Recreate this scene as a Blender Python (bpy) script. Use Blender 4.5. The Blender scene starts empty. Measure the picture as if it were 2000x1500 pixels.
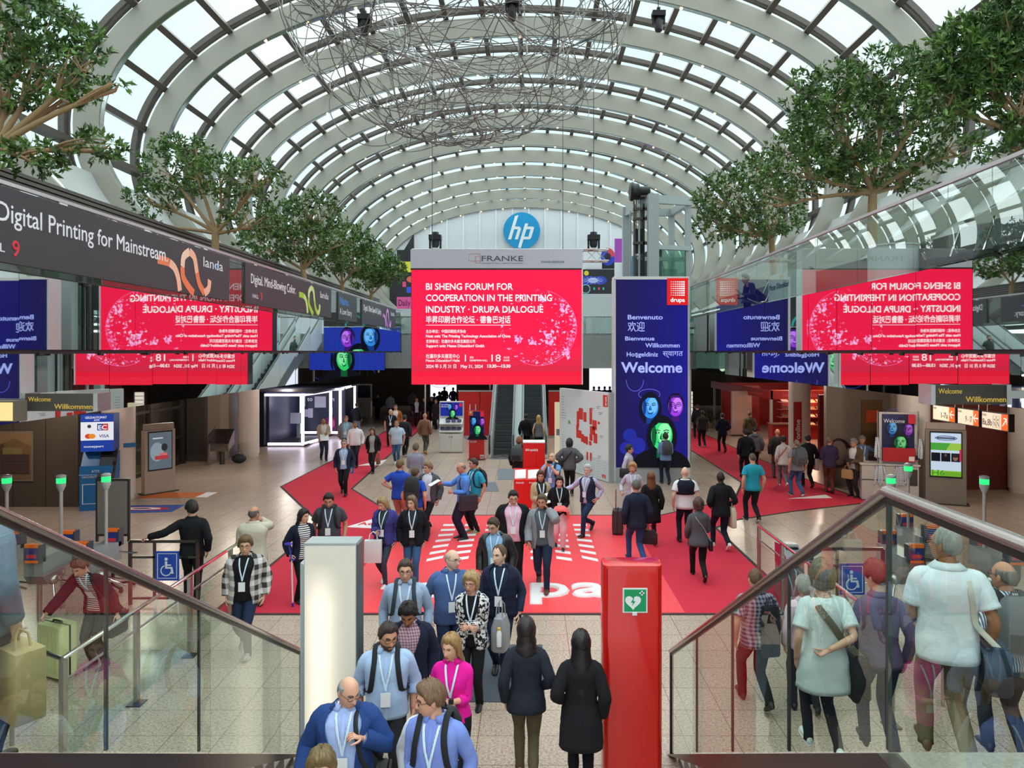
import bpy, math, random
import numpy as np
from mathutils import Vector, Matrix
PI = math.pi
R = math.radians
random.seed(7)
np.random.seed(7)
SC = bpy.context.scene
COL = SC.collection

# ------------------------------------------------------------------ camera, sky, sun, exposure
CAM_H = 4.5            # eye height over the hall floor
F = 1400.0             # focal length in pixels of the 2000 x 1500 frame
VX, VY = 1034.0, 687.0 # vanishing point of the hall axis
cd = bpy.data.cameras.new('camera')
cam = bpy.data.objects.new('camera', cd)
COL.objects.link(cam)
cam.location = (0, 0, CAM_H)
cam.rotation_euler = (R(90), 0, 0)
cd.sensor_fit = 'HORIZONTAL'
cd.sensor_width = 36
cd.lens = 36 * F / 2000
cd.shift_x = -(VX - 1000) / 2000
cd.shift_y = -(750 - VY) / 2000
cd.clip_start = 0.05
cd.clip_end = 400
SC.camera = cam

w = bpy.data.worlds.new('overcast_sky')
SC.world = w
w.use_nodes = True
nt = w.node_tree
bg = nt.nodes['Background']
tc = nt.nodes.new('ShaderNodeTexCoord')
nz = nt.nodes.new('ShaderNodeTexNoise')
nz.inputs['Scale'].default_value = 2.2
nz.inputs['Detail'].default_value = 5
rp = nt.nodes.new('ShaderNodeValToRGB')
rp.color_ramp.elements[0].position = 0.38
rp.color_ramp.elements[0].color = (0.72, 0.93, 1.0, 1)
rp.color_ramp.elements[1].position = 0.62
rp.color_ramp.elements[1].color = (0.98, 1.0, 1.0, 1)
nt.links.new(tc.outputs['Generated'], nz.inputs['Vector'])
nt.links.new(nz.outputs['Fac'], rp.inputs['Fac'])
nt.links.new(rp.outputs['Color'], bg.inputs['Color'])
bg.inputs['Strength'].default_value = .92

def sun(name, e, ang, rot, col):
    l = bpy.data.lights.new(name, 'SUN')
    l.energy = e
    l.angle = R(ang)
    l.color = col
    o = bpy.data.objects.new(name, l)
    o.rotation_euler = rot
    COL.objects.link(o)
sun('veiled_sun', 5.6, 150, (R(-18), R(10), 0), (1.0, 0.985, 0.96))

vs = SC.view_settings
vs.view_transform = 'Standard'
vs.look = 'None'
vs.exposure = 0.45
vs.gamma = 1
vs.use_curve_mapping = False
EM = 2 ** -vs.exposure     # a screen shows its own colour at this strength
cy = SC.cycles
cy.max_bounces = 8
cy.diffuse_bounces = 3
cy.glossy_bounces = 4
cy.transmission_bounces = 4
cy.transparent_max_bounces = 14
cy.caustics_reflective = False
cy.caustics_refractive = False
cy.sample_clamp_indirect = 4.0
cy.use_adaptive_sampling = True
cy.adaptive_threshold = 0.03
cy.use_denoising = True

# ------------------------------------------------------------------ measuring helpers
def at(px, py, d):
    """world point seen at pixel px,py at distance d along the hall"""
    return ((px - VX) * d / F, d, CAM_H - (py - VY) * d / F)
def onfloor(px, py):
    d = F * CAM_H / (py - VY)
    return ((px - VX) * d / F, d)

# ------------------------------------------------------------------ materials
def lin(c):
    if isinstance(c, str):
        c = c.lstrip('#')
        if len(c) == 3: c = ''.join(k * 2 for k in c)
        c = [int(c[i:i + 2], 16) for i in (0, 2, 4)]
    return tuple((v / 255 / 12.92) if v / 255 <= .04045 else ((v / 255 + .055) / 1.055) ** 2.4 for v in c)
_M = {}
def mat(c='#888', rough=.6, metal=0, emit=0, spec=.5, coat=0, bump=0, bscale=60, alpha=1, kind=None, c2=None, k=None):
    key = (str(c), rough, metal, emit, spec, coat, bump, bscale, alpha, kind, str(c2), k)
    if key in _M: return _M[key]
    m = bpy.data.materials.new('mat_' + (kind or 'plain'))
    m.use_nodes = True
    t = m.node_tree
    b = t.nodes['Principled BSDF']
    rgb = lin(c)
    b.inputs['Base Color'].default_value = (*rgb, 1)
    b.inputs['Roughness'].default_value = rough
    b.inputs['Metallic'].default_value = metal
    b.inputs['Specular IOR Level'].default_value = spec
    b.inputs['Coat Weight'].default_value = coat
    if emit:
        b.inputs['Emission Color'].default_value = (*rgb, 1)
        b.inputs['Emission Strength'].default_value = emit
        b.inputs['Base Color'].default_value = (rgb[0] * .2, rgb[1] * .2, rgb[2] * .2, 1)
    N = lambda ty: t.nodes.new('ShaderNode' + ty)
    L = t.links.new
    tc = None
    if bump or kind: 
        tc = N('TexCoord')
    if bump:
        n = N('TexNoise'); n.inputs['Scale'].default_value = bscale; n.inputs['Detail'].default_value = 3
        bp = N('Bump'); bp.inputs['Strength'].default_value = bump; bp.inputs['Distance'].default_value = .02
        L(tc.outputs['Object'], n.inputs['Vector']); L(n.outputs['Fac'], bp.inputs['Height']); L(bp.outputs['Normal'], b.inputs['Normal'])
    def mixrgb(fac, a, bb):
        mx = N('Mix'); mx.data_type = 'RGBA'
        if hasattr(fac, 'is_linked'): L(fac, mx.inputs[0])
        else: mx.inputs[0].default_value = fac
        for s, v in ((mx.inputs[6], a), (mx.inputs[7], bb)):
            if hasattr(v, 'is_linked'): L(v, s)
            else: s.default_value = (*v, 1)
        return mx.outputs[2]
    def math_(op, a, bb=0.0):
        n = N('Math'); n.operation = op
        for s, v in ((n.inputs[0], a), (n.inputs[1], bb)):
            if hasattr(v, 'is_linked'): L(v, s)
            else: s.default_value = v
        return n.outputs[0]
    r2 = lin(c2) if c2 else None
    if kind in ('plaid', 'check', 'vstripe', 'hstripe', 'finecheck'):
        sp = N('SeparateXYZ'); L(tc.outputs['Object'], sp.inputs[0])
        per = k or .12
        def band(s, p): return math_('GREATER_THAN', math_('FRACT', math_('ADD', math_('DIVIDE', s, p), 50.0)), .5)
        xy = math_('ADD', sp.outputs[0], math_('MULTIPLY', sp.outputs[1], .6))
        bx, bz = band(xy, per), band(sp.outputs[2], per)
        if kind == 'vstripe': f = bx
        elif kind == 'hstripe': f = bz
        else: f = math_('MULTIPLY', math_('ADD', bx, bz), .5)
        L(mixrgb(f, rgb, r2), b.inputs['Base Color'])
    elif kind in ('print', 'speckle', 'wave', 'strand'):
        n = N('TexNoise' if kind != 'wave' else 'TexWave')
        n.inputs['Scale'].default_value = k or 30
        if kind != 'wave': n.inputs['Detail'].default_value = 2
        else: n.inputs['Distortion'].default_value = 6
        if kind == 'strand':
            mp_ = N('Mapping'); mp_.inputs['Scale'].default_value = (75, 75, 5); n.inputs['Scale'].default_value = 1
            L(tc.outputs['Object'], mp_.inputs['Vector']); L(mp_.outputs['Vector'], n.inputs['Vector'])
        else: L(tc.outputs['Object'], n.inputs['Vector'])
        cr = N('ValToRGB'); L(n.outputs['Fac'], cr.inputs['Fac'])
        e = cr.color_ramp.elements
        e[0].position = .46 if kind == 'print' else .3
        e[1].position = .54 if kind == 'print' else .7
        e[0].color = (*rgb, 1); e[1].color = (*r2, 1)
        L(cr.outputs['Color'], b.inputs['Base Color'])
    elif kind == 'brush':
        n = N('TexNoise'); n.inputs['Scale'].default_value = 3
        L(tc.outputs['Object'], n.inputs['Vector'])
        L(math_('ADD', math_('MULTIPLY', n.outputs['Fac'], .12), rough - .06), b.inputs['Roughness'])
    _M[key] = m
    return m
def cloth(c, kind=None, c2=None, k=None, rough=.88):
    return mat(c, rough, spec=.25, bump=.55, bscale=11, kind=kind, c2=c2, k=k)
def screen(c, e=1.0):
    return mat(c, .5, emit=round(e * EM, 3), spec=.2)
def glass_mat(name, tint, refl, rough=0.0, ior=1.5):
    m = bpy.data.materials.new(name); m.use_nodes = True
    t = m.node_tree; t.nodes.clear()
    o = t.nodes.new('ShaderNodeOutputMaterial')
    tr = t.nodes.new('ShaderNodeBsdfTransparent'); tr.inputs[0].default_value = (*tint, 1)
    gl = t.nodes.new('ShaderNodeBsdfGlossy'); gl.inputs['Roughness'].default_value = rough
    gl.inputs['Color'].default_value = (.95, 1, .98, 1)
    fr = t.nodes.new('ShaderNodeFresnel'); fr.inputs['IOR'].default_value = ior
    mu = t.nodes.new('ShaderNodeMath'); mu.operation = 'MULTIPLY_ADD'; mu.use_clamp = True
    mu.inputs[1].default_value = 1.0; mu.inputs[2].default_value = refl
    mx = t.nodes.new('ShaderNodeMixShader')
    ge = t.nodes.new('ShaderNodeNewGeometry')     # reflect on the outer faces only
    m2 = t.nodes.new('ShaderNodeMath'); m2.operation = 'MULTIPLY'
    iv = t.nodes.new('ShaderNodeMath'); iv.operation = 'SUBTRACT'; iv.inputs[0].default_value = 1
    t.links.new(ge.outputs['Backfacing'], iv.inputs[1])
    t.links.new(fr.outputs[0], mu.inputs[0]); t.links.new(mu.outputs[0], m2.inputs[0])
    t.links.new(iv.outputs[0], m2.inputs[1]); t.links.new(m2.outputs[0], mx.inputs[0])
    t.links.new(tr.outputs[0], mx.inputs[1]); t.links.new(gl.outputs[0], mx.inputs[2])
    t.links.new(mx.outputs[0], o.inputs[0])
    return m
GLASS = glass_mat('clear_glass', (.86, .93, .89), .03)
ROOFGLASS = glass_mat('roof_glass', (.93, .985, .99), .0)
PARAPET = glass_mat('parapet_glass', (.84, .90, .87), .09)
STEEL = mat('#b9b5b2', .28, 1, kind='brush')
DSTEEL = mat('#5b5550', .35, .9, kind='brush')
MIRROR = mat('#dfe4e2', .015, 1)
CHROME = mat('#e6e6e6', .08, 1)
RIBPAINT = mat('#a9a79b', .55)
BRONZE = mat('#5d564e', .5)
WHITE = mat('#e4e6e6', .5)
OFFWHITE = mat('#d6d6d0', .5)
BLACK = mat('#141416', .5)
RED = mat('#d81a14', .35)
GREY = mat('#8d9294', .5)

# ------------------------------------------------------------------ mesh builder
class MB:
    def __init__(s): s.v = []; s.f = []; s.mi = []; s.n = 0
    def add(s, V, Fc, mi=0):
        V = np.asarray(V, float).reshape(-1, 3); n = s.n
        s.v.append(V); s.n += len(V)
        for f in Fc: s.f.append([i + n for i in f]); s.mi.append(mi)
        return s
    def box(s, a, b, mi=0, M=None):
        x0, y0, z0 = a; x1, y1, z1 = b
        V = np.array([(x0, y0, z0), (x1, y0, z0), (x1, y1, z0), (x0, y1, z0), (x0, y0, z1), (x1, y0, z1), (x1, y1, z1), (x0, y1, z1)], float)
        if M is not None: V = np.array([M @ Vector(v) for v in V])
        return s.add(V, [(0, 3, 2, 1), (4, 5, 6, 7), (0, 1, 5, 4), (1, 2, 6, 5), (2, 3, 7, 6), (3, 0, 4, 7)], mi)
    def beam(s, p, q, wd, ht, mi=0, up=(0, 0, 1)):
        p, q = Vector(p), Vector(q); a = (q - p)
        L_ = a.length; a.normalize(); u = Vector(up)
        x = a.cross(u)
        if x.length < 1e-4: x = a.cross(Vector((0, 1, 0)))
        x.normalize(); z = x.cross(a)
        V = [p + t * a * L_ + i * x * wd / 2 + j * z * ht / 2 for t in (0, 1) for i, j in ((-1, -1), (1, -1), (1, 1), (-1, 1))]
        return s.add([tuple(v) for v in V], [(3, 2, 1, 0), (4, 5, 6, 7), (0, 1, 5, 4), (1, 2, 6, 5), (2, 3, 7, 6), (3, 0, 4, 7)], mi)
    def poly(s, pts, mi=0): return s.add(pts, [tuple(range(len(pts)))], mi)
    def prism(s, pts, n, mi=0):
        """polygon pts extruded along vector n"""
        k = len(pts); P = np.asarray(pts, float); Q = P + np.asarray(n, float)
        f = [tuple(range(k))[::-1], tuple(range(k, 2 * k))] + [(i, (i + 1) % k, k + (i + 1) % k, k + i) for i in range(k)]
        return s.add(np.vstack([P, Q]), f, mi)
    def rings(s, Rg, mi=0, cap=True, closed=True):
        Rg = np.asarray(Rg, float); m, k = Rg.shape[:2]
        f = []
        for i in range(m - 1):
            for j in range(k if closed else k - 1):
                j2 = (j + 1) % k
                f.append((i * k + j, i * k + j2, (i + 1) * k + j2, (i + 1) * k + j))
        if cap and closed:
            f.append(tuple(range(k))[::-1]); f.append(tuple((m - 1) * k + j for j in range(k)))
        return s.add(Rg.reshape(-1, 3), f, mi)
    def tube(s, pts, r, n=8, mi=0, closed=False, flat=None):
        """round tube along pts; r scalar or list; flat=(wide, thin, updir) makes a ribbon"""
        P = np.asarray(pts, float); m = len(P)
        r = np.full(m, r) if np.isscalar(r) else np.asarray(r, float)
        T = np.gradient(P, axis=0) if not closed else np.roll(P, -1, 0) - np.roll(P, 1, 0)
        T /= np.linalg.norm(T, axis=1)[:, None] + 1e-12
        th = np.arange(n) * 2 * PI / n
        out = []
        u = np.array((0, 0, 1.)) if abs(T[0][2]) < .9 else np.array((1., 0, 0))
        if flat: u = np.asarray(flat[2], float)
        for i in range(m):
            u = u - T[i] * np.dot(u, T[i]); u /= np.linalg.norm(u) + 1e-12
            v = np.cross(T[i], u)
            if flat: out.append(P[i] + np.outer(np.cos(th), u) * flat[0] * r[i] + np.outer(np.sin(th), v) * flat[1] * r[i])
            else: out.append(P[i] + (np.outer(np.cos(th), u) + np.outer(np.sin(th), v)) * r[i])
        if closed: out.append(out[0])
        return s.rings(out, mi, cap=not closed)
    def lathe(s, prof, c=(0, 0), n=24, mi=0, z0=0):
        th = np.arange(n) * 2 * PI / n
        return s.rings([np.c_[c[0] + r * np.cos(th), c[1] + r * np.sin(th), np.full(n, z + z0)] for r, z in prof], mi)
    def ball(s, c, r, n=12, m=8, mi=0, M=None):
        r = (r, r, r) if np.isscalar(r) else r
        th = np.arange(n) * 2 * PI / n; Rg = []
        for j in range(m + 1):
            a = -PI / 2 + PI * j / m; ca = max(math.cos(a), .02)
            Rg.append(np.c_[r[0] * ca * np.cos(th), r[1] * ca * np.sin(th), np.full(n, r[2] * math.sin(a))])
        Rg = np.array(Rg)
        if M is not None: Rg = Rg @ np.asarray(M).T
        return s.rings(Rg + np.asarray(c, float), mi)
    def build(s, name, mats, parent=None, smooth=True, ang=35, loc=None):
        me = bpy.data.meshes.new(name)
        V = np.vstack(s.v)
        me.from_pydata(V.tolist(), [], s.f)
        if not isinstance(mats, (list, tuple)): mats = [mats]
        for m in mats: me.materials.append(m)
        if len(mats) > 1: me.polygons.foreach_set('material_index', s.mi)
        if smooth:
            me.polygons.foreach_set('use_smooth', [True] * len(me.polygons))
            if ang < 180: me.set_sharp_from_angle(angle=R(ang))
        me.update()
        o = bpy.data.objects.new(name, me); COL.objects.link(o)
        if parent: o.parent = parent
        if loc is not None: o.location = loc
        return o
def tag(o, label=None, cat=None, group=None, kind=None):
    if label: o['label'] = label
    if cat: o['category'] = cat
    if group: o['group'] = group
    if kind: o['kind'] = kind
    return o
def thing(name, label, cat, loc=(0, 0, 0), rz=0, group=None):
    o = bpy.data.objects.new(name, None); COL.objects.link(o)
    o.empty_display_size = .1
    o.location = loc; o.rotation_euler = (0, 0, rz)
    return tag(o, label, cat, group)
def copy_tree(o, parent=None):
    c = o.copy(); COL.objects.link(c)
    if parent: c.parent = parent
    for ch in o.children: copy_tree(ch, c)
    return c
def struct(mb, name, m, smooth=False, label=None, parent=None, **k):
    o = mb.build(name, m, parent, smooth=smooth, **k)
    if not parent: o['kind'] = 'structure'
    if label: o['label'] = label
    return o
# ------------------------------------------------------------------ lettering
_TX = []
def text(s, parent, loc, size, m, face='-y', fit=None, bold=0, align='LEFT', shear=0, ext=.003, name='lettering', join=None, mirror=False):
    """letters standing on a surface; face = the way they are read from; fit = wanted width in metres"""
    c = bpy.data.curves.new(name, 'FONT')
    c.body = s; c.size = size; c.bevel_depth = max(0, bold) * size * .9; c.bevel_resolution = 0; c.shear = shear; c.extrude = ext; c.resolution_u = 3
    c.align_x = 'LEFT'
    c.fill_mode = 'FRONT'
    o = bpy.data.objects.new(name, c); COL.objects.link(o)
    if isinstance(face, Matrix): rot = face
    else:
        rot = {'-y': Matrix.Rotation(R(90), 3, 'X'), '+x': Matrix.Rotation(R(90), 3, 'Z') @ Matrix.Rotation(R(90), 3, 'X'),
               '-x': Matrix.Rotation(R(-90), 3, 'Z') @ Matrix.Rotation(R(90), 3, 'X'), 'z': Matrix.Identity(3),
               '+y': Matrix.Rotation(R(180), 3, 'Z') @ Matrix.Rotation(R(90), 3, 'X')}[face]
    _TX.append((o, parent, Vector(loc), rot, m, fit, align, name))
def flush_text():
    bpy.context.view_layer.update()
    dg = bpy.context.evaluated_depsgraph_get()
    todo = []
    for o, parent, loc, rot, m, fit, align, name in _TX:
        me = bpy.data.meshes.new_from_object(o.evaluated_get(dg), depsgraph=dg)
        todo.append(me)
    for (o, parent, loc, rot, m, fit, align, name), me in zip(_TX, todo):
        n = len(me.vertices)
        if n:
            V = np.empty(n * 3); me.vertices.foreach_get('co', V); V = V.reshape(-1, 3)
            x0, x1 = V[:, 0].min(), V[:, 0].max()
            sx = fit / max(x1 - x0, 1e-6) if fit else 1
            off = {'LEFT': x0, 'CENTER': (x0 + x1) / 2, 'RIGHT': x1}[align]
            V[:, 0] = (V[:, 0] - off) * sx
            V = V @ np.array(rot).T + np.array(loc)
            me.vertices.foreach_set('co', V.ravel())
            me.materials.clear(); me.materials.append(m); me.update()
            t = bpy.data.objects.new(name, me); COL.objects.link(t); t.parent = parent
        cu = o.data
        bpy.data.objects.remove(o); bpy.data.curves.remove(cu)
    _TX.clear()
# ================================================================== the hall
XC = -.36                       # axis of the vault
EA, EB, EZ = 11.63, 5.64, 10.86 # half width, half height and centre height of the rib's inner edge
RIB0, RIBS = 27.15, 3.605
XL, XR, XL2, XR2 = -6.85, 5.95, -7.3, 6.6   # gallery fronts (upper and lower cladding)
ZS = 4.5                        # seam between both claddings
GAL_L, GAL_R = 38.5, 28.4       # far ends of the galleries
GZ = 5.5
def ell(t, off=0.0):
    return XC + (EA + off) * math.cos(t), EZ + (EB + off) * math.sin(t)
# equal steps of arc
_ts = np.linspace(R(-46), R(226), 1201)
_p = np.array([ell(t) for t in _ts]); _s = np.r_[0, np.cumsum(np.linalg.norm(np.diff(_p, axis=0), axis=1))]
def t_at(frac): return float(np.interp(frac * _s[-1], _s, _ts))
NP = 2 * round(_s[-1] / 1.27 / 2)
PUR = [t_at(i / NP) for i in range(NP + 1)]

# floor of granite slabs
fm = bpy.data.materials.new('granite_slabs'); fm.use_nodes = True
t = fm.node_tree; b = t.nodes['Principled BSDF']
N = lambda ty: t.nodes.new('ShaderNode' + ty)
L = t.links.new
tcn = N('TexCoord')
n1 = N('TexNoise'); n1.inputs['Scale'].default_value = 34; n1.inputs['Detail'].default_value = 4; n1.inputs['Roughness'].default_value = .7
n2 = N('TexVoronoi'); n2.inputs['Scale'].default_value = 46
cr = N('ValToRGB')
e = cr.color_ramp.elements
e[0].position = .34; e[0].color = (*lin('#87776a'), 1)
e[1].position = .50; e[1].color = (*lin('#bda897'), 1)
e2 = cr.color_ramp.elements.new(.68); e2.color = (*lin('#d5c0ae'), 1)
L(tcn.outputs['Object'], n1.inputs['Vector']); L(n1.outputs['Fac'], cr.inputs['Fac'])
br = N('TexBrick'); br.offset = 0; br.squash = 1
br.inputs['Scale'].default_value = 1; br.inputs['Brick Width'].default_value = .6; br.inputs['Row Height'].default_value = .6
br.inputs['Mortar Size'].default_value = .006; br.inputs['Mortar Smooth'].default_value = .2
br.inputs['Color1'].default_value = (1, 1, 1, 1); br.inputs['Color2'].default_value = (.93, .92, .91, 1); br.inputs['Mortar'].default_value = (.45, .42, .4, 1)
L(tcn.outputs['Object'], br.inputs['Vector'])
mx = N('Mix'); mx.data_type = 'RGBA'; mx.blend_type = 'MULTIPLY'; mx.inputs[0].default_value = 1
L(cr.outputs['Color'], mx.inputs[6]); L(br.outputs['Color'], mx.inputs[7]); L(mx.outputs[2], b.inputs['Base Color'])
b.inputs['Roughness'].default_value = .27; b.inputs['Specular IOR Level'].default_value = .45
struct(MB().box((-19, -8, -.4), (18, 64, 0)), 'floor', fm)

# ---- ribs, purlins and glass of the vault
tt = np.linspace(R(-45), R(225), 109)
DL = mat('#ffd9a0', emit=3)
STRIP = mat('#c9d2d4', .12, .9)
nrib = 0
for n in range(-9, 10):
    d = RIB0 + RIBS * n
    m = MB(); Rg = []
    for a in tt:
        xi, zi = ell(a); xo, zo = ell(a, .72)
        Rg.append([(xi, d, zi), (xi, d + .26, zi), (xo, d + .26, zo), (xo, d, zo)])
    m.rings(Rg, 0)
    # polished strip along the inner edge
    Rg = []
    for a in tt:
        x1, z1 = ell(a, -.012); x2, z2 = ell(a, .01)
        Rg.append([(x1, d + .05, z1), (x1, d + .21, z1), (x2, d + .21, z2), (x2, d + .05, z2)])
    m.rings(Rg, 1)
    nrib += 1
    rib = struct(m, 'trim_%d' % nrib, [RIBPAINT, STRIP], smooth=True, ang=30, label='pale grey arched steel rib of the glass vault')
    if n >= -3:
        for k in range(-5, 6):
            a = R(90 + 9.2 * k); x, z = ell(a, -.03)
            q = MB().lathe([(.001, 0), (.05, 0), (.05, .03), (.001, .03)], n=10)
            sp = q.build('spotlight', DL, rib)
            sp.location = (x, d + .13, z - .015)
mp = MB()
for i, a in enumerate(PUR):
    x, z = ell(a, .88); nx, nz_ = math.cos(a) * EB, math.sin(a) * EA; l = math.hypot(nx, nz_); nx /= l; nz_ /= l
    mp2 = MB().beam((x, -8, z), (x, 60, z), .19, .28, up=(nx, 0, nz_))
    struct(mp2, 'trim_%d' % (30 + i), BRONZE, label='dark bronze purlin carrying the roof glass')
tg = np.linspace(R(-13), R(193), 90)
tcv = [np.linspace(R(-46), R(-13), 12), np.linspace(R(193), R(226), 12)]
for k in range(-10, 9):
    y0 = RIB0 + RIBS * k + .13; y1 = y0 + RIBS
    pn = MB(); Rg = []
    for a in tg:
        xi, zi = ell(a, 1.16); xo, zo = ell(a, 1.18)
        Rg.append([(xi, y0 + .02, zi), (xi, y1 - .02, zi), (xo, y1 - .02, zo), (xo, y0 + .02, zo)])
    pn.rings(Rg)
    wn = struct(pn, 'window_%d' % (k + 11), ROOFGLASS, smooth=True, label='clear glass bay of the vault between two ribs')
    fr = MB()
    for yy in (y0 - .06, y0 + .14):
        Rg = []
        for a in tg:
            xi, zi = ell(a, .98); xo, zo = ell(a, 1.155)
            Rg.append([(xi, yy - .045, zi), (xi, yy + .045, zi), (xo, yy + .045, zo), (xo, yy - .045, zo)])
        fr.rings(Rg)
    fr.build('glazing_bar', BRONZE, wn, ang=30)
cv = MB()
for ts in tcv:
    cv.rings([[(ell(a, .5)[0], -8, ell(a, .5)[1]), (ell(a, .5)[0], 60, ell(a, .5)[1]), (ell(a, .62)[0], 60, ell(a, .62)[1]), (ell(a, .62)[0], -8, ell(a, .62)[1])] for a in ts])
struct(cv, 'ceiling_cove', mat('#c3c6c6', .35), smooth=True, label='smooth pale grey cove at the foot of the vault')

# ---- end wall of white panels
we = MB()
pts = [(XC + (EA + .3) * math.cos(a), 59.75, EZ + (EB + .3) * math.sin(a)) for a in np.linspace(R(0), R(180), 40)]
pts = [p for p in pts] + [(XC - EA - .3, 59.75, 3.6), (XC + EA + .3, 59.75, 3.6)]
we.prism(pts, (0, .3, 0))
struct(we, 'wall_far', mat('#dfe3e8', .5), label='white panelled end wall under the vault')
wt = MB()
for i in range(-7, 8):
    x = XC + 1.36 * i + .3
    zt = EZ + EB * math.sqrt(max(0, 1 - ((x - XC) / EA) ** 2))
    wt.box((x - .05, 59.66, 10.3), (x + .05, 59.76, zt))
struct(wt, 'trim_90', mat('#f2f4f6', .4), label='white upright joints of the end wall panels')
wb = MB()
for s, x0, x1 in ((-1, -11.6, -9.6), (1, 7.9, 11.0)):
    wb.prism([(x0, 59.5, 6.0), (x1, 59.5, 6.0), (x1, 59.5, EZ + EB * math.sqrt(max(.0, 1 - ((x1 - XC) / EA) ** 2)) if s < 0 else 13.4), (x0, 59.5, 11.0 if s < 0 else 12.0)], (0, .15, 0))
struct(wb, 'trim_91', mat('#26262b', .5), label='black panels at both corners of the end wall')
# lower end of the hall: dark wall with bright gaps
wl = MB()
DARKW = mat('#453c36', .6)
for x0, x1 in ((-19, -8.3), (-6.1, 5.0), (7.2, 18)):
    wl.box((x0, 59.9, 0), (x1, 60.2, 3.7))
struct(wl, 'wall_far_lower', DARKW, label='dark brown wall at the far end of the ground floor')
struct(MB().box((-8.3, 60.6, 0), (-6.1, 60.7, 3.7)), 'window_40', mat('#eef0ff', emit=1.1), label='bright glazed exit at the far end')
struct(MB().box((5.0, 60.6, 0), (7.2, 60.7, 3.7)), 'window_41', mat('#e6ecff', emit=.9), label='bright glazed exit at the far right')

# ---- cross gallery at the far end
cg = MB().box((-18, 41.5, 3.55), (17, 59.6, 5.5))
struct(cg, 'ceiling_cross_gallery', mat('#8f9694', .45), label='grey deck of the far cross gallery')
cgf = MB()
for x0, x1 in ((-12.0, -2.2), (1.1, 11)):
    cgf.box((x0, 41.2, 5.5), (x1, 41.24, 6.5))
struct(cgf, 'window_42', PARAPET, label='glass parapet of the far cross gallery')
cgr = MB()
for z in (6.5, 5.52): cgr.beam((-12, 41.22, z), (11, 41.22, z), .06, .06)
for x in np.arange(-12, 11.1, 1.9):
    if not -2.2 < x < 1.1: cgr.beam((x, 41.25, 5.5), (x, 41.25, 6.5), .05, .05)
struct(cgr, 'trim_92', STEEL, label='steel rail of the far cross gallery')
struct(MB().box((-12, 41.2, 3.55), (11, 41.45, 5.5)), 'trim_93', mat('#8d9694', .4, .2), label='polished front of the far cross gallery')

# ---- galleries on both sides
SOFF = mat('#4a423c', .55)
struct(MB().box((-18, -8, 3.5), (XL2 - .02, GAL_L, GZ)), 'ceiling_left_gallery', SOFF, label='deck of the left gallery over the entrance side')
struct(MB().box((XR2 + .02, -8, 3.74), (17, GAL_R, GZ)), 'ceiling_right_gallery', SOFF, label='deck of the right gallery')
struct(MB().box((XR2 + .6, GAL_R, 3.74), (17, 41.4, GZ)), 'ceiling_right_rear', SOFF, label='deck behind the lift')
struct(MB().box((-18, GAL_L, 3.55), (XL2 - 1.5, 41.4, GZ)), 'ceiling_left_rear', SOFF, label='deck at the end of the left gallery')
GFLOOR = mat('#8b8680', .35)
struct(MB().box((-12.5, -8, GZ), (XL - .02, GAL_L, GZ + .05)), 'floor_left_gallery', GFLOOR)
struct(MB().box((XR + .02, -8, GZ), (11.5, GAL_R, GZ + .05)), 'floor_right_gallery', GFLOOR)
rng = random.Random(3)
def cladding(x, z0, z1, y1, sgn, name, lab, pw=1.42):
    m = MB(); y = -6.0
    while y < y1 - .1:
        w_ = min(pw, y1 - y); a = rng.uniform(-.0035, .0035); b_ = rng.uniform(-.002, .002)
        hw = w_ / 2 - .005
        f = lambda yy, zz: (x + a * yy + b_ * (zz - (z0 + z1) / 2), y + w_ / 2 + yy, zz)
        P = [f(-hw, z0), f(hw, z0), f(hw, z1), f(-hw, z1)]
        if sgn < 0: P = P[::-1]
        m.prism(P, (-.03 * sgn, 0, 0)); y += w_
    return struct(m, name, MIRROR, label=lab)
cladding(XL, ZS + .03, 5.55, GAL_L, 1, 'wall_left_upper', 'upper row of mirror cladding on the left gallery front')
cladding(XL2, 3.49, ZS - .03, GAL_L, 1, 'wall_left_lower', 'lower row of mirror cladding on the left gallery front')
cladding(XR, ZS + .03, 5.73, GAL_R, -1, 'wall_right_upper', 'upper row of mirror cladding on the right gallery front')
cladding(XR2, 3.74, ZS - .03, GAL_R, -1, 'wall_right_lower', 'lower row of mirror cladding on the right gallery front')
ld = MB().box((XL2 - .03, -6, ZS - .03), (XL - .035, GAL_L, ZS + .03)).box((XR + .035, -6, ZS - .03), (XR2 + .03, GAL_R, ZS + .03))
for x, ye in ((XL - .02, GAL_L), (XR + .02, GAL_R)):
    y = -5.6
    while y < ye: ld.box((x - .02, y, ZS - .06), (x + .02, y + .1, ZS - .01)); y += 1.42
struct(ld, 'trim_94', BLACK, label='dark seam between the two rows of mirror cladding')
# parapets
for sd, x, z0, z1, ye in (('left', XL, 5.57, 6.68, GAL_L), ('right', XR, 5.75, 6.88, GAL_R)):
    m = MB(); y = -6.0
    while y < ye - .2:
        y2 = min(y + 1.9, ye); m.box((x - .008, y + .006, z0), (x + .008, y2 - .006, z1)); y = y2
    struct(m, 'window_50' if sd == 'left' else 'window_51', PARAPET, label='glass parapet along the %s gallery' % sd)
    m = MB().beam((x, -6, z1 + .02), (x, ye, z1 + .02), .07, .05).beam((x + (.10 if sd == 'right' else -.1), -6, z1 - .05), (x + (.10 if sd == 'right' else -.1), ye, z1 - .05), .05, .04)
    struct(m, 'trim_95' if sd == 'left' else 'trim_96', mat('#b9aeb2', .3, .6), label='slim metal handrail on the %s gallery' % sd)
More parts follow.
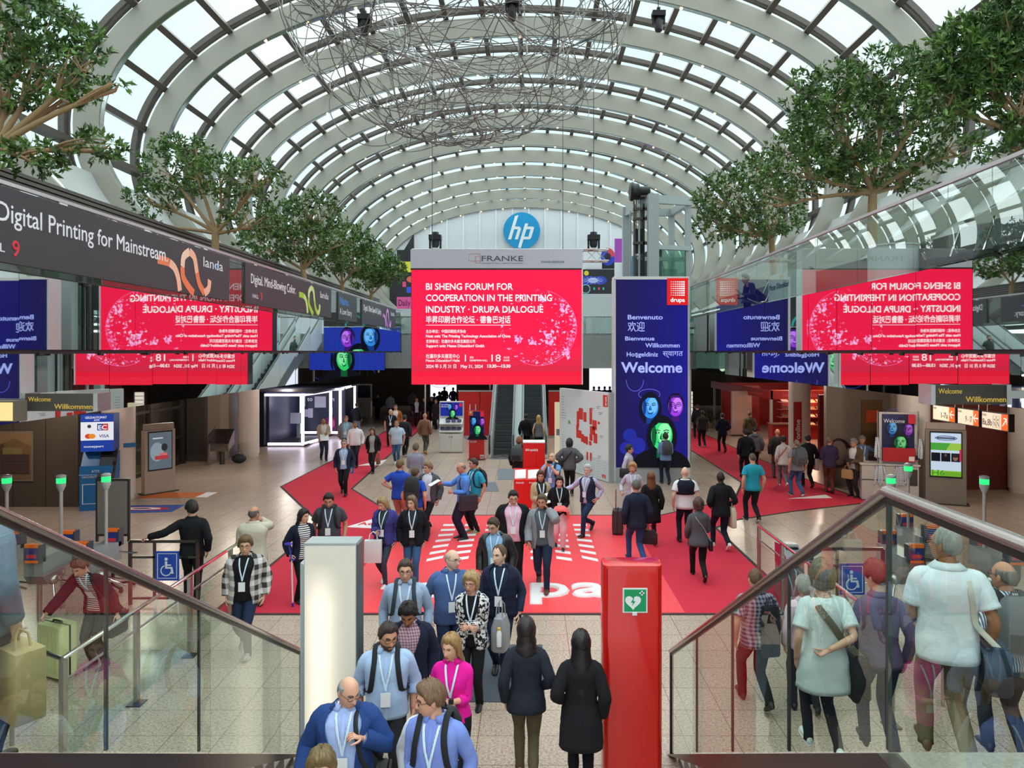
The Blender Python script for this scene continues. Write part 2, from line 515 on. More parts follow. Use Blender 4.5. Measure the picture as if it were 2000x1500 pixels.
# slatted vents behind the planters, one run each side
for sd, x, ye in (('left', -8.25, GAL_L), ('right', 7.75, GAL_R)):
    m = MB()
    if sd == 'left':
        for k in range(6): m.box((x - .22, -6, 6.84 + k * .085), (x + .22, ye, 6.90 + k * .085))
        m.box((x - .17, -6, 6.84), (x + .17, ye, 7.3))
    m.box((x - .2, -6, GZ), (x + .2, ye, 6.84 if sd == 'left' else 6.6))
    struct(m, 'trim_97' if sd == 'left' else 'trim_98', mat('#57504a' if sd == 'left' else '#6c6b66', .5), label='slatted planter wall along the %s gallery' % sd)

# ---- ground floor walls under the galleries
BROWN = mat('#51463c', .5)
BROWN2 = mat('#8a7a6e', .5)
wA = MB()
for x0, x1 in ((-19, -16.3), (-16.28, -15.0), (-14.98, -14.05), (-14.03, -13.1)): wA.box((x0, 20.8, 0), (x1, 21.1, 3.49))
struct(wA, 'wall_left_front', BROWN, label='brown panelled wall behind the left turnstiles')
struct(MB().box((-13.3, 21.1, 0), (-13.1, 22.6, 3.49)), 'wall_left_return', BROWN2)
struct(MB().box((-19, -8, 0), (-18.7, 21, 3.5)), 'wall_left', BROWN)
# entrance doors on the left: frames and glass along x = -14
m = MB()
for y in (22.6, 24.4, 26.4, 28.9): m.box((-14.1, y - .07, 0), (-13.9, y + .07, 3.49))
for y0, y1 in ((22.6, 24.4), (24.4, 26.4), (26.4, 28.9)):
    for z in (.05, 1.1, 2.3, 3.4): m.box((-14.06, y0, z - .05), (-13.94, y1, z + .05))
door1 = struct(m, 'door_1', mat('#2c2723', .4), label='dark framed entrance doors on the left')
struct(MB().box((-14.01, 22.65, .1), (-13.99, 28.85, 3.4)), 'door_pane', GLASS, parent=door1)
struct(MB().box((-16.6, 21.0, 0), (-16.4, 40, 3.49)), 'wall_left_lobby', mat('#9a8672', .6), label='brown lobby wall behind the entrance doors')
m = MB().box((-14.1, 29.45, 0), (-13.25, 29.7, 3.49))
for k in range(16): m.box((-14.0 + k * .042, 29.42, .25), (-13.98 + k * .042, 29.46, 3.2))
struct(m, 'wall_left_shutter', mat('#4b463f', .5), label='dark ribbed shutter left of the slanted info desk')
struct(MB().box((-13.25, 29.5, 0), (-12.72, 31.3, 3.49)), 'wall_left_pier', BROWN2, label='beige pier behind the slanted info desk')
struct(MB().box((-15.2, 31.3, 0), (-14.9, 60, 3.5)), 'wall_left_rear', mat('#3a332e', .6))
for i, (x, y, r) in enumerate(((-12.62, 22.0, .47), (-12.15, 31.0, .44), (12.05, 22.5, .47), (11.75, 31.2, .45), (15.9, 23.0, .47))):
    zt = 3.49 if x < 0 else 3.74
    c = MB().lathe([(r - .03, 0), (r - .03, .12), (r, .121), (r, zt)], (x, y), 40)
    struct(c, 'trim_%d' % (100 + i), mat('#e0d3ca', .45), smooth=True, label='round pale column under the gallery')
struct(MB().box((17.2, -8, 0), (17.5, 60, 3.74)), 'wall_right', mat('#54302a', .6))
struct(MB().box((12.9, 23.4, 0), (17.2, 23.6, 3.74)), 'wall_right_front', mat('#6b2a22', .6), label='dark red wall at the right passage')
struct(MB().box((9.9, 23.9, 0), (12.4, 24.1, 3.74)), 'wall_right_pier', mat('#7a6a5e', .5), label='brown wall behind the lanyard counter')
# added fill lamps that brighten the dark space under the galleries
for i, (x, y, z) in enumerate([(-10, 18.6, 3.49), (-13.5, 19, 3.49), (-12.6, 25, 3.49), (10, 19.5, 3.73), (13.6, 19.5, 3.73), (-10.5, 25.5, 3.49), (-9.5, 31.5, 3.49), (-12.5, 37, 3.49), (9, 18, 3.73), (9, 25, 3.73), (9.5, 33, 3.73), (13.5, 33, 3.73), (13.8, 38, 3.73)]):
    l = thing('fill_lamp', 'added round fill lamp under the gallery ceiling', 'lamp', (x, y, z), group='added fill lamps under the galleries')
    MB().lathe([(.001, -.02), (.16, -.02), (.16, .0), (.001, 0)], n=16).build('diffuser', mat('#ffd7a8', emit=6), l)
    MB().lathe([(.16, -.03), (.2, -.03), (.2, 0), (.16, 0)], n=16).build('ring', GREY, l)
    ll = bpy.data.lights.new('lamp', 'POINT'); ll.energy = 85; ll.color = (1, .88, .74); ll.shadow_soft_size = .15
    lo = bpy.data.objects.new('fill_light', ll); lo.location = (x, y, z - .15); COL.objects.link(lo)

# ---- carpets
def carpet(name, pts, m, z, lab, cat='carpet'):
    a = sum(pts[i][0] * pts[(i + 1) % len(pts)][1] - pts[(i + 1) % len(pts)][0] * pts[i][1] for i in range(len(pts)))
    if a < 0: pts = pts[::-1]
    o = MB().prism([(x, y, 0.001) for x, y in pts], (0, 0, z)).build(name, m, smooth=False)
    return tag(o, lab, cat)
CRED = mat('#cc3045', .8, spec=.2, bump=.15, bscale=180)
CRED2 = mat('#f4474e', .42, spec=.5)
edge = mat('#2a1d1e', .7)
mainp = [(-5.44, 12.28), (4.75, 12.28), (4.75, 18.3), (5.5, 19.15), (7.44, 20.2), (10.2, 21.3), (12.5, 22.3), (11.2, 60), (9.6, 60), (9.55, 33), (9.5, 25.5), (8.9, 25.0), (7.36, 24.7), (7.3, 24.5), (7.25, 60), (6.6, 60), (7.3, 24), (6.3, 21.95), (3.6, 19.7), (-3.7, 19.7), (-5.83, 23.5), (-6.15, 33), (-6.6, 58), (-8.4, 58), (-8.05, 33), (-8.28, 23.9), (-5.44, 18.7)]
mainp = [(-5.44, 12.28), (4.75, 12.28), (4.75, 18.3), (5.5, 19.15), (7.44, 20.2), (10.2, 21.4), (9.7, 26), (9.3, 58), (7.6, 58), (7.3, 24.6), (6.3, 21.95), (3.6, 19.7), (-3.7, 19.7), (-5.83, 23.5), (-6.15, 33), (-6.6, 58), (-8.4, 58), (-8.05, 33), (-8.28, 23.9), (-5.44, 18.7)]
cpt = carpet('carpet', mainp, CRED, .008, 'large dull red carpet spreading from the centre into a path on each side')
bd = MB()
for i in range(len(mainp)):
    p, q = mainp[i], mainp[(i + 1) % len(mainp)]
    bd.beam((*p, .006), (*q, .006), .07, .008)
bd.build('edging', edge, cpt, smooth=False)
mid = carpet('floor_graphic', [(-3.45, 12.33), (2.675, 12.33), (2.675, 19.65), (-3.45, 19.65)], CRED2, .012, 'bright red printed carpet panel with white blocks and big white letters', 'floor graphic')
CW = mat('#efe9ea', .5)
gm = MB()
for r in range(7):
    for c in range(7):
        x = -2.05 + c * .56 + r * .0; y = 18.45 - r * .5
        wd = .36 - .03 * r / 6; ht = .2; sl = -(c - 3) * .13 * r / 6
        gm.prism([(x + a, y + b_ + sl * a * 2, .014) for a, b_ in ((-wd / 2, 0), (wd / 2, 0), (wd / 2, ht), (-wd / 2, ht))], (0, 0, .003))
tag(gm.build('block_pattern', CW, mid, smooth=False), kind='stuff')
text('drupa', mid, (-2.35, 13.12, .015), 1.55, CW, 'z', fit=3.85, bold=.025, ext=.002)
# white wedge-shaped prints on the left and right carpet arms
g2 = carpet('floor_graphic', [(-4.7, 18.35), (-3.75, 20.05), (-3.1, 18.55), (-3.9, 18.2)], CW, .014, 'white pointed print with red lettering on the left corner of the red carpet', 'floor graphic')
text('Academy', g2, (-4.45, 18.55, .016), .42, mat('#d22', .6), 'z', fit=1.3, bold=.02, ext=.001)
carpet('floor_graphic', [(-6.8, 28.2), (-5.95, 29.9), (-5.9, 28.4)], CW, .014, 'white pointed print on the left carpet path by the woman with brown bag', 'floor graphic')
carpet('floor_graphic', [(7.9, 21.9), (9.3, 22.5), (9.3, 22.0)], CW, .014, 'white pointed print on the right carpet arm by the brown-jacketed man', 'floor graphic')
# grey mats and other floor prints
MATG = mat('#6f757c', .85, bump=.2, bscale=120)
carpet('doormat', [onfloor(972, 937), onfloor(1016, 937), onfloor(1014, 916), onfloor(972, 916)], MATG, .008, 'grey mat behind the red dispenser tower', 'mat')
carpet('doormat', [onfloor(880, 961), onfloor(975, 960), onfloor(968, 942), onfloor(884, 942)], MATG, .008, 'grey mat at the feet of the two men in blue', 'mat')
carpet('doormat', [(-.95, 9.2), (.2, 9.2), (.2, 11.0), (-.95, 11.0)], mat('#4c525c', .85, bump=.2, bscale=120), .008, 'dark grey mat on the granite between the walkers in front', 'mat')
og = carpet('floor_graphic', [onfloor(266, 973), onfloor(400, 972), onfloor(427, 962), onfloor(300, 962)], mat('#c8641e', .5), .006, 'orange floor print with white end beside the info totem', 'floor graphic')
MB().prism([(*onfloor(381, 972), .008), (*onfloor(404, 972), .008), (*onfloor(425, 962), .008), (*onfloor(404, 962), .008)], (0, 0, .003)).build('white_end', CW, og, smooth=False)
bgp = carpet('floor_graphic', [onfloor(218, 1003), onfloor(335, 1000), onfloor(362, 986), onfloor(225, 988)], mat('#234fa0', .5), .006, 'blue floor print with red and white oval before the cash machine', 'floor graphic')
ov = MB()
cx_, cy_ = onfloor(277, 994)
for k, (s_, mi) in enumerate(((1, 0), (.68, 1), (.34, 2))):
    ov.prism([(cx_ + .8 * s_ * math.cos(a), cy_ + .22 * s_ * math.sin(a), .0085 + k * .002) for a in np.linspace(0, 2 * PI, 33)[:-1]], (0, 0, .002), mi)
ov.build('oval_print', [mat('#c3202c', .5), CW, mat('#2c3550', .5)], bgp, smooth=False)
# ================================================================== flat pictures on screens and signs
class Art:
    def __init__(s, parent, org, face='-y', name='picture', e=1.0, lit=True, d0=.002):
        s.p, s.o, s.n = parent, Vector(org), name
        s.ux, s.nn = {'-y': (Vector((1, 0, 0)), Vector((0, -1, 0))), '+x': (Vector((0, 1, 0)), Vector((1, 0, 0))), '-x': (Vector((0, -1, 0)), Vector((-1, 0, 0)))}[face] if isinstance(face, str) else face
        s.m = MB(); s.mats = []; s.e = e; s.lit = lit; s.k = 0; s.d0 = d0
    def poly(s, pts, c, same=False):
        mm = (screen(c, s.e) if s.lit else mat(c, .5)) if not isinstance(c, bpy.types.Material) else c
        if mm not in s.mats: s.mats.append(mm)
        if not same: s.k += 1
        P = [tuple(s.o + s.ux * x + Vector((0, 0, z)) + s.nn * (s.d0 * s.k)) for x, z in pts]
        a = sum(pts[i][0] * pts[(i + 1) % len(pts)][1] - pts[(i + 1) % len(pts)][0] * pts[i][1] for i in range(len(pts)))
        if a < 0: P = P[::-1]
        s.m.poly(P, s.mats.index(mm)); return s
    def rect(s, x0, z0, x1, z1, c, same=False): return s.poly([(x0, z0), (x1, z0), (x1, z1), (x0, z1)], c, same)
    def ell(s, cx, cz, rx, rz, c, a0=0, a1=2 * PI, n=28, same=False):
        return s.poly([(cx + rx * math.cos(a), cz + rz * math.sin(a)) for a in np.linspace(a0, a1, n + 1)[:-1 if a1 - a0 > 6.2 else None]], c, same)
    def line(s, pts, wd, c, closed=False):
        P = [Vector(p) for p in pts]; n = len(P); Lf, Rt = [], []
        for i in range(n):
            if closed: t = P[(i + 1) % n] - P[i - 1]
            else: t = P[min(i + 1, n - 1)] - P[max(i - 1, 0)]
            t.normalize(); q = Vector((-t.y, t.x)) * wd / 2; Lf.append(P[i] + q); Rt.append(P[i] - q)
        s.k += 1
        for i in range(n if closed else n - 1):
            j = (i + 1) % n; s.poly([Lf[i], Rt[i], Rt[j], Lf[j]], c, same=True)
        return s
    def build(s):
        return s.m.build(s.n, s.mats, s.p, smooth=False)
def portrait(A, cx, cz, h, base, dark, lite, hair='#07071a', long=True, glasses=False):
    """a generic smiling face of height h on a picture"""
    w_ = h * .36
    if long: A.ell(cx, cz - h * .06, w_ * 1.42, h * .74, hair)
    else: A.ell(cx, cz + h * .12, w_ * 1.12, h * .52, hair)
    A.poly([(cx - w_ * .45, cz - h * .3), (cx - w_ * .5, cz - h * .75), (cx + w_ * .5, cz - h * .75), (cx + w_ * .45, cz - h * .3)], dark)
    A.ell(cx, cz, w_, h * .5, base)
    A.ell(cx + w_ * .25, cz + h * .06, w_ * .62, h * .36, lite)
    A.ell(cx - w_ * .72, cz, w_ * .22, h * .36, dark)
    A.poly([(cx - w_ * .95, cz + h * .22), (cx - w_ * .3, cz + h * .42), (cx + w_ * .6, cz + h * .40), (cx + w_ * .95, cz + h * .2), (cx + w_ * .6, cz + h * .52), (cx - w_ * .5, cz + h * .53)], hair if not glasses else dark)
    for sx in (-1, 1):
        ex = cx + sx * w_ * .42
        A.ell(ex, cz + h * .09, w_ * .22, h * .035, '#0b1020'); A.ell(ex + w_ * .03, cz + h * .092, w_ * .07, h * .025, lite)
        A.line([(ex - w_ * .26, cz + h * .15), (ex, cz + h * .185), (ex + w_ * .26, cz + h * .16)], h * .028, '#0b1020')
        if glasses: A.line([(ex + w_ * .34 * math.cos(a), cz + h * .08 + h * .095 * math.sin(a)) for a in np.linspace(0, 2 * PI, 15)[:-1]], h * .024, '#0b0b14', True)
    A.poly([(cx - w_ * .06, cz + h * .08), (cx + w_ * .06, cz + h * .08), (cx + w_ * .2, cz - h * .12), (cx, cz - h * .15), (cx - w_ * .2, cz - h * .12)], dark)
    A.poly([(cx - w_ * .06, cz + h * .08), (cx + w_ * .06, cz + h * .08), (cx + w_ * .14, cz - h * .10), (cx - w_ * .02, cz - h * .12)], base)
    A.poly([(cx - w_ * .45, cz - h * .2), (cx, cz - h * .235), (cx + w_ * .45, cz - h * .2), (cx + w_ * .2, cz - h * .31), (cx - w_ * .2, cz - h * .31)], dark)
    A.poly([(cx - w_ * .36, cz - h * .215), (cx + w_ * .36, cz - h * .215), (cx, cz - h * .265)], lite)
def three_faces(A, cx, cz, s):
    for (dx, dz, k, c) in ((-.45, -.75, .34, '#2438b8'), (.55, -.6, .3, '#2a3ab0'), (-.2, .85, .26, '#3a4ad0')):
        A.line([(cx + dx * s + k * s * math.cos(a), cz + dz * s + k * s * .8 * math.sin(a)) for a in np.linspace(.3, 5.6, 22)], .012 * s, c)
    portrait(A, cx - .22 * s, cz + .30 * s, .50 * s, '#2f8de8', '#123a86', '#6fbcff')
    portrait(A, cx + .36 * s, cz + .26 * s, .46 * s, '#9a3be0', '#3c1470', '#c77cff', '#120a24', long=False, glasses=True)
    A.ell(cx + .06 * s, cz - .95 * s, .66 * s, .40 * s, '#0a0a16', 0, PI)
    portrait(A, cx + .06 * s, cz - .28 * s, .60 * s, '#35d873', '#0c5c34', '#8df5ad')
def drupa_mark(A, x0, z0, sz, parent, face, lift, red='#d41f1f', word=True):
    """red square with a white dot grid"""
    A.rect(x0, z0, x0 + sz, z0 + sz * 1.28, red)
    for r in range(7):
        for c in range(7):
            k = sz * .012 * (1 + c * .22 + (6 - abs(r - 3)) * .1)
            X, Z = x0 + sz * (.2 + c * .1), z0 + sz * (.47 + r * .105)
            A.rect(X - k * 1.4, Z - k, X + k * 1.4, Z + k, '#fbe9ee', same=(r + c) > 0)

# ================================================================== stairs, balustrades
SLOPE = 2.71 / (8.0 - 3.18)
def zstair(d): return max(0.0, min(2.71, (8.0 - d) * SLOPE))
for nm, x0, x1, lab in (('floor_stairs_right', 1.64, 5.2, 'granite steps rising to the right landing'), ('floor_stairs_left', -6.2, -2.6, 'granite steps rising to the left landing')):
    m = MB(); n = 16; td = (8.0 - 3.18) / n
    if nm.endswith('left'): x0 = -4.85
    else: x1 = 4.35
    for i in range(n):
        y1 = 8.0 - i * td - .1; z = 2.71 * (i + 1) / n - .10
        m.box((x0, y1 - td - .02, max(0.001, z - .35)), (x1, y1, z))
    m.box((x0 - (.0 if x0 > 0 else 2.5), -3, 2.45), (x1 + (2.5 if x0 > 0 else .0), 3.16, 2.69))
    struct(m, nm, mat('#a59a8e', .4, kind='speckle', c2='#8d8379', k=60), label=lab)
RAIL = mat('#a79d9a', .25, .95, kind='brush')
EDGEG = mat('#2d3634', .25)
def balustrade(x, seams, lab, land, side):
    t = thing('balustrade', lab, 'balustrade', (x, 8.0, 0))
    L_ = lambda y, z: (0, y - 8.0, z)
    hr = 1.17
    for i in range(len(seams) - 1):
        a, b_ = seams[i], seams[i + 1]
        A_, B_ = a - .008, b_ + .008
        P = [L_(A_, zstair(A_) + .02), L_(B_, zstair(B_) + .02), L_(B_, zstair(B_) + hr - .03), L_(A_, zstair(A_) + hr - .03)]
        P = [(-.008, p[1], p[2]) for p in P]
        if True: MB().prism(P[::-1], (.016, 0, 0)).build('glass_panel', GLASS, t, smooth=False)
    if land:
        P = [(-.008, y - 8, z) for y, z in ((3.165, 2.72), (.6, 2.72), (.6, 2.71 + hr - .03), (3.165, 2.71 + hr - .03))]
        MB().prism(P[::-1], (.016, 0, 0)).build('glass_panel', GLASS, t, smooth=False)
    for q in seams[1:-1] + ([3.17] if land else []):
        MB().box((-.009, q - 8 - .009, zstair(q) + .03), (.009, q - 8 + .009, zstair(q) + hr - .03)).build('panel_joint', EDGEG, t, smooth=False)
    pts = [(0, .02, hr - .02), (0, 3.18 - 8, 2.71 + hr)]
    if land: pts += [(0, .5 - 8, 2.71 + hr)]
    else: pts[-1] = (0, seams[-1] - 8 - 1.2, zstair(seams[-1]) + hr + .0 + 1.2 * SLOPE)
    hm = MB()
    for p, q in zip(pts[:-1], pts[1:]): hm.tube([p, [(p[i] + q[i]) / 2 for i in range(3)], q], 1, 14, flat=(.024, .037, (0, 0, 1)))
    for p in pts[1:-1]: hm.ball(p, (.037, .034, .025), 14, 8)
    hm.build('handrail', RAIL, t, ang=50)
    gk = MB()
    for p, q in zip(pts[:-1], pts[1:]): gk.beam((p[0], p[1], p[2] - .035), (q[0], q[1], q[2] - .035), .024, .03)
    gk.build('rail_channel', mat('#241f1d', .4), t, smooth=False)
    MB().box((-.02, 0, .0), (.02, .035, hr - .02)).build('end_post', mat('#3a2a28', .3, .6), t, smooth=False)
    st = MB(); s_ = seams[-1] if not land else 3.18
    st.prism([(-.045, 0, .01), (-.045, s_ - 8, zstair(s_) + .01), (-.045, s_ - 8, zstair(s_) - .34), (-.045, .0, -.0)][::-1], (.09, 0, 0))
    if land: st.box((-.045, .6 - 8, 2.4), (.045, 3.18 - 8, 2.72))
    st.build('stringer', mat('#4a3d3b', .3, .5), t, smooth=False)
    return t
balustrade(1.59, [8.0, 6.807, 5.607, 4.39, 3.18], 'glass balustrade with steel handrail beside the right stairs', True, 1)
balustrade(-2.55, [8.0, 5.53, 4.317, 3.18], 'glass balustrade with steel handrail beside the left stairs', True, -1)

# ================================================================== pylons in front
t = thing('defibrillator_column', 'glossy red column carrying the green heart defibrillator sign', 'column', (1.085, 7.66, 0))
def rrect(hx, hy, r, n=6):
    P = []
    for cx, cy, a0 in ((hx - r, hy - r, 0), (-hx + r, hy - r, 90), (-hx + r, -hy + r, 180), (hx - r, -hy + r, 270)):
        for k in range(n + 1): P.append((cx + r * math.cos(R(a0 + 90 * k / n)), cy + r * math.sin(R(a0 + 90 * k / n))))
    return P
def rcolumn(hx, hy, r, z0, z1, bev=.02):
    m = MB(); Rg = []
    for z, s_ in ((z0, 0), (z1 - bev, 0), (z1 - bev * .3, bev * .3), (z1, bev)):
        Rg.append([(x * (1 - s_ / hx), y * (1 - s_ / hy), z) for x, y in rrect(hx, hy, r)])
    return m.rings(Rg)
rcolumn(.312, .16, .07, 0, 2.26, .008).build('column_body', mat('#cf1711', .22, coat=.5), t)
for sx in (-1, 1): MB().box((sx * .272 - .003, -.161, .02), (sx * .272 + .003, -.152, 2.23)).build('edge_joint', mat('#7c0d0a', .4), t, smooth=False)
A = Art(t, (.02, -.166, 1.90), name='sign_artwork', lit=False)
A.rect(-.125, -.125, .125, .125, '#e8efec'); A.rect(-.115, -.115, .115, .115, '#0f9a61')
hp = [(x * .0052, z * .0052) for x, z in [(16 * math.sin(a) ** 3, 13 * math.cos(a) - 5 * math.cos(2 * a) - 2 * math.cos(3 * a) - math.cos(4 * a)) for a in np.linspace(0, 2 * PI, 41)[:-1]]]
A.poly([(x - .022, z - .015) for x, z in hp], '#eef3f1')
A.poly([(-.012, .035), (-.045, -.02), (-.022, -.02), (-.036, -.06), (.004, -.006), (-.018, -.006)], '#0f9a61')
A.rect(.062, .054, .078, .106, '#eef3f1'); A.rect(.044, .072, .096, .088, '#eef3f1', same=True)
A.build()
MB().box((-.11, -.166, 1.77), (.15, -.16, 2.03)).box((-.01, -.175, 1.745), (.04, -.16, 1.775)).build('sign_plate', WHITE, t, smooth=False)

t = thing('light_pylon', 'tall white illuminated advertising pylon beside the left stairs', 'pylon', (-2.06, 7.55, 0))
gm_ = bpy.data.materials.new('backlit_panel'); gm_.use_nodes = True
q = gm_.node_tree; b = q.nodes['Principled BSDF']
b.inputs['Base Color'].default_value = (.5, .5, .48, 1); b.inputs['Roughness'].default_value = .25
tcn = q.nodes.new('ShaderNodeTexCoord'); sp = q.nodes.new('ShaderNodeSeparateXYZ'); q.links.new(tcn.outputs['Object'], sp.inputs[0])
def qm(op, a, bb=0.):
    n = q.nodes.new('ShaderNodeMath'); n.operation = op
    for s_, v in ((n.inputs[0], a), (n.inputs[1], bb)):
        if hasattr(v, 'is_linked'): q.links.new(v, s_)
        else: s_.default_value = v
    return n.outputs[0]
# soft band of tube glow painted into the emission, fading at the top
gx = qm('POWER', 2.718, qm('MULTIPLY', qm('POWER', qm('DIVIDE', qm('ADD', sp.outputs[0], .10), .15), 2.0), -1.0))
gz = qm('MINIMUM', qm('MULTIPLY', qm('MAXIMUM', qm('SUBTRACT', 2.32, sp.outputs[2]), 0.), 2.2), 1.)
em = qm('ADD', qm('MULTIPLY', qm('MULTIPLY', gx, gz), .50), .20)
q.links.new(em, b.inputs['Emission Strength'])
b.inputs['Emission Color'].default_value = (1, .90, .66, 1)
MB().box((-.27, -.14, 0), (.27, .14, 2.52)).build('housing', mat('#c8ced0', .3, .6), t, smooth=False)
MB().box((-.262, -.146, .02), (.262, -.14, 2.49)).build('backlit_panel', gm_, t, smooth=False)
MB().box((.27, -.12, 0), (.285, .12, 2.5)).build('side_groove', mat('#5a5e62', .4), t, smooth=False)
MB().prism([(-.36, .02, 0), (-.272, .02, 0), (-.272, .02, 2.22), (-.36, .02, 2.27)], (0, .12, 0)).build('side_panel', mat('#c2cccf', .3), t, smooth=False)

# ================================================================== the big red screen
D = 26.2
def px(x): return (x - VX) * D / F
def pz(y): return CAM_H - (y - VY) * D / F
t = thing('led_screen', 'large hanging red screen announcing a forum, with grey header', 'screen', (px(970), D, pz(751)))
o = t.location
def lx(x): return px(x) - o.x
def lz(y): return pz(y) - o.z
MB().box((lx(803), 0, 0), (lx(1137), .45, lz(527))).build('screen_body', mat('#3a3a3e', .5), t, smooth=False)
MB().box((lx(1136), -.02, 0), (lx(1138.5), .45, lz(524))).build('side_frame', WHITE, t, smooth=False)
MB().box((lx(802), -.02, lz(524)), (lx(1138), .45, lz(487))).build('header', mat('#c9ccd6', .5), t, smooth=False)
MB().box((lx(802), -.01, lz(527)), (lx(1138), .44, lz(524))).build('header_joint', BLACK, t, smooth=False)
A = Art(t, (0, -.002, 0), d0=.001)
X0, X1 = lx(804), lx(1136)
# the panel fades slightly towards the foot, as the shown picture does
bands = 18
A.k = 1
for i in range(bands):
    f = i / (bands - 1); za, zb = lz(751 - 224 * i / bands), lz(751 - 224 * (i + 1) / bands)
    c = [(.9, 30 / 255), (1, 1)]
    if f < .06: col = '#ee1838'
    elif f < .32: g_ = (f - .06) / .26; col = '#%02x%02x%02x' % (int(206 + 48 * g_), int(40 - 12 * g_), int(66 + 10 * g_))
    else: col = '#f71848'
    A.rect(X0, za, X1, zb, col, same=True)
A.k = 2
for k in range(7): A.line([(X0 + .02, lz(750 - k * 2.2)), (X1 - .02, lz(750 - k * 2.2))], .008, '#f84058')
A.k = 3
rg = random.Random(11)
gx_, gz_, gr = lx(1052), lz(640), lx(1126) - lx(1052)
for i in range(1100):
    a = rg.uniform(0, 2 * PI)
    rr = gr * math.sqrt(rg.random()) if rg.random() < .3 else gr * (1 - abs(rg.gauss(0, .09)))
    cx, cz = gx_ + rr * math.cos(a), gz_ + rr * math.sin(a) * 1.0
    if rg.random() > max(.10, math.cos(a + .35)) ** .8: continue
    if cx > X1 - .05: continue
    s_ = rg.choice((.015, .02, .03, .04, .08)); b0 = rg.uniform(0, 6.28)
    A.poly([(cx + s_ * rg.uniform(.4, 1.2) * math.cos(b0 + k * 2.1), cz + s_ * rg.uniform(.3, 1) * math.sin(b0 + k * 2.1)) for k in range(3)], rg.choice(('#ff9cd8', '#f680c8', '#ffc0e8', '#ff5a90')), same=True)
A.k = 4
for cx, cy, s_ in ((1078, 648, .42), (1068, 655, .30), (1073, 668, .2), (1012, 665, .2), (1040, 668, .16), (1100, 606, .18), (1108, 690, .2), (1060, 585, .12)):
    for k in range(14):
        a = rg.uniform(0, 6.28); r_ = s_ * rg.random()
        bx, bz = lx(cx) + r_ * math.cos(a), lz(cy) + r_ * math.sin(a); b0 = rg.uniform(0, 6.28)
        A.poly([(bx + .09 * math.cos(b0 + j * 2.1) * rg.uniform(.4, 1), bz + .09 * math.sin(b0 + j * 2.1) * rg.uniform(.4, 1)) for j in range(3)], rg.choice(('#ff9cd8', '#ffc0e8')), same=True)
A.line([(gx_ + gr * math.cos(a), gz_ + gr * math.sin(a)) for a in np.linspace(-2.0, 1.35, 60)], .012, '#ff7ab8')
A.rect(lx(832), lz(635.6), lx(998), lz(634.4), '#ffd6e4')
A.build()
TW = screen('#fff2f6', 1.05)
def rt(s, x0, x1, y, capx, bold=.02, m=TW, size=None):
    text(s, t, (lx(x0), -.018, lz(y)), (size or capx * D / F / .72), m, fit=lx(x1) - lx(x0), bold=bold)
rt('BI SHENG FORUM FOR', 832, 1002, 566, 13, .018)
rt('COOPERATION IN THE PRINTING', 832, 1078, 588, 13, .018)
rt('INDUSTRY · DRUPA DIALOGUE', 832, 1061, 610.5, 13, .018)
rt('毕昇印刷合作论坛 · 德鲁巴对话', 832, 997, 630, 11, .015)
rt('主办单位：中国印刷技术协会', 832, 910, 650, 5.4, .012)
rt('Host unit: The Printing Technology Association of China', 832, 997, 659, 5.4, .025)
rt('支持单位：杜塞尔多夫展览集团公司', 832, 928, 669.5, 5.4, .012)
rt('Support unit: Messe Düsseldorf Gmbh', 832.5, 946, 678, 5.4, .025)
rt('杜塞尔多夫展览中心', 832, 898, 699, 6.5, .012)
rt('Messe Düsseldorf Halle', 832, 898, 706.5, 5, .012)
text('1', t, (lx(908), -.018, lz(706)), 14 * D / F / .72, TW)
rt('EXHIBITION HALL', 917.5, 952, 705.5, 3.2, .02)
rt('展馆', 917.5, 925, 700, 3.4, .0)
rt('18', 960, 978, 706, 14, .0)
rt('会议室', 983.5, 995, 700, 3.4, .0)
rt('ROOM', 983.5, 995, 705.5, 3.2, .02)
rt('2024 年 5 月 31 日', 832, 891, 718.5, 6.3, .01)
rt('May 31, 2024', 900, 943, 718.5, 6.3, .012)
rt('13:30—15:30', 952, 997, 718, 6.3, .03)
GT = mat('#4c4e55', .5)
text('FRANKE', t, (lx(941), -.026, lz(510)), .28, GT, fit=lx(1022) - lx(941), bold=-.008)
text('DIGITAL SIGNAGE', t, (lx(941), -.026, lz(515)), .05, mat('#8a8c92', .5), fit=lx(1022) - lx(941))
text('franke-digital.de', t, (lx(1057), -.026, lz(513)), .12, mat('#77797f', .5), fit=lx(1102) - lx(1057))
A = Art(t, (0, -.022, 0), lit=False, name='logo', d0=.001)
A.line([(lx(916), lz(496)), (lx(938), lz(496)), (lx(938), lz(510)), (lx(916), lz(510))], .02, '#b88478', True)
A.line([(lx(929), lz(501)), (lx(938), lz(501)), (lx(938), lz(514)), (lx(929), lz(514))], .02, '#c06050', True)
A.build()
for x in (lx(842), lx(1100)):
    MB().tube([(x, .3, lz(487)), (x, .3, (15.9 - o.z))], .012, 6).build('suspension_cable', mat('#3a3a3a', .5), t)
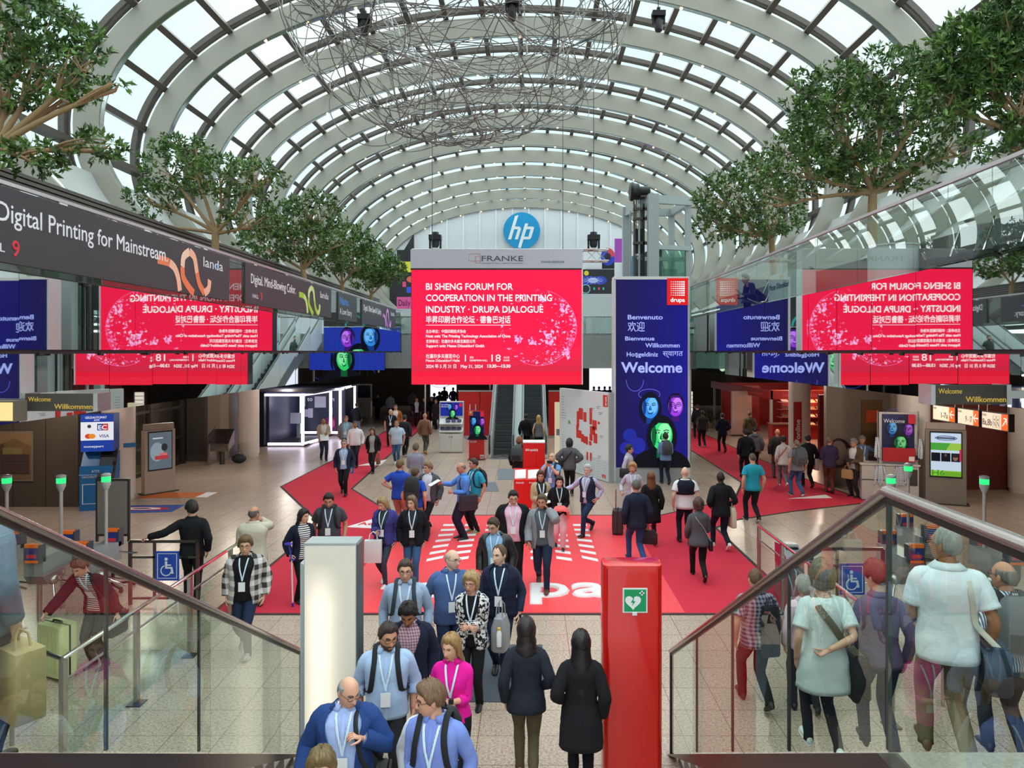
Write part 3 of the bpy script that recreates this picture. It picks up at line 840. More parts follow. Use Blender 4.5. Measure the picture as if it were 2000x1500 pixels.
# truss along the top of the screen and the moving lights on it
def truss(name, lab, p, q, wd, cat='truss', seg=.42, ch=.028):
    p, q = Vector(p), Vector(q); L_ = (q - p).length
    t = thing(name, lab, cat, p); a = (q - p).normalized()
    s1 = a.cross(Vector((0, 0, 1)))
    if s1.length < .1: s1 = Vector((1, 0, 0))
    s1.normalize(); s2 = s1.cross(a).normalized(); m = MB(); cr = [s1 * wd / 2 * i + s2 * wd / 2 * j for i, j in ((-1, -1), (1, -1), (1, 1), (-1, 1))]
    for c in cr: m.tube([tuple(c), tuple(c + a * L_)], ch, 8)
    m.build('chord', STEEL, t); m = MB(); n = max(2, int(L_ / seg))
    for k in range(n):
        for i in range(4):
            c0, c1 = cr[i], cr[(i + 1) % 4]
            if k % 2: c0, c1 = c1, c0
            m.tube([tuple(c0 + a * L_ * k / n), tuple(c1 + a * L_ * (k + 1) / n)], ch * .5, 5)
    m.build('bracing', STEEL, t); return t
tz = pz(494)
truss('truss', 'silver lattice truss behind the top of the red screen', (px(800), D + .75, tz), (px(1192), D + .75, tz), .42)
def moving_light(lab, x, y, z, hang, tilt=0, s=1.0, cable=0):
    t = thing('stage_light', lab, 'stage light', (x, y, z))
    K = mat('#17181b', .45)
    if hang:
        MB().box((-.2 * s, -.16 * s, -.1 * s), (.2 * s, .16 * s, .06 * s)).box((-.05 * s, -.05 * s, .06 * s), (.05 * s, .05 * s, .2 * s)).build('base', K, t, smooth=False)
        q = -1
    else:
        MB().box((-.2 * s, -.16 * s, .28 * s), (.2 * s, .16 * s, .44 * s)).build('base', K, t, smooth=False)
        q = 1
    for sx in (-1, 1): MB().box((sx * .17 * s - .03 * s, -.06 * s, min(0, q * .3 * s)), (sx * .17 * s + .03 * s, .06 * s, max(0, q * .3 * s))).build('yoke_arm', K, t, smooth=False)
    Mx = Matrix.Translation((0, 0, q * .24 * s)) @ Matrix.Rotation(R(tilt), 4, 'X')
    h_ = MB(); P = [(.02, -.30), (.11, -.30), (.13, -.2), (.125, .12), (.09, .2), (.02, .2)]
    th = np.arange(16) * 2 * PI / 16
    Rg = np.array([np.c_[r * s * np.cos(th), r * s * np.sin(th), np.full(16, z_ * s)] for r, z_ in P])
    h_.rings([[tuple(Mx @ Vector(p)) for p in r] for r in Rg]).build('lamp_head', K, t)
    if cable: MB().tube([(0, 0, .1), (0, 0, cable)], .012, 6).build('cable', K, t)
    return t
moving_light('black stage light on the truss at the left end of the red screen', px(845), D + .75, pz(480), False, 180, 1.15)
moving_light('black stage light on the truss at the right end of the red screen', px(1163), D + .75, pz(480), False, 180, 1.15, 6.9)
# spots hanging from the vault
for x, y, d, tl, lab in ((712, 52, 20, 12, 'black spotlight hanging below the left edge of the wire sculpture'), (1286, 45, 20, -10, 'black spotlight hanging right of the wire sculpture'), (1000, 22, 19, 0, 'black spotlight hanging inside the wire sculpture, near its centre')):
    X, Y, Z = at(x, y, d)
    moving_light(lab, X, Y, Z + .25, True, tl, .9, 15.9 - Z)

# ================================================================== welcome screen on the right
D = 24.7
t = thing('led_screen', 'tall blue welcome screen with greetings in many languages and three coloured faces', 'screen', (px(1274), D, 0))
o = t.location
MB().box((lx(1199), -.05, 0), (lx(1345), .6, .02)).box((lx(1203), 0, .02), (lx(1344), .55, .52)).build('plinth', mat('#a7adb2', .45), t, smooth=False)
MB().box((lx(1203), .0, .52), (lx(1344), .55, pz(545))).build('screen_body', mat('#2b2b30', .5), t, smooth=False)
MB().box((lx(1199), -.04, pz(546)), (lx(1346), .6, pz(540))).build('top_frame', WHITE, t, smooth=False)
for x in (1200.5, 1345): MB().box((lx(x) - .035, -.04, 0), (lx(x) + .035, .6, pz(545))).build('side_frame', mat('#d5d8dc', .4), t, smooth=False)
A = Art(t, (0, -.002, 0), d0=.001)
X0, X1 = lx(1203), lx(1343); Zt, Zb = pz(546), pz(913)
A.k = 1
for i in range(14):
    for j in range(6):
        f = i / 13; h_ = j / 5
        v = min(1, max(0, .15 + .85 * f * (1 - .55 * abs(h_ - .55))))
        A.rect(X0 + (X1 - X0) * i / 14, Zb + (Zt - Zb) * j / 6, X0 + (X1 - X0) * (i + 1) / 14, Zb + (Zt - Zb) * (j + 1) / 6, '#%02x%02x%02x' % (int(24 + 2 * v), int(20 + 4 * v), int(70 + 66 * v)), same=True)
for pts, c in (([(1223 + 17 * (1 - math.cos(u)), 742 + 22 * math.sin(u)) for u in np.linspace(0, PI, 20)], '#5a63d8'), ([(1268 + 21 * math.cos(u) ** 1, 770 + 10 * math.sin(u)) for u in np.linspace(0, 2 * PI, 30)], '#6a63d8')):
    A.line([(lx(x), pz(y)) for x, y in pts], .02, c)
for dx, dz, k in ((1230, 850, 13), (1245, 870, 16), (1222, 875, 12)): A.ell(lx(dx), pz(dz), k * D / F, k * D / F, '#202a98')
portrait(A, lx(1270), pz(795), 44 * D / F, '#2f8de8', '#123a86', '#6fbcff', '#0c0c26')
portrait(A, lx(1319), pz(793), 40 * D / F, '#9a3be0', '#3c1470', '#c77cff', '#0c0a22', long=False, glasses=True)
A.ell(lx(1290), pz(913), 58 * D / F, 38 * D / F, '#0a0a14', 0, PI)
portrait(A, lx(1292), pz(850), 58 * D / F, '#35d873', '#0c5c34', '#8df5ad', '#0b0b18')
s_ = lx(1343) - lx(1302)
drupa_mark(A, lx(1302), pz(596), s_, t, '-y', 0)
for k in range(1, 6): A.rect(X0, Zb + (Zt - Zb) * k / 6 - .004, X1, Zb + (Zt - Zb) * k / 6, '#0d0d28')
A.build()
TB = screen('#aab6ff', .95)
def wt_(s, x0, x1, y, cap, bold=.02, m=TB): text(s, t, (lx(x0), -.30 * 0 - .135, pz(y)), cap * D / F / .72, m, fit=lx(x1) - lx(x0), bold=bold)
wt_('Benvenuto', 1225, 1293, 624, 9)
wt_('欢迎', 1225, 1258, 646, 15, .004)
wt_('Bienvenue', 1220, 1277, 665, 8)
wt_('Willkommen', 1259, 1326, 678.5, 8.5)
wt_('Hoşgeldiniz', 1223, 1284, 696, 8.5)
wt_('स्वागत', 1293, 1332, 695, 10, .006)
wt_('Welcome', 1212, 1331, 727, 20, .03)
text('drupa', t, (lx(1308), -.135, pz(590)), .2, screen('#fff', 1), fit=lx(1336) - lx(1308), bold=.02)
# ================================================================== banners on the left gallery
BAN = mat('#37343a', .55)
def banner(lab, y0, y1, z0=5.66, z1=6.64):
    t = thing('banner', lab, 'banner', (XL + .035, y0, z0))
    MB().box((-.015, 0, 0), (.015, y1 - y0, z1 - z0)).build('board', BAN, t, smooth=False)
    for yy in np.arange(.6, y1 - y0, 2.3): MB().box((-.02, yy, z1 - z0), (.0, yy + .18, z1 - z0 + .03)).build('clip', WHITE, t, smooth=False)
    return t
BW = mat('#eceaf0', .5)
def ribbon_art(t, ya, yb, za, zb, cols):
    """the looped two-stroke ribbon emblem"""
    f = lambda x, z: (ya + (yb - ya) * (x - 25) / 620, zb + (za - zb) * (z - 200) / 520)
    A = Art(t, (.018, 0, 0), '+x', 'emblem', lit=False, d0=.0006)
    def sm(P, n=8):
        P = [np.array(p, float) for p in P]; P = [2 * P[0] - P[1]] + P + [2 * P[-1] - P[-2]]; o = []
        for i in range(1, len(P) - 2):
            for k in range(n):
                u = k / n; a, b, c, d = P[i - 1:i + 3]
                o.append(.5 * ((2 * b) + (c - a) * u + (2 * a - 5 * b + 4 * c - d) * u * u + (3 * b - a - 3 * c + d) * u ** 3))
        return o + [P[-2]]
    w_ = 88 * (zb - za) / 520
    for P, cc in ((([25, 415], [90, 415], [150, 420]), cols[0]), (([150, 420], [205, 465], [242, 560], [262, 690]), cols[1]),
                  (([425, 690], [370, 640], [300, 540], [290, 430]), cols[0]), (([290, 430], [305, 320], [372, 245]), cols[2]), (([372, 245], [430, 300], [462, 460]), cols[1]),
                  (([462, 460], [490, 570], [555, 670]), cols[0]), (([555, 670], [610, 610], [625, 505]), cols[1])):
        A.line([f(*p) for p in sm(P)], w_, cc)
    return A.build()
def landa(t, y, z, w_):
    text('landa', t, (.017, y, z), .3, BW, '+x', fit=w_, bold=-.004, ext=.001)
    A = Art(t, (.019, 0, 0), '+x', 'blue_dot', lit=False); A.ell(y + w_ * .66, z + .07, .045, .06, '#2f7fd8'); A.build()
b1 = banner('long dark banner reading Digital Printing for Mainstream with an orange ribbon emblem', 5.2, 16.25)
text('Digital Printing for Mainstream.', b1, (.017, 3.95, .53), .36, BW, '+x', fit=4.32, bold=.006, ext=.001)
text('HALL', b1, (.017, 3.62, .13), .16, BW, '+x', fit=.47, ext=.001)
text('9', b1, (.017, 4.22, .10), .30, mat('#d8283a', .5), '+x', bold=.02, ext=.001)
ribbon_art(b1, 7.9, 10.1, -.03, .93, ('#f07a4c', '#f6b89a', '#f9cdb6'))
landa(b1, 9.75, .62, .95)
b2 = banner('dark banner reading Digital Mind-Blowing Color with a green ribbon emblem', 17.15, 24.6)
text('Digital. Mind-Blowing Color.', b2, (.017, .35, .52), .34, BW, '+x', fit=3.35, bold=.006, ext=.001)
text('HALL', b2, (.017, .45, .17), .14, BW, '+x', fit=.4, ext=.001)
text('9', b2, (.017, .95, .14), .30, mat('#d8283a', .5), '+x', bold=.02, ext=.001)
ribbon_art(b2, 4.0, 6.15, -.03, .93, ('#a8d22c', '#cfe88a', '#d9eea6'))
landa(b2, 6.15, .60, .95)
b3 = banner('short dark banner reading Nano A Love Story in blue and white', 25.5, 28.25)
text('Nano.', b3, (.017, .18, .55), .42, mat('#3f8fe0', .5), '+x', fit=1.35, bold=.01, ext=.001)
text('A Love Story.', b3, (.017, .2, .2), .32, BW, '+x', fit=1.75, bold=.004, ext=.001)
b4 = banner('farthest dark banner reading Digital Offset Speed and Quality with a purple ribbon emblem', 29.1, 36.5)
text('Digital. Offset Speed & Quality.', b4, (.017, .3, .55), .34, BW, '+x', fit=3.5, bold=.004, ext=.001)
ribbon_art(b4, 4.1, 6.1, -.03, .93, ('#c06ac0', '#dca0dc', '#d48ad4'))
landa(b4, 6.1, .62, .9)

# welcome boards hanging before the galleries
def wboard(x0, x1, y, z0, z1, lab):
    t = thing('welcome_sign', lab, 'sign', (x0, y, z0)); w_ = x1 - x0; h = z1 - z0
    MB().box((0, 0, 0), (w_, .08, h)).build('board', mat('#56504a', .45), t, smooth=False)
    for x in (0, w_): MB().box((x - .03, -.01, -.005), (x + .03, .3, h + .005)).build('end_bracket', STEEL, t, smooth=False)
    MB().box((-.42 if x0 < 0 else w_, .03, h * .3), (0 if x0 < 0 else w_ + .3, .07, h * .7)).build('arm', STEEL, t, smooth=False)
    Y = mat('#f0cf62', .5, emit=.35)  # letters made slightly emissive to brighten them on the dim board
    text('Welcome', t, (w_ * .07, -.008, h * .56), h * .38, Y, fit=w_ * .31, ext=.002)
    text('Willkommen', t, (w_ * .43, -.008, h * .13), h * .40, Y, fit=w_ * .53, bold=.01, ext=.002)
dL, dR = 9.8, 9.5
wboard((46 - VX) * dL / F, (187 - VX) * dL / F, dL, pz_ := CAM_H - (803 - VY) * dL / F, CAM_H - (769 - VY) * dL / F, 'dark Welcome Willkommen board hanging before the left gallery')
wboard((1822 - VX) * dR / F, (1970 - VX) * dR / F, dR, CAM_H - (790 - VY) * dR / F, CAM_H - (752 - VY) * dR / F, 'dark Welcome Willkommen board hanging before the right gallery')
t = thing('light_box', 'small warm lit box at the left edge beside the Welcome board', 'light box', (-6.93, 9.4, 3.58))
MB().box((-.35, 0, 0), (.17, .25, .27)).build('housing', mat('#6a6154', .4), t, smooth=False)
MB().box((-.34, -.01, .015), (.155, 0, .255)).build('lit_face', mat('#f2dc96', emit=.75), t, smooth=False)

# hall direction signs on the right
for i, (y1, y0, s, arrow, lab) in enumerate(((19.9, 18.85, '1-7a', 0, 'lit hall sign for halls 1-7a with left arrow'), (18.75, 17.85, '9 - 17', 0, 'lit hall sign for halls 9 to 17 with left arrow'), (17.75, 16.75, '8a,8b', 1, 'lit hall sign for halls 8a and 8b with slanting arrow'))):
    t = thing('hall_sign', lab, 'sign', (11.2, y1, 2.62), group='hall direction signs')
    w_ = y1 - y0
    MB().box((0, -w_, 0), (.14, 0, .42)).build('housing', mat('#3a332c', .4), t, smooth=False)
    A = Art(t, (-.002, 0, 0), '-x', 'lit_face', e=.95)
    A.rect(.02, .02, w_ * .74, .40, '#f6dcc0'); A.rect(w_ * .74, .02, w_ - .02, .40, '#ee6424', same=True)
    for yy in (-.12, -w_ + .12): MB().tube([(.07, yy, .42), (.07, yy, 1.13)], .015, 6).build('hanger', STEEL, t)
    c = w_ * .865
    if not arrow: A.line([(c + .09, .21), (c - .09, .21)], .03, '#fff4ea'); A.line([(c, .31), (c - .09, .21), (c, .11)], .03, '#fff4ea')
    else: A.line([(c - .08, .12), (c + .07, .3)], .03, '#fff4ea'); A.line([(c - .04, .3), (c + .07, .3), (c + .07, .17)], .03, '#fff4ea')
    if arrow:
        for q in (.50, .64): A.line([(w_ * q - .05, .06), (w_ * q + .05, .06), (w_ * q + .05, .34), (w_ * q - .05, .34)], .012, '#5a4638', True); A.ell(w_ * q, .25, .018, .02, '#3a2a20'); A.line([(w_ * q - .01, .2), (w_ * q + .01, .14), (w_ * q + .035, .1)], .02, '#3a2a20')
    A.build()
    K = mat('#3a2a22', .5)
    text(s, t, (-.014, -w_ * (.40 if not arrow else .05), .09), .22, K, '-x', ext=.001, fit=w_ * (.3 if not arrow else .36), bold=.005)
    text('Halle', t, (-.014, -.03, .31), .09, K, '-x', ext=.001)

# ================================================================== far end boards
# logo disc on the end wall
t = thing('logo_disc', 'round blue hp logo on the white end wall', 'logo', at(1019, 451, 59.55))
MB().rings([[(r * math.cos(a), y, r * math.sin(a)) for a in np.linspace(0, 2 * PI, 49)[:-1]] for r, y in ((1.53, 0), (1.53, -.1))]).build('disc', mat('#1a9ad6', .4), t)
A = Art(t, (0, -.11, 0), lit=False, name='letters')
sk = lambda P: [(x + z * .30, z) for x, z in P]
hpW = '#f4f8fb'
A.poly(sk([(-.92, -.72), (-.66, -.72), (-.66, 1.30), (-.92, 1.22)]), hpW)
A.poly(sk([(-.66, .34), (-.28, .34), (-.10, .18), (-.10, -.72), (-.36, -.72), (-.36, .12), (-.66, .12)]), hpW, same=True)
A.poly(sk([(.10, -1.38), (.36, -1.46), (.36, .60), (.10, .60)]), hpW, same=True)
A.poly(sk([(.36, .34), (.36, .12), (.70, .12), (.70, -.50), (.36, -.50), (.36, -.72), (.86, -.72), (.96, -.62), (.96, .24), (.86, .34)]), hpW, same=True)
A.build()
def board(lab, x0, y0, x1, y1, d, c, cat='board', nm='display_board'):
    X0, _, Z1 = at(x0, y0, d); X1, _, Z0 = at(x1, y1, d)
    t = thing(nm, lab, cat, (X0, d, Z0))
    MB().box((0, 0, 0), (X1 - X0, .2, Z1 - Z0)).build('panel', mat(c, .5), t, smooth=False)
    return t, X1 - X0, Z1 - Z0
t, w_, h = board('black board with coloured squares and a pink Daily strip, left of the red screen', 775, 488, 830, 603, 50, '#26262c')
A = Art(t, (0, -.002, 0), lit=False)
A.rect(0, 0, w_, h * .2, '#e35aa0'); A.rect(w_ * .35, h * .27, w_ * .5, h * .37, '#3a5ae0'); A.rect(w_ * .2, h * .37, w_ * .33, h * .46, '#e8508a', same=True); A.rect(w_ * .1, h * .62, w_ * .55, h * .8, '#e8e040', same=True)
A.ell(w_ * .5, h * .5, .3, .22, '#e06a4a'); A.build()
text('Daily', t, (w_ * .06, -.012, h * .05), .62, mat('#2a1830', .5), fit=w_ * .42)
t, w_, h = board('black board with glowing blue pill and yellow dot, right of the red screen', 1128, 526, 1200, 574, 50, '#2a2b30')
A = Art(t, (0, -.002, 0), lit=False)
A.ell(w_ * .28, h * .55, .9, .3, '#3a4cc0'); A.ell(w_ * .6, h * .55, .5, .3, '#3a4cc0'); A.ell(w_ * .42, h * .55, .35, .18, '#dfe8ff')
for k in range(14): a = k * .45; A.line([(w_ * .42, h * .55), (w_ * .42 + .7 * math.cos(a), h * .55 + .26 * math.sin(a))], .03, '#b8c4ff')
A.ell(w_ * .24, h * .84, .17, .17, '#e8d840'); A.line([(w_ * .22 + .3 * math.cos(a), h * .2 + .3 * math.sin(a)) for a in np.linspace(0, 6.2, 20)], .05, '#9ad8f0')
for x, c in ((.45, '#30c0a0'), (.58, '#e84a70'), (.7, '#30c0a0')): A.rect(w_ * x - .06, h * .16, w_ * x + .06, h * .26, c)
A.build()
t, w_, h = board('white board with a round blue and red emblem behind the truss', 1142, 478, 1200, 525, 50.4, '#e6eaf0')
A = Art(t, (0, -.002, 0), lit=False); c_ = (w_ * .78, h * .5)
A.rect(w_ * .58, 0, w_, h * .42, '#26262c'); A.ell(*c_, .5, .62, '#2f4cc8'); A.ell(*c_, .5, .62, '#e05060', 0, PI / 2); A.poly([c_, (c_[0] + .5, c_[1]), (c_[0], c_[1] + .62)], '#e05060'); A.ell(*c_, .22, .25, '#26262c'); A.build()
t, w_, h = board('plain purple panel beside the lift tower', 1201, 466, 1216, 512, 49, '#a94ab8')
for x0, x1, nm in ((775, 830, 'left'), (1128, 1215, 'right')):
    X0, X1 = at(x0, 0, 50)[0], at(x1, 0, 50)[0]
    m = MB().box((X0, 50.0, 5.5), (X1, 50.3, at(0, 603 if nm == 'left' else 574, 50)[2]))
    struct(m, 'wall_far_' + nm, mat('#b9bec0', .5), label='grey wall carrying the far display boards')
# blue banner with faces on the far wall, seen only in the mirrors
t = thing('display_board', 'wide blue board with three coloured faces, mirrored in the left gallery front', 'board', (-6.3, 41.0, 3.45))
MB().box((0, 0, 0), (4.4, .1, 2.45)).build('panel', mat('#1b2a9a', .5), t, smooth=False)
for x in (.3, 4.0): MB().box((x, .02, -3.45), (x + .08, .1, 0)).build('support', STEEL, t, smooth=False)
A = Art(t, (0, -.002, 0), e=.9); A.rect(0, 0, 4.4, 2.45, '#2036a8'); three_faces(A, 2.2, 1.25, 2.2); A.build()

t = thing('display_board', 'dark board with teal rings above the blue faces board, seen in the mirrors', 'board', (-6.3, 41.0, 5.95))
MB().box((0, 0, 0), (4.4, .1, .8)).build('panel', BAN, t, smooth=False)
A = Art(t, (0, -.002, 0), lit=False)
for c in (1.6, 2.6): A.line([(c + .5 * math.cos(a), -.0 + .62 * math.sin(a)) for a in np.linspace(.05, PI - .05, 20)], .13, '#3ac0c0')
A.build()
# ================================================================== trees on the galleries
LEAFA = bpy.data.materials.new('leaves'); LEAFA.use_nodes = True
q = LEAFA.node_tree; b = q.nodes['Principled BSDF']
oi = q.nodes.new('ShaderNodeTexCoord'); nn = q.nodes.new('ShaderNodeTexNoise'); nn.inputs['Scale'].default_value = 5; nn.inputs['Detail'].default_value = 4
cr = q.nodes.new('ShaderNodeValToRGB'); q.links.new(oi.outputs['Object'], nn.inputs['Vector']); q.links.new(nn.outputs['Fac'], cr.inputs['Fac'])
e = cr.color_ramp.elements; e[0].position = .35; e[0].color = (*lin('#2c4720'), 1); e[1].position = .68; e[1].color = (*lin('#6d9440'), 1)
q.links.new(cr.outputs['Color'], b.inputs['Base Color']); b.inputs['Roughness'].default_value = .42
b.inputs['Transmission Weight'].default_value = 0; b.inputs['Subsurface Weight'].default_value = 0
BARK = mat('#a98d68', .8, bump=.4, bscale=25)
def tree(lab, base, blobs, n, seed, stem=(0, 0, 1), leaf=.10):
    rg = np.random.RandomState(seed)
    t = thing('indoor_tree', lab, 'tree', base, group=None)
    B = [np.array(b_, float) for b_ in blobs]
    m = MB(); tips = []
    root = np.array((0, 0, 0.)); fork = np.array(stem, float) * .3
    def limb(p, q_, r0, r1, sag=.1):
        mid = (p + q_) / 2 + rg.normal(0, .06, 3) * np.linalg.norm(q_ - p) + np.array((0, 0, sag * np.linalg.norm(q_ - p)))
        pts = [(1 - u) ** 2 * p + 2 * u * (1 - u) * mid + u * u * q_ for u in np.linspace(0, 1, 7)]
        m.tube(pts, np.linspace(r0, r1, 7), 7); return pts
    limb(root - np.array((0, 0, .9)), fork, .11, .085, 0)
    for bl in B:
        c, r = bl[:3], bl[3:6]
        pts = limb(fork, c - np.array((0, 0, r[2] * .35)), .05, .024, .06)
        for k in range(9):
            v = rg.normal(0, 1, 3); v /= np.linalg.norm(v); v[2] = abs(v[2]) * .9 - .2
            tip = c + v * r * rg.uniform(.55, .92)
            pp = limb(pts[rg.randint(3, 7)], tip, .022, .007, .05)
            tips += [(p_, tip) for p_ in pp[3:]]
    m.build('trunk', BARK, t, ang=60)
    V, Fc = [], []
    vol = np.array([b_[3] * b_[4] * b_[5] for b_ in B]); vol = vol / vol.sum()
    ncl = int(n * 1.45) // 9
    for k in range(ncl):
        bl = B[rg.choice(len(B), p=vol)]
        v = rg.normal(0, 1, 3); v /= np.linalg.norm(v); rr = rg.uniform(.25, 1) ** .45
        # clumps leave gaps between the sprays
        c = bl[:3] + v * bl[3:6] * rr
        if math.sin(c[0] * 5.1 + 1.3 * seed) * math.sin(c[1] * 4.3) * math.sin(c[2] * 5.7 + seed) > .55: continue
        ax = v * .8 + rg.normal(0, .5, 3) + np.array((0, 0, .35)); ax /= np.linalg.norm(ax)
        for j in range(9):
            d = ax * .55 + rg.normal(0, .62, 3); d /= np.linalg.norm(d)
            s_ = np.cross(d, rg.normal(0, 1, 3)); s_ /= np.linalg.norm(s_) + 1e-9; nrm = np.cross(d, s_)
            l = leaf * rg.uniform(.7, 1.25); wd = l * .19; o = c + ax * rg.uniform(-.05, .05)
            i0 = len(V)
            V += [o, o + d * l * .45 + s_ * wd + nrm * wd * .35, o + d * l, o + d * l * .45 - s_ * wd + nrm * wd * .35]
            Fc += [(i0, i0 + 1, i0 + 2), (i0, i0 + 2, i0 + 3)]
    MB().add(V, Fc).build('foliage', LEAFA, t, smooth=False)
    return t
def blob(x, y, d, base, rx, rz, ry=None):
    X, Y, Z = at(x, y, d); s_ = d / F
    return (X - base[0], Y - base[1], Z - base[2], rx * s_, (ry or rx) * s_, rz * s_)
def gtree(lab, tx, ty, d, bl, n, seed, stem=(0, 0, 1), leaf=.12):
    base = at(tx, ty, d)
    return tree(lab, base, [blob(x, y, d + dd, base, rx, rz) for x, y, rx, rz, dd in bl], n, seed, stem, leaf)
gtree('tall leafy indoor tree rising behind the right gallery rail above the glass parapet', 1705, 405, 14.6, [(1640, 250, 105, 95, .3), (1740, 150, 90, 60, 0), (1560, 320, 90, 70, .4), (1800, 200, 80, 90, -.4), (1620, 180, 90, 60, .3), (1870, 290, 70, 40, -.5), (1700, 330, 90, 50, .2), (1520, 390, 60, 40, .4), (1780, 340, 60, 40, 0)], 11500, 2, (.05, .1, 1))
gtree('leafy indoor tree at the right edge of the picture, nearest on the right gallery', 2070, 330, 10.4, [(1900, 110, 90, 85, .2), (1985, 60, 90, 70, 0), (1850, 190, 60, 70, .2), (1990, 200, 50, 70, 0), (1980, 290, 40, 25, 0)], 7000, 3, (-.35, .1, 1))
gtree('small leafy indoor tree left of the tall one on the right gallery, by the lift', 1512, 486, 20.4, [(1420, 385, 70, 50, .2), (1480, 340, 60, 40, 0), (1520, 420, 55, 50, -.3), (1400, 440, 45, 35, .3), (1470, 450, 60, 35, .2)], 5000, 4, (-.2, .1, 1), .13)
gtree('leafy indoor tree at the left edge of the picture, nearest on the left gallery', -25, 330, 10.2, [(60, 50, 100, 60, .2), (165, 120, 45, 80, .1), (10, 170, 60, 50, 0), (120, 190, 50, 22, .2), (60, 305, 80, 30, 0), (195, 285, 50, 28, .1), (225, 170, 24, 20, .1), (90, 120, 60, 50, .2)], 3600, 5, (.25, .1, 1))
gtree('second leafy indoor tree from the left, rising above the Mainstream banner', 418, 480, 17.2, [(340, 330, 70, 55, .2), (430, 350, 80, 50, 0), (500, 350, 60, 45, -.2), (300, 390, 55, 35, .2), (360, 290, 60, 28, .2), (490, 430, 60, 40, 0), (290, 440, 40, 20, 0)], 5200, 6, (.1, .1, 1))
gtree('leafy indoor tree above the Mind-Blowing Color banner, darker small crown', 590, 545, 23.4, [(560, 430, 65, 45, .2), (620, 410, 55, 40, 0), (520, 470, 60, 45, 0), (650, 470, 50, 40, 0), (600, 480, 60, 40, .2)], 5500, 7, (.1, .1, 1), .14)
gtree('leafy indoor tree above the Nano banner', 668, 572, 28.6, [(680, 470, 50, 40, 0), (700, 510, 45, 35, 0), (640, 510, 40, 30, 0)], 3500, 8, (0, 0, 1), .16)
gtree('farthest leafy indoor tree on the left gallery, beside the red screen', 724, 588, 34.2, [(735, 510, 40, 40, 0), (765, 530, 30, 30, 0), (715, 545, 35, 25, 0)], 3500, 9, (.1, 0, 1), .17)

# ================================================================== wire sculpture
t = thing('wire_sculpture', 'huge tangled bowl of thin steel wires hanging under the vault', 'sculpture', (-2.2, 22, 15.4))
rg = np.random.RandomState(5)
WIRE = mat('#77736e', .4, .6)
Rb, Hb = 5.35, 4.3
bowl = lambda u, v: np.array((Rb * math.cos(u) * math.cos(v), Rb * .95 * math.sin(u) * math.cos(v), -Hb * math.sin(v)))
def wires(name, n, r, fn):
    for _ in range(n): MB().tube(fn(), r, 5, closed=True).build(name, WIRE, t)
def bigring():
    c = rg.normal(0, 1, 3); c /= np.linalg.norm(c); off = rg.uniform(-.75, .75)
    a = np.cross(c, (0, 0, 1.)); a /= np.linalg.norm(a); b_ = np.cross(c, a)
    rad = math.sqrt(1 - off * off); P = []
    for u in np.linspace(0, 2 * PI, 61)[:-1]:
        p = c * off + (a * math.cos(u) + b_ * math.sin(u)) * rad
        P.append((p[0] * Rb, p[1] * Rb * .95, max(-Hb, min(.6, p[2] * Hb if p[2] < 0 else p[2] * .7))))
    return P
wires('wire_ring', 46, .015, bigring)
def smallring():
    u, v = rg.uniform(0, 2 * PI), rg.uniform(.1, 1.4); c = bowl(u, v) * rg.uniform(.55, .98); r = rg.uniform(.4, 1.3)
    a = rg.normal(0, 1, 3); a /= np.linalg.norm(a); b_ = np.cross(a, rg.normal(0, 1, 3)); b_ /= np.linalg.norm(b_)
    return [tuple(c + r * (a * math.cos(k) + b_ * math.sin(k))) for k in np.linspace(0, 2 * PI, 31)[:-1]]
wires('wire_loop', 30, .015, smallring)
for v in (1.36, 1.25, 1.15, 1.42):
    MB().tube([tuple(bowl(u, v) + rg.normal(0, .07, 3)) for u in np.linspace(0, 2 * PI, 49)[:-1]], .022, 5, closed=True).build('rim_ring', WIRE, t)
for _ in range(8):
    a, b_ = bowl(rg.uniform(0, 6.28), rg.uniform(0, 1.3)), bowl(rg.uniform(0, 6.28), rg.uniform(-.1, .7))
    MB().tube([a, (a + b_) / 2 + rg.normal(0, .3, 3), b_], .015, 5).build('wire_rod', WIRE, t)
def tri_truss(p, q_, wd):
    p, q_ = np.array(p, float), np.array(q_, float); d = q_ - p; L_ = np.linalg.norm(d); d /= L_
    s1 = np.cross(d, (0, 0, 1.)); s1 /= np.linalg.norm(s1) + 1e-9; s2 = np.cross(s1, d); m = MB()
    cr_ = [s1 * wd / 2, -s1 * wd / 2, s2 * wd * .8]
    for c in cr_: m.tube([p + c, q_ + c], .02, 6)
    n = int(L_ / .35)
    for k in range(n):
        for i in range(3): m.tube([p + cr_[i] + d * L_ * k / n, p + cr_[(i + 1) % 3] + d * L_ * (k + 1) / n], .012, 4)
    m.build('lattice_arm', mat('#c2c2c0', .3, .8), t)
tri_truss((-3.6, -1, 1.2), (-.8, .5, -2.7), .3); tri_truss((4.6, -1, 1.0), (2.9, 1, -2.2), .3); tri_truss((1.8, 0, 1.2), (2.0, .3, -1.6), .3); tri_truss((-2.2, 1, -1.3), (.1, .8, -2.0), .25)
for x, y in ((-3.6, -1), (4.6, -1), (1.8, 0)): MB().tube([(x, y, 1.2), (x, y, .9)], .02, 6).build('hanger', BLACK, t)

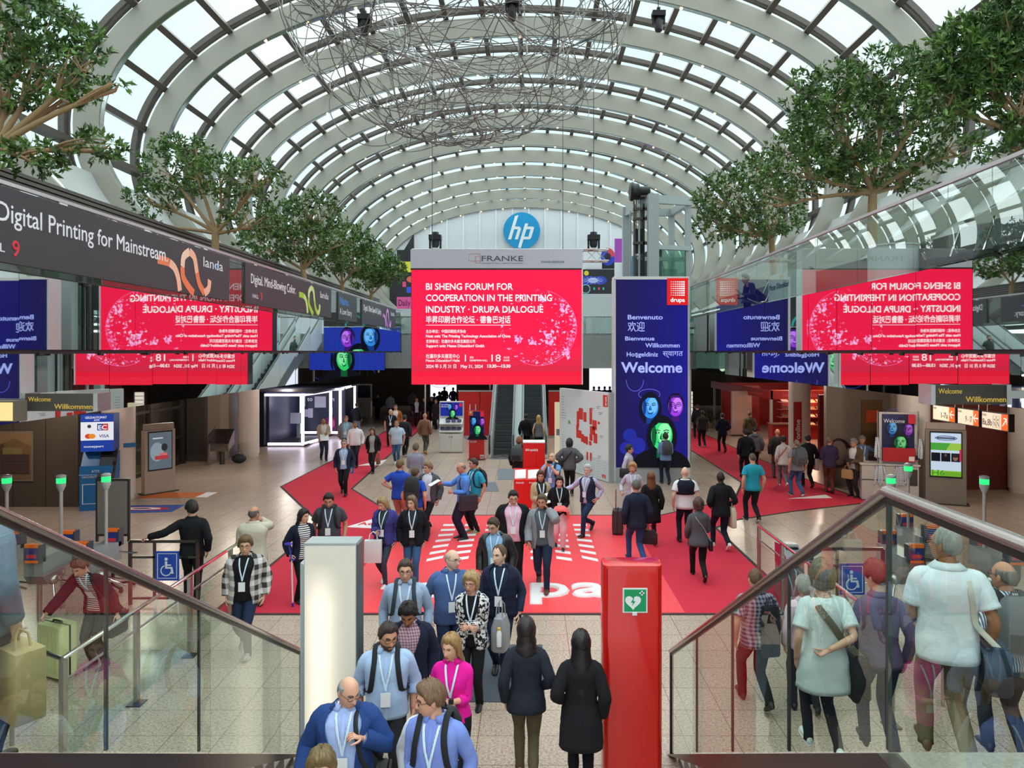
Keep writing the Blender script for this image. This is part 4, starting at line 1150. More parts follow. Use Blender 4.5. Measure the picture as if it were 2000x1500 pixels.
# ================================================================== lift tower
t = thing('lift_tower', 'open grey steel lift tower with glass shaft behind the welcome screen', 'lift', (5.1, 30.0, 0))
o = t.location
GS = mat('#a4abad', .45)
zt = at(0, 380, 29)[2]
P4 = {}
for nm, x, y, wd in (('a', 5.0, 29.0, .42), ('b', 6.55, 29.6, .22), ('c', 4.25, 31.6, .3), ('d', 6.3, 31.8, .25)):
    MB().box((x - wd / 2 - o.x, y - wd / 2 - o.y, 0), (x + wd / 2 - o.x, y + wd / 2 - o.y, zt)).build('post', GS, t, smooth=False)
for p, q_, ht in (((4.8, 29, zt - .17), (6.66, 29.55, zt - .17), .34), ((5.0, 29, zt - .2), (4.25, 31.6, zt - .2), .4), ((4.25, 31.6, zt - .2), (6.3, 31.8, zt - .2), .3), ((4.8, 29.0, 8.75), (6.66, 29.6, 8.75), .18), ((6.55, 29.6, zt - .2), (6.3, 31.8, zt - .2), .3), ((4.25, 31.6, 8.6), (6.3, 31.8, 8.6), .16), ((4.25, 31.6, 5.6), (6.3, 31.8, 5.6), .2), ((5.0, 29, 5.6), (6.55, 29.6, 5.6), .2)):
    MB().beam([p[i] - o[i] for i in range(3)], [q_[i] - o[i] for i in range(3)], .2, ht).build('cross_beam', GS, t, smooth=False)
SH = glass_mat('shaft_glass', (.62, .78, .72), .12)
for p, q_ in (((5.25, 29.1), (6.45, 29.55)), ((6.5, 29.75), (6.3, 31.7))):
    MB().prism([(p[0] - o.x, p[1] - o.y, .1), (q_[0] - o.x, q_[1] - o.y, .1), (q_[0] - o.x, q_[1] - o.y, 8.65), (p[0] - o.x, p[1] - o.y, 8.65)], (.0, .02, 0)).build('shaft_pane', SH, t, smooth=False)
m = MB()
def lp(x, y, z): return (x - o.x, y - o.y, z)
th = np.arange(20) * 2 * PI / 20
MB().rings([[(x - o.x, 29.6 - o.y + r * math.cos(a), zt + .25 + r * math.sin(a)) for a in th] for x, r in ((4.1, .12), (4.15, .36), (4.25, .40), (4.35, .34), (4.5, .34), (4.55, .22), (4.95, .22), (5.0, .1))]).build('winch_motor', mat('#2b2c2e', .4, .5), t)
MB().box(lp(4.55, 29.35, zt - .02), lp(5.1, 29.9, zt + .06)).build('motor_plate', DSTEEL, t, smooth=False)
for x, y, r in ((4.45, 29.8, .02), (4.55, 29.8, .02), (4.62, 29.8, .02), (4.4, 30.2, .03), (4.75, 30.4, .05)):
    MB().tube([lp(x, y, .3), lp(x, y, zt)], r, 8).build('hoist_rope' if r < .04 else 'guide_rail', DSTEEL, t)
MB().box(lp(4.35, 29.7, 8.6), lp(4.7, 30.0, 9.6)).build('counterweight', BLACK, t, smooth=False)
MB().box(lp(4.3, 29.9, 7.6), lp(4.44, 30.1, 8.5)).build('control_box', mat('#3a90c8', .4), t, smooth=False)
for k, (x, y) in enumerate(((4.33, 29.5), (4.5, 29.4), (4.68, 29.35), (4.36, 30.9), (4.7, 29.9))): MB().box(lp(x - .035, y - .05, .3), lp(x + .035, y + .05, zt - .3)).build('guide_rail', (DSTEEL, GS, BLACK, GS, DSTEEL)[k], t, smooth=False)
for z in (7.2, 8.9, 9.9, 10.3): MB().box(lp(4.25, 29.3, z), lp(4.85, 29.5, z + .1)).build('bracket', DSTEEL, t, smooth=False)
MB().box(lp(4.4, 30.3, 6.3), lp(4.7, 30.5, 8.4)).build('cable_duct', mat('#5c6062', .4), t, smooth=False)
MB().box(lp(5.15, 29.4, 5.6), lp(6.2, 31.4, 7.9)).build('lift_car', SH, t, smooth=False)
# ================================================================== ground floor furniture, left side
def bx(t, nm, a, b, m, **k): return MB().box(a, b).build(nm, m, t, smooth=False)
TURN = mat('#8f9294', .4)
ORANGE = mat('#f07018', .5, emit=.3)
def turnstile(lab, x, side, y=12.3):
    t = thing('turnstile', lab, 'turnstile', (x, y, 0), group='turnstiles at the hall entrances')
    bx(t, 'cabinet', (-.16, -.45, .78), (.16, .45, 1.1), TURN)
    MB().prism([(-.16, -.45, .78), (-.16, .1, .78), (-.16, -.1, .62), (-.16, -.35, .62)], (.32, 0, 0)).build('drive_housing', mat('#7d8486', .35, .4), t, smooth=False)
    for y in (-.3, .3): MB().tube([(0, y, 0), (0, y, .8)], .04, 10).build('leg', STEEL, t)
    MB().ball((.16 * side, -.2, .66), .09, 12, 8).build('hub', STEEL, t)
    for dx, dy, dz in ((.52, .1, -.1), (.15, -.16, -.48), (.2, .42, -.3)):
        MB().tube([(.16 * side, -.2, .66), ((.16 + dx) * side, -.2 + dy, .66 + dz)], .018, 8).build('arm', CHROME, t)
    for y, w_ in ((-.48, .0), (.42, 0)):
        r_ = bx(t, 'card_reader', (-.10, y - .06, 1.02), (.16, y + .1, 1.32), mat('#3b4350', .4))
        bx(r_, 'reader_lamp', (-.08, y - .07, 1.28), (.14, y + .0, 1.34), ORANGE); bx(r_, 'reader_lamp', (-.08, y - .07, 1.03), (.14, y - .0, 1.07), ORANGE)
        A = Art(r_, (.03, y - .062, 1.17), name='reader_display', e=.6); A.rect(-.1, -.08, .1, .1, '#23306a'); A.rect(-.08, -.06, .08, -.0, '#b03030'); A.build()
    MB().tube([(.0, .25, 1.08), (0, .25, 2.1)], .028, 10).build('signal_pole', mat('#cfcfcc', .3, .5), t)
    MB().lathe([(.03, 2.05), (.075, 2.15), (.075, 2.22), (.02, 2.221)], (0, .25), 16).lathe([(.075, 2.29), (.08, 2.33), (.04, 2.35)], (0, .25), 16).build('signal_head', mat('#b9bcb8', .35), t)
    MB().lathe([(.076, 2.2), (.076, 2.295)], (0, .25), 16).build('green_lamp', mat('#28d070', emit=1.2), t)
turnstile('turnstile with orange readers, half hidden at the far left edge', -9.15, 1)
turnstile('turnstile with orange readers behind the left balustrade, middle one', -8.2, 1)
turnstile('turnstile with orange readers beside the grey board on the left', -7.5, 1, 12.45)
turnstile('turnstile on the right beside the lanyard counter, innermost one', 6.33, -1)
turnstile('turnstile on the right, second from the lanyard counter', 7.32, -1, 13.6)
turnstile('turnstile on the right before the screen totem, outermost one', 7.9, -1, 12.2)

t = thing('wheeled_board', 'grey notice board on a wheeled stand behind the left turnstiles', 'board', (-7.9, 13.6, 0))
bx(t, 'panel', (-.28, -.03, 1.05), (.28, .03, 2.05), mat('#8f867d', .5))
MB().beam((-.3, 0, 2.07), (.3, 0, 2.07), .05, .05).beam((-.3, 0, .9), (-.3, 0, 2.09), .04, .04).beam((.3, 0, .9), (.3, 0, 2.09), .04, .04).beam((-.3, 0, 1.03), (.3, 0, 1.03), .05, .05).build('frame', mat('#3b342f', .4), t, smooth=False)
MB().beam((0, 0, .1), (0, 0, 1.03), .05, .05).beam((-.3, -.25, .09), (.3, .25, .09), .05, .04).beam((-.3, .25, .09), (.3, -.25, .09), .05, .04).build('stand', BLACK, t, smooth=False)
for x, y in ((-.28, -.22), (.28, .22), (-.28, .22), (.28, -.22)): MB().ball((x, y, .04), .04, 10, 6).build('castor', BLACK, t)

def railing(lab, x, y0, y1, sgn, back):
    """ramp railing along the hall, with mid rail and square posts"""
    t = thing('railing', lab, 'railing', (x, y0, 0))
    L_ = y1 - y0
    MB().tube([(0, 0, 1.2), (0, L_, 1.2)], .026, 10).build('top_rail', CHROME, t)
    MB().tube([(0, 0, .95), (0, L_, .95)], .016, 8).build('mid_rail', STEEL, t)
    for y in np.linspace(.02, L_ - .02, 5):
        p = MB().box((-.025, y - .04, 0), (.025, y + .04, 1.18)).build('post', STEEL, t, smooth=False)
        bx(p, 'foot_plate', (-.09, y - .09, 0), (.09, y + .09, .015), DSTEEL)
    bx(t, 'glass_infill', (-.006, .1, .08), (.006, L_ - .1, .9), GLASS)
    MB().tube([(0, 0, 1.2), (sgn * .9, .5, 1.2)], .024, 10).build('return_rail', STEEL, t)
    MB().tube([(sgn * .9, .5, 1.2), (sgn * .9, .5, 0)], .024, 10).build('end_post', STEEL, t)
    return t
railing('stainless steel ramp railing inside the left entrance', -5.02, 7.7, 13.5, -1, 0)
railing('stainless steel ramp railing inside the right entrance', 4.35, 8.6, 13.6, 1, 0)
def wheel_sign(t, x, z, w_):
    bx(t, 'sign_plate', (x - w_ / 2, -.03, z - w_ * .62), (x + w_ / 2, -.018, z + w_ * .62), mat('#1a4db8', .4))
    A = Art(t, (x, -.031, z), lit=False, name='wheelchair_symbol'); W_ = '#e8f0fa'; k = w_ / 52
    A.line([(-21 * k, -27 * k), (21 * k, -27 * k), (21 * k, 27 * k), (-21 * k, 27 * k)], 2 * k, W_, True)
    A.ell(-2 * k, 15 * k, 3.6 * k, 3.6 * k, W_)
    A.line([(-2 * k, 10 * k), (-2 * k, -4 * k), (10 * k, -4 * k), (12 * k, -17 * k)], 5.5 * k, W_)
    A.line([(-2 * k, 2 * k), (9 * k, 2 * k)], 3 * k, W_)
    A.line([(-2 * k + 11 * k * math.cos(a), -10 * k + 11 * k * math.sin(a)) for a in np.linspace(R(110), R(345), 22)], 2.4 * k, W_); A.build()
def gate(lab, x0, x1, y, z=1.13):
    t = thing('wheelchair_gate', lab, 'gate', (x0, y, 0)); w_ = x1 - x0
    MB().beam((0, 0, 0), (0, 0, z), .05, .05).beam((0, 0, z), (w_, 0, z), .05, .05).beam((w_, 0, z), (w_, 0, 0), .05, .05).beam((0, 0, z - .28), (w_, 0, z - .28), .04, .04).beam((w_ * .36, 0, z), (w_ * .36, 0, .12), .04, .04).beam((0, 0, .12), (w_, 0, .12), .04, .04).build('frame', DSTEEL, t, smooth=False)
    wheel_sign(t, w_ * .56, .70, .42)
    MB().tube([(-.18, -.03, z - .18), (.15, -.03, z - .2)], .015, 6).build('latch', CHROME, t)
    return t
gate('steel gate with a blue wheelchair sign left of the man in black', -7.1, -5.9, 12.75)
gate('steel gate with a blue wheelchair sign seen through the right balustrade', 4.72, 5.92, 12.0, 1.2)
t = thing('access_reader', 'low grey and magenta card station beside the right ramp railing', 'card station', (4.75, 13.1, 0))
MB().prism([(-.16, -.3, 0), (-.16, .3, 0), (-.16, .3, .95), (-.16, .0, .98), (-.16, -.3, .8)], (.32, 0, 0)).build('cabinet', mat('#9a9c9e', .3, .4), t, smooth=False)
MB().prism([(-.165, -.3, .45), (-.165, .3, .6), (-.165, .3, .95), (-.165, .0, .98), (-.165, -.3, .8)], (.006, 0, 0)).build('side_cover', mat('#c01a52', .35), t, smooth=False)
bx(t, 'card_slot', (-.1, -.12, .92), (.12, .0, .95), BLACK)

# cash machine
t = thing('cash_machine', 'blue cash machine with lit card logos beside the left column', 'cash machine', (-12.35, 20.6, 0), R(14))
MB().prism([(-.42, -.3, 0), (.42, -.3, 0), (.42, .35, 0), (-.42, .35, 0)], (0, 0, 1.25)).build('cabinet', mat('#1668a8', .4), t, smooth=False)
MB().prism([(.43, -.32, 1.0), (.43, .35, 1.0), (.43, .35, 1.62), (.43, .05, 1.62)], (-.86, 0, 0)).build('sloped_body', mat('#1b5f98', .4), t, smooth=False)
MB().prism([(.46, -.36, .95), (.46, -.30, .86), (.46, .12, 1.66), (.46, .05, 1.7)], (-.42, 0, 0)).build('control_panel', BLACK, t, smooth=False)
A = Art(t, (.25, -.16, 1.34), (Vector((1, 0, 0)), Vector((0, -.87, .5))), name='small_screen', e=.35, d0=.06); A.rect(-.15, -.12, .15, .12, '#4a5058'); A.build()
bx(t, 'sign_box', (-.42, -.2, 1.66), (.42, .32, 2.72), mat('#1d3f96', .4))
A = Art(t, (0, -.204, 0), name='lit_sign', e=.8)
A.rect(-.42, 1.66, .42, 2.72, '#1f3f9e'); A.rect(-.42, 1.98, .42, 2.5, '#e9ecf4')
for sx in (-.0,):
    A.rect(.0, 2.26, .14, 2.45, '#1d3f96'); A.rect(.14, 2.26, .28, 2.45, '#c03030'); A.ell(-.22, 2.1, .09, .07, '#d8402a'); A.ell(-.13, 2.1, .09, .07, '#e8902a'); A.ell(-.2, 2.38, .05, .05, '#3a4048')
A.build()
WT = screen('#f4f6fa', .8)
text('GELDAUTOMAT', t, (-.3, -.222, 2.6), .09, WT, fit=.55); text('ATM', t, (-.08, -.222, 2.53), .07, WT)
text('EC', t, (.03, -.222, 2.29), .17, WT, fit=.22, bold=.02); text('VISA', t, (.05, -.222, 2.06), .12, screen('#1d2f7a', .8), fit=.26, bold=.01)
text('moneyport', t, (-.33, -.222, 1.78), .09, WT, fit=.5)
W2 = mat('#d6e4f0', .5)
text('ATM', t, (-.12, -.31, 1.08), .1, W2); text('GELDAUTOMAT', t, (-.36, -.31, .93), .09, W2, fit=.62)
A = Art(t, (0, -.303, 0), lit=False, name='front_print'); A.line([(-.34, .2), (.1, .2), (.1, .75), (-.34, .75)], .03, '#d6e4f0', True); A.rect(.2, .25, .4, .65, '#c8d2dc'); A.rect(.24, .3, .36, .58, '#b02a30'); A.build()
def totem(lab, x, y, rz, w_, h, body, art):
    t = thing('screen_totem', lab, 'totem', (x, y, 0), rz)
    bx(t, 'body', (-w_ / 2, -.12, .02), (w_ / 2, .12, h - .14), body); bx(t, 'head_sign', (-w_ / 2 + .02, -.08, h - .13), (w_ / 2 - .02, .06, h + .06), mat('#9c8f86', .5)); bx(t, 'base_plate', (-w_ / 2 - .08, -.2, 0), (w_ / 2 + .08, .2, .03), DSTEEL)
    bx(t, 'bezel', (-w_ * .40, -.135, h * .34), (w_ * .40, -.12, h * .92), BLACK)
    A = Art(t, (0, -.136, 0), e=.8); art(A, w_ * .37, h * .36, h * .90); A.build()
    return t
def art1(A, hw, z0, z1):
    A.rect(-hw, z0, hw, z1, '#5f6b76'); A.ell(-hw * .3, z0 + .55, hw * .6, .3, '#8a9aa4'); A.ell(hw * .35, z0 + .68, hw * .28, .12, '#2a2e36'); A.rect(-hw * .5, z0 + .3, hw * .7, z0 + .42, '#b03a40'); A.rect(-hw * .1, z0 + .42, hw * .6, z0 + .5, '#d06a6a'); A.rect(-hw * .7, z1 - .2, hw * .2, z1 - .16, '#c8d0d6')
totem('beige screen totem beside the left column and the orange floor print', -11.85, 22.9, R(52), .95, 2.15, mat('#b3a196', .5), art1)
def art2(A, hw, z0, z1):
    H_ = z1 - z0; z = lambda f: z0 + H_ * f
    A.rect(-hw, z0, hw, z1, '#c9dcf2'); A.rect(-hw, z(.60), hw, z(.77), '#4aa63c'); A.poly([(0, z(.6)), (hw, z(.6)), (hw, z(.77)), (hw * .3, z(.77))], '#9ac84a')
    A.line([(hw * .72 * math.cos(a), z(.885) + .06 * math.sin(a) * (1 if abs(math.cos(a)) < .8 else .6)) for a in np.linspace(0, 2 * PI, 30)[:-1]], .02, '#3a5a9a', True); A.rect(-hw * .6, z(.865), hw * .6, z(.905), '#48506a')
    for i, c in enumerate(('#0e1120', '#11131f', '#191a24')):
        A.rect(-hw + .01 + i * hw * .66, z(.34), -hw - .01 + (i + 1) * hw * .66, z(.54), c)
    A.ell(hw * .62, z(.43), .06, .085, '#8a6a58'); A.ell(hw * .62, z(.48), .065, .05, '#2a2220'); A.ell(-hw * .02, z(.49), .03, .04, '#6a5448')
    A.rect(hw * .88, z(.36), hw * 1.02, z(.63), '#d02a50'); A.rect(-hw, z0, hw, z(.13), '#8cc83c'); A.rect(-hw * .12, z0, hw, z(.11), '#6fae2c')
t = totem('grey screen totem with a bright green and blue page on the right', 12.3, 21.2, R(-24), 1.05, 2.34, mat('#857b74', .5), art2)
text('H6', t, (-.36, -.16, .86), .22, screen('#4a9a20', .8), fit=.33, bold=.03)

# poster frame on the brown wall
t = thing('framed_poster', 'framed warm-toned poster on the brown wall at the far left', 'poster', (-15.0, 20.79, .75))
bx(t, 'frame', (-.75, -.03, 0), (.62, 0, 1.45), mat('#8a7e72', .4, .3))
A = Art(t, (0, -.031, 0), lit=False, d0=.0015); A.rect(-.72, .05, .57, 1.41, '#7b5c40'); A.ell(-.5, .95, .3, .35, '#5c402c'); A.poly([(-.72, .9), (.1, 1.25), (.57, 1.0), (.57, 1.41), (-.72, 1.41)], '#8f7052')
A.rect(-.32, .2, .52, .78, '#4a3630'); A.rect(-.25, .78, .32, .97, '#86764a')
for k in range(6): A.rect(-.26, .28 + k * .08, .46, .30 + k * .08, '#5c463e')
A.build()
# slanted info desk, blue sticker, small sign
t = thing('info_desk', 'slanted metal info terminal by the beige pier on the left', 'terminal', (-12.72, 28.7, 0))
MB().prism([(-.02, -.35, 0), (-.02, .35, 0), (-.02, .35, 1.45), (-.02, -.35, 1.15)], (.06, 0, 0)).build('side_wall', STEEL, t, smooth=False)
MB().prism([(.04, -.3, .85), (.04, .3, 1.38), (.04, .3, .8), (.04, -.3, .55)], (.75, 0, 0)).build('sloped_top', STEEL, t, smooth=False)
MB().tube([(.42, 0, 0), (.42, 0, .7)], .1, 12).build('pedestal', DSTEEL, t)
t = thing('duffel_bag', 'dark rounded bag lying on the floor beside the slanted terminal', 'bag', (-11.75, 29.0, .18))
MB().ball((0, 0, 0), (.3, .2, .18), 16, 10).build('bag_body', mat('#23252c', .7), t); MB().tube([(-.18, 0, .12), (-.1, 0, .3), (.1, 0, .3), (.18, 0, .12)], .018, 6).build('carry_strap', mat('#4a5a74', .7), t)
t = thing('wall_sticker', 'small blue strip sticker on the left column', 'sticker', (-12.2, 21.74, 1.6), R(32))
MB().rings([[(-.24 + .08 * i, -.012 - .0 * i + .0, z) for i in range(7)] for z in (0, .13)], closed=False, cap=False).build('print', mat('#2a6fb0', .5), t)

# glowing booth
t = thing('exhibition_booth', 'dark booth outlined by glowing white light tubes on the left', 'booth', (-10.8, 34.0, 0)); o = t.location
NAVY = mat('#10131f', .45); TUBE = mat('#e9e4ff', emit=2.6)
def bq(nm, a, b, m): return MB().box([a[i] - o[i] for i in range(3)], [b[i] - o[i] for i in range(3)]).build(nm, m, t, smooth=False)
bq('floor_deck', (-14.6, 34.0, .0), (-10.6, 43, .10), BLACK)
bq('back_wall', (-14.6, 42.7, 0), (-10.3, 43, 2.6), NAVY); bq('inner_wall', (-13.6, 38.6, .1), (-9.95, 38.8, 2.55), mat('#232a40', .4)); bq('left_wall', (-13.7, 33.9, 0), (-12.55, 34.3, 2.55), NAVY); bq('side_wall', (-12.55, 34.3, 0), (-12.45, 38.6, 2.5), mat('#2a3148', .4)); bq('roof', (-14.6, 34.1, 2.5), (-10.2, 43, 2.6), mat('#2c3049', .5))
bq('outer_wall', (-10.0, 37.6, 0), (-9.92, 42.9, 2.5), NAVY) if False else None
def bar(p, q_): MB().beam([p[i] - o[i] for i in range(3)], [q_[i] - o[i] for i in range(3)], .11, .11).build('light_tube', TUBE, t, smooth=False)
for p, q_ in (((-12.4, 34.0, .12), (-10.75, 34.0, .12)), ((-10.75, 34.0, .06), (-10.75, 34.0, 2.5)), ((-14.2, 34.0, 2.45), (-10.75, 34.0, 2.45)), ((-10.75, 34, 2.45), (-10.4, 37.5, 2.45)), ((-10.4, 37.5, .3), (-10.4, 37.5, 2.5)), ((-10.75, 34, .12), (-10.5, 35.6, .12)),
              ((-12.75, 37.7, 2.52), (-9.95, 37.7, 2.52)), ((-9.95, 37.7, .1), (-9.95, 37.7, 2.55)), ((-12.0, 37.7, .2), (-12.0, 37.7, 2.5)), ((-12.0, 37.7, .25), (-9.95, 37.7, .25)), ((-9.95, 37.7, 2.52), (-10.4, 42.7, 2.52)), ((-10.4, 42.7, .1), (-10.4, 42.7, 2.55))): bar(p, q_)
LT = screen('#cfd4ea', .8)
for s, x in (('p', -12.75), ('to', -11.95), ('in', -10.7)): text(s, t, (x - o.x, 38.58 - o.y, 1.85), .32, LT)
for x, z, w_, h in ((-12.3, 1.55, .25, .55), (-11.55, 1.5, .6, .6), (-12.1, 1.0, .2, .4), (-11.9, .95, .25, .5), (-10.75, 1.1, .16, .4)):
    q_ = bq('posted_sheet', (x, 38.55, z), (x + w_, 38.58, z + h), mat('#b9bcc8', .6))
MB().prism([(-12.15 - o.x, 36.4 - o.y, .85), (-11.45 - o.x, 36.4 - o.y, .85), (-11.55 - o.x, 36.75 - o.y, 1.35), (-12.25 - o.x, 36.75 - o.y, 1.35)], (0, .03, .02)).build('lectern_top', mat('#a9acb8', .5), t, smooth=False)
bq('lectern_leg', (-11.85, 36.5, .1), (-11.7, 36.65, .9), GREY)
A = Art(t, (-10.9 - o.x, 38.55 - o.y, .3), e=.5, name='pink_poster'); A.rect(0, 0, .5, .7, '#7a2a58'); A.ell(.25, .35, .18, .25, '#d05a90'); A.build()
for x, y in ((-11.6, 35.4), (-11.2, 40)):
    l = bpy.data.lights.new('booth_glow', 'POINT'); l.energy = 22; l.color = (.85, .85, 1); l.shadow_soft_size = .5
    lo = bpy.data.objects.new('booth_glow', l); lo.location = (x, y, 2.1); COL.objects.link(lo)
# white counters with posters
def poster_art(A, w_, h, top=.0):
    A.rect(-w_ / 2, 0, w_ / 2, h, '#16225c'); three_faces(A, 0, h * .5, min(w_, h) * .95)
t = thing('service_desk', 'white service counter with a dark poster, far left beyond the booth', 'counter', (-11.4, 49.0, 0))
bx(t, 'cabinet', (-.55, 0, 0), (.55, .5, 1.1), OFFWHITE); bx(t, 'poster_panel', (-.6, .1, 1.1), (.6, .18, 2.3), OFFWHITE)
A = Art(t, (0, .098, 1.35), lit=False); A.rect(-.5, 0, .5, .85, '#182046'); A.ell(.0, .4, .16, .25, '#38486a'); A.build()
t = thing('brochure_kiosk', 'white brochure stand with a blue we create the future poster and shelves', 'kiosk', (-3.5, 31.9, 0))
bx(t, 'cabinet', (-.52, 0, .03), (.52, .5, .85), OFFWHITE); bx(t, 'plinth', (-.5, .03, 0), (.5, .48, .03), GREY)
for sx in (-1, 1):
    d_ = bx(t, 'door', (sx * .25 - .24, -.012, .06), (sx * .25 + .24, 0, .8), mat('#dedfda', .5)); MB().ball((sx * .06, -.03, .72), .025, 10, 6).build('knob', DSTEEL, d_)
bx(t, 'back_panel', (-.54, .3, .85), (.54, .5, 2.27), OFFWHITE)
MB().prism([(-.52, 0, .95), (-.52, .3, 1.1), (-.52, .3, 1.06), (-.52, 0, .91)], (1.04, 0, 0)).build('shelf', WHITE, t, smooth=False); MB().prism([(-.52, .0, 1.3), (-.52, .3, 1.5), (-.52, .3, 1.46), (-.52, 0, 1.26)], (1.04, 0, 0)).build('shelf', WHITE, t, smooth=False)
A = Art(t, (0, .297, 1.62), e=.75); A.rect(-.5, 0, .5, .6, '#1b2f9e'); three_faces(A, .02, .26, .52); A.rect(.36, .42, .48, .58, '#d8284a'); A.build()
text('we create', t, (-.46, .27, 2.1), .085, WT); text('the future', t, (-.46, .27, 2.01), .085, WT)
for z, y, n0 in ((1.37, .08, 1), (1.02, .1, 0)):
    for k in range(n0, 4):
        b_ = tag(MB().prism([(-3.5 - .48 + k * .25, 31.9 + y - .03, z), (-3.5 - .28 + k * .25, 31.9 + y - .03, z), (-3.5 - .28 + k * .25, 31.9 + y + .05, z + .11), (-3.5 - .48 + k * .25, 31.9 + y + .05, z + .11)], (0, -.03, .015)).build('brochure_stack', mat('#3a3566', .5), smooth=False), 'small stack of dark brochures on the white brochure stand', 'brochures', 'brochure stacks on the white stand')
# reception sign and red partition
t = thing('sign_stand', 'red Reception Room sign stand with a blue poster before the left escalator', 'sign', (-2.2, 29.9, 0))
bx(t, 'panel', (-.32, 0, .02), (.32, .05, 2.04), mat('#d32020', .4)); bx(t, 'foot', (-.36, -.2, 0), (.36, .25, .02), DSTEEL); bx(t, 'orange_tab', (-.34, -.02, 1.84), (-.15, 0, 2.06), mat('#e87020', .5))
A = Art(t, (0, -.002, .98), e=.75); A.rect(-.3, 0, .3, 1.02, '#101a4a'); three_faces(A, 0, .45, .62); A.rect(.16, .82, .3, 1.03, '#d8284a'); A.build()
A = Art(t, (-.245, -.022, 1.95), lit=False, name='arrow'); A.line([(0, -.06), (0, .06)], .02, '#fff'); A.line([(-.05, .01), (0, .06), (.05, .01)], .02, '#fff'); A.build()
W3 = mat('#f3e9e6', .5)
text('RECEPTION', t, (-.27, -.006, .84), .12, W3, fit=.5, bold=.012); text('ROOM', t, (-.27, -.006, .70), .12, W3, fit=.26, bold=.012)
bx(t, 'corner_tile', (.14, -.01, .04), (.3, 0, .2), WHITE); text('m', t, (.16, -.016, .08), .16, mat('#c02020', .5), fit=.12, bold=.02)
t = thing('red_partition', 'tall red partition panels with a white bracket left of the escalators', 'partition', (-3.7, 37.4, 0))
for a, b_ in ((0, 1.1), (1.13, 1.95)): bx(t, 'panel', (a, 0, .12), (b_, .06, 2.42), mat('#c41a14', .4))
MB().beam((-.02, .02, 2.45), (2.0, .02, 2.45), .08, .07).beam((-.02, .02, .06), (2.0, .02, .06), .08, .12).build('frame', mat('#b9b4b0', .4, .5), t, smooth=False)
MB().beam((.55, -.03, 1.35), (.95, -.03, 1.35), .04, .1).beam((.6, -.03, 1.4), (.6, -.03, 1.75), .04, .05).beam((.9, -.03, 1.4), (.9, -.03, 1.75), .04, .05).build('bracket', WHITE, t, smooth=False)
bx(t, 'pink_plate', (.55, -.02, 1.05), (.95, 0, 1.28), mat('#e0305a', .5))
t = thing('red_partition', 'red partition panel right of the escalators, behind the map board', 'partition', (1.0, 37.4, 0))
bx(t, 'panel', (0, 0, .12), (1.4, .06, 2.42), mat('#c41a14', .4)); MB().beam((0, .02, 2.45), (1.4, .02, 2.45), .08, .07).beam((0, .02, .06), (1.4, .02, .06), .08, .12).build('frame', mat('#b9b4b0', .4, .5), t, smooth=False)
# escalators
STEPG = mat('#4a4d50', .4, .5); BALW = mat('#d9e3e3', .25)
def escalator(lab, x0, x1):
    y0, n = 30.3, 20; run, rise = .4, .2245
    t = thing('escalator', lab, 'escalator', (x0, y0, 0)); w_ = x1 - x0
    for k in range(n):
        y = 1.0 + k * run; z = .22 + k * rise
        if z > 5.45: break
        m = MB().box((.03, y, z - rise - .1), (w_ - .03, y + run + .02, z)); s_ = m.build('step', STEPG, t, smooth=False)
        MB().box((.03, y - .006, z - .025), (w_ - .03, y + .03, z + .004)).build('step_edge', mat('#1c1d1f', .5), s_, smooth=False)
    bx(t, 'comb_plate', (.0, -.35, 0), (w_, 1.0, .03), STEEL)
    ze = 5.5; L_ = (ze - .0) / rise * run + .8
    prof = [(-.1, 0.02), (-.1, .6), (.1, .95), (.7, 1.0), (L_, ze + 1.0), (L_, ze - .4), (1.0, .02)]
    for x, q_ in ((-.14, .12), (w_ + .02, .12)):
        MB().prism([(x, y, z) for y, z in prof], (q_, 0, 0)).build('balustrade', BALW, t, smooth=False)
        MB().tube([(x + .06, y, z) for y, z in ((-.05, .15), (-.22, .55), (-.05, .96), (.3, 1.05), (.8, 1.1), (L_, ze + 1.08))], .045, 8).build('handrail', mat('#3c4244', .3), t)
    bx(t, 'truss_cover', (-.1, 1.2, 0), (w_ + .1, 1.3, .02), STEEL)
    MB().prism([(-.02, 1.3, 0), (-.02, L_, ze - .6), (-.02, L_, ze - 1.3), (-.02, 2.6, 0)], (w_ + .04, 0, 0)).build('underside', mat('#7f8484', .5), t, smooth=False)
    return t
escalator('left grey escalator climbing away under the red screen, empty', -1.60, -.76)
escalator('right grey escalator climbing away under the red screen, carrying two people', -.24, .62)
bx(tag(MB().prism([(-.64, 30.6, .02), (-.64, 40.6, 5.55), (-.64, 40.6, 5.2), (-.64, 31.4, .0)], (.28, 0, 0)).build('escalator_deck', BALW, smooth=False), 'pale sloping deck between both escalators', 'deck'), 'edge_strip', (-.51, 30.7, .03), (-.49, 31, .12), STEEL)

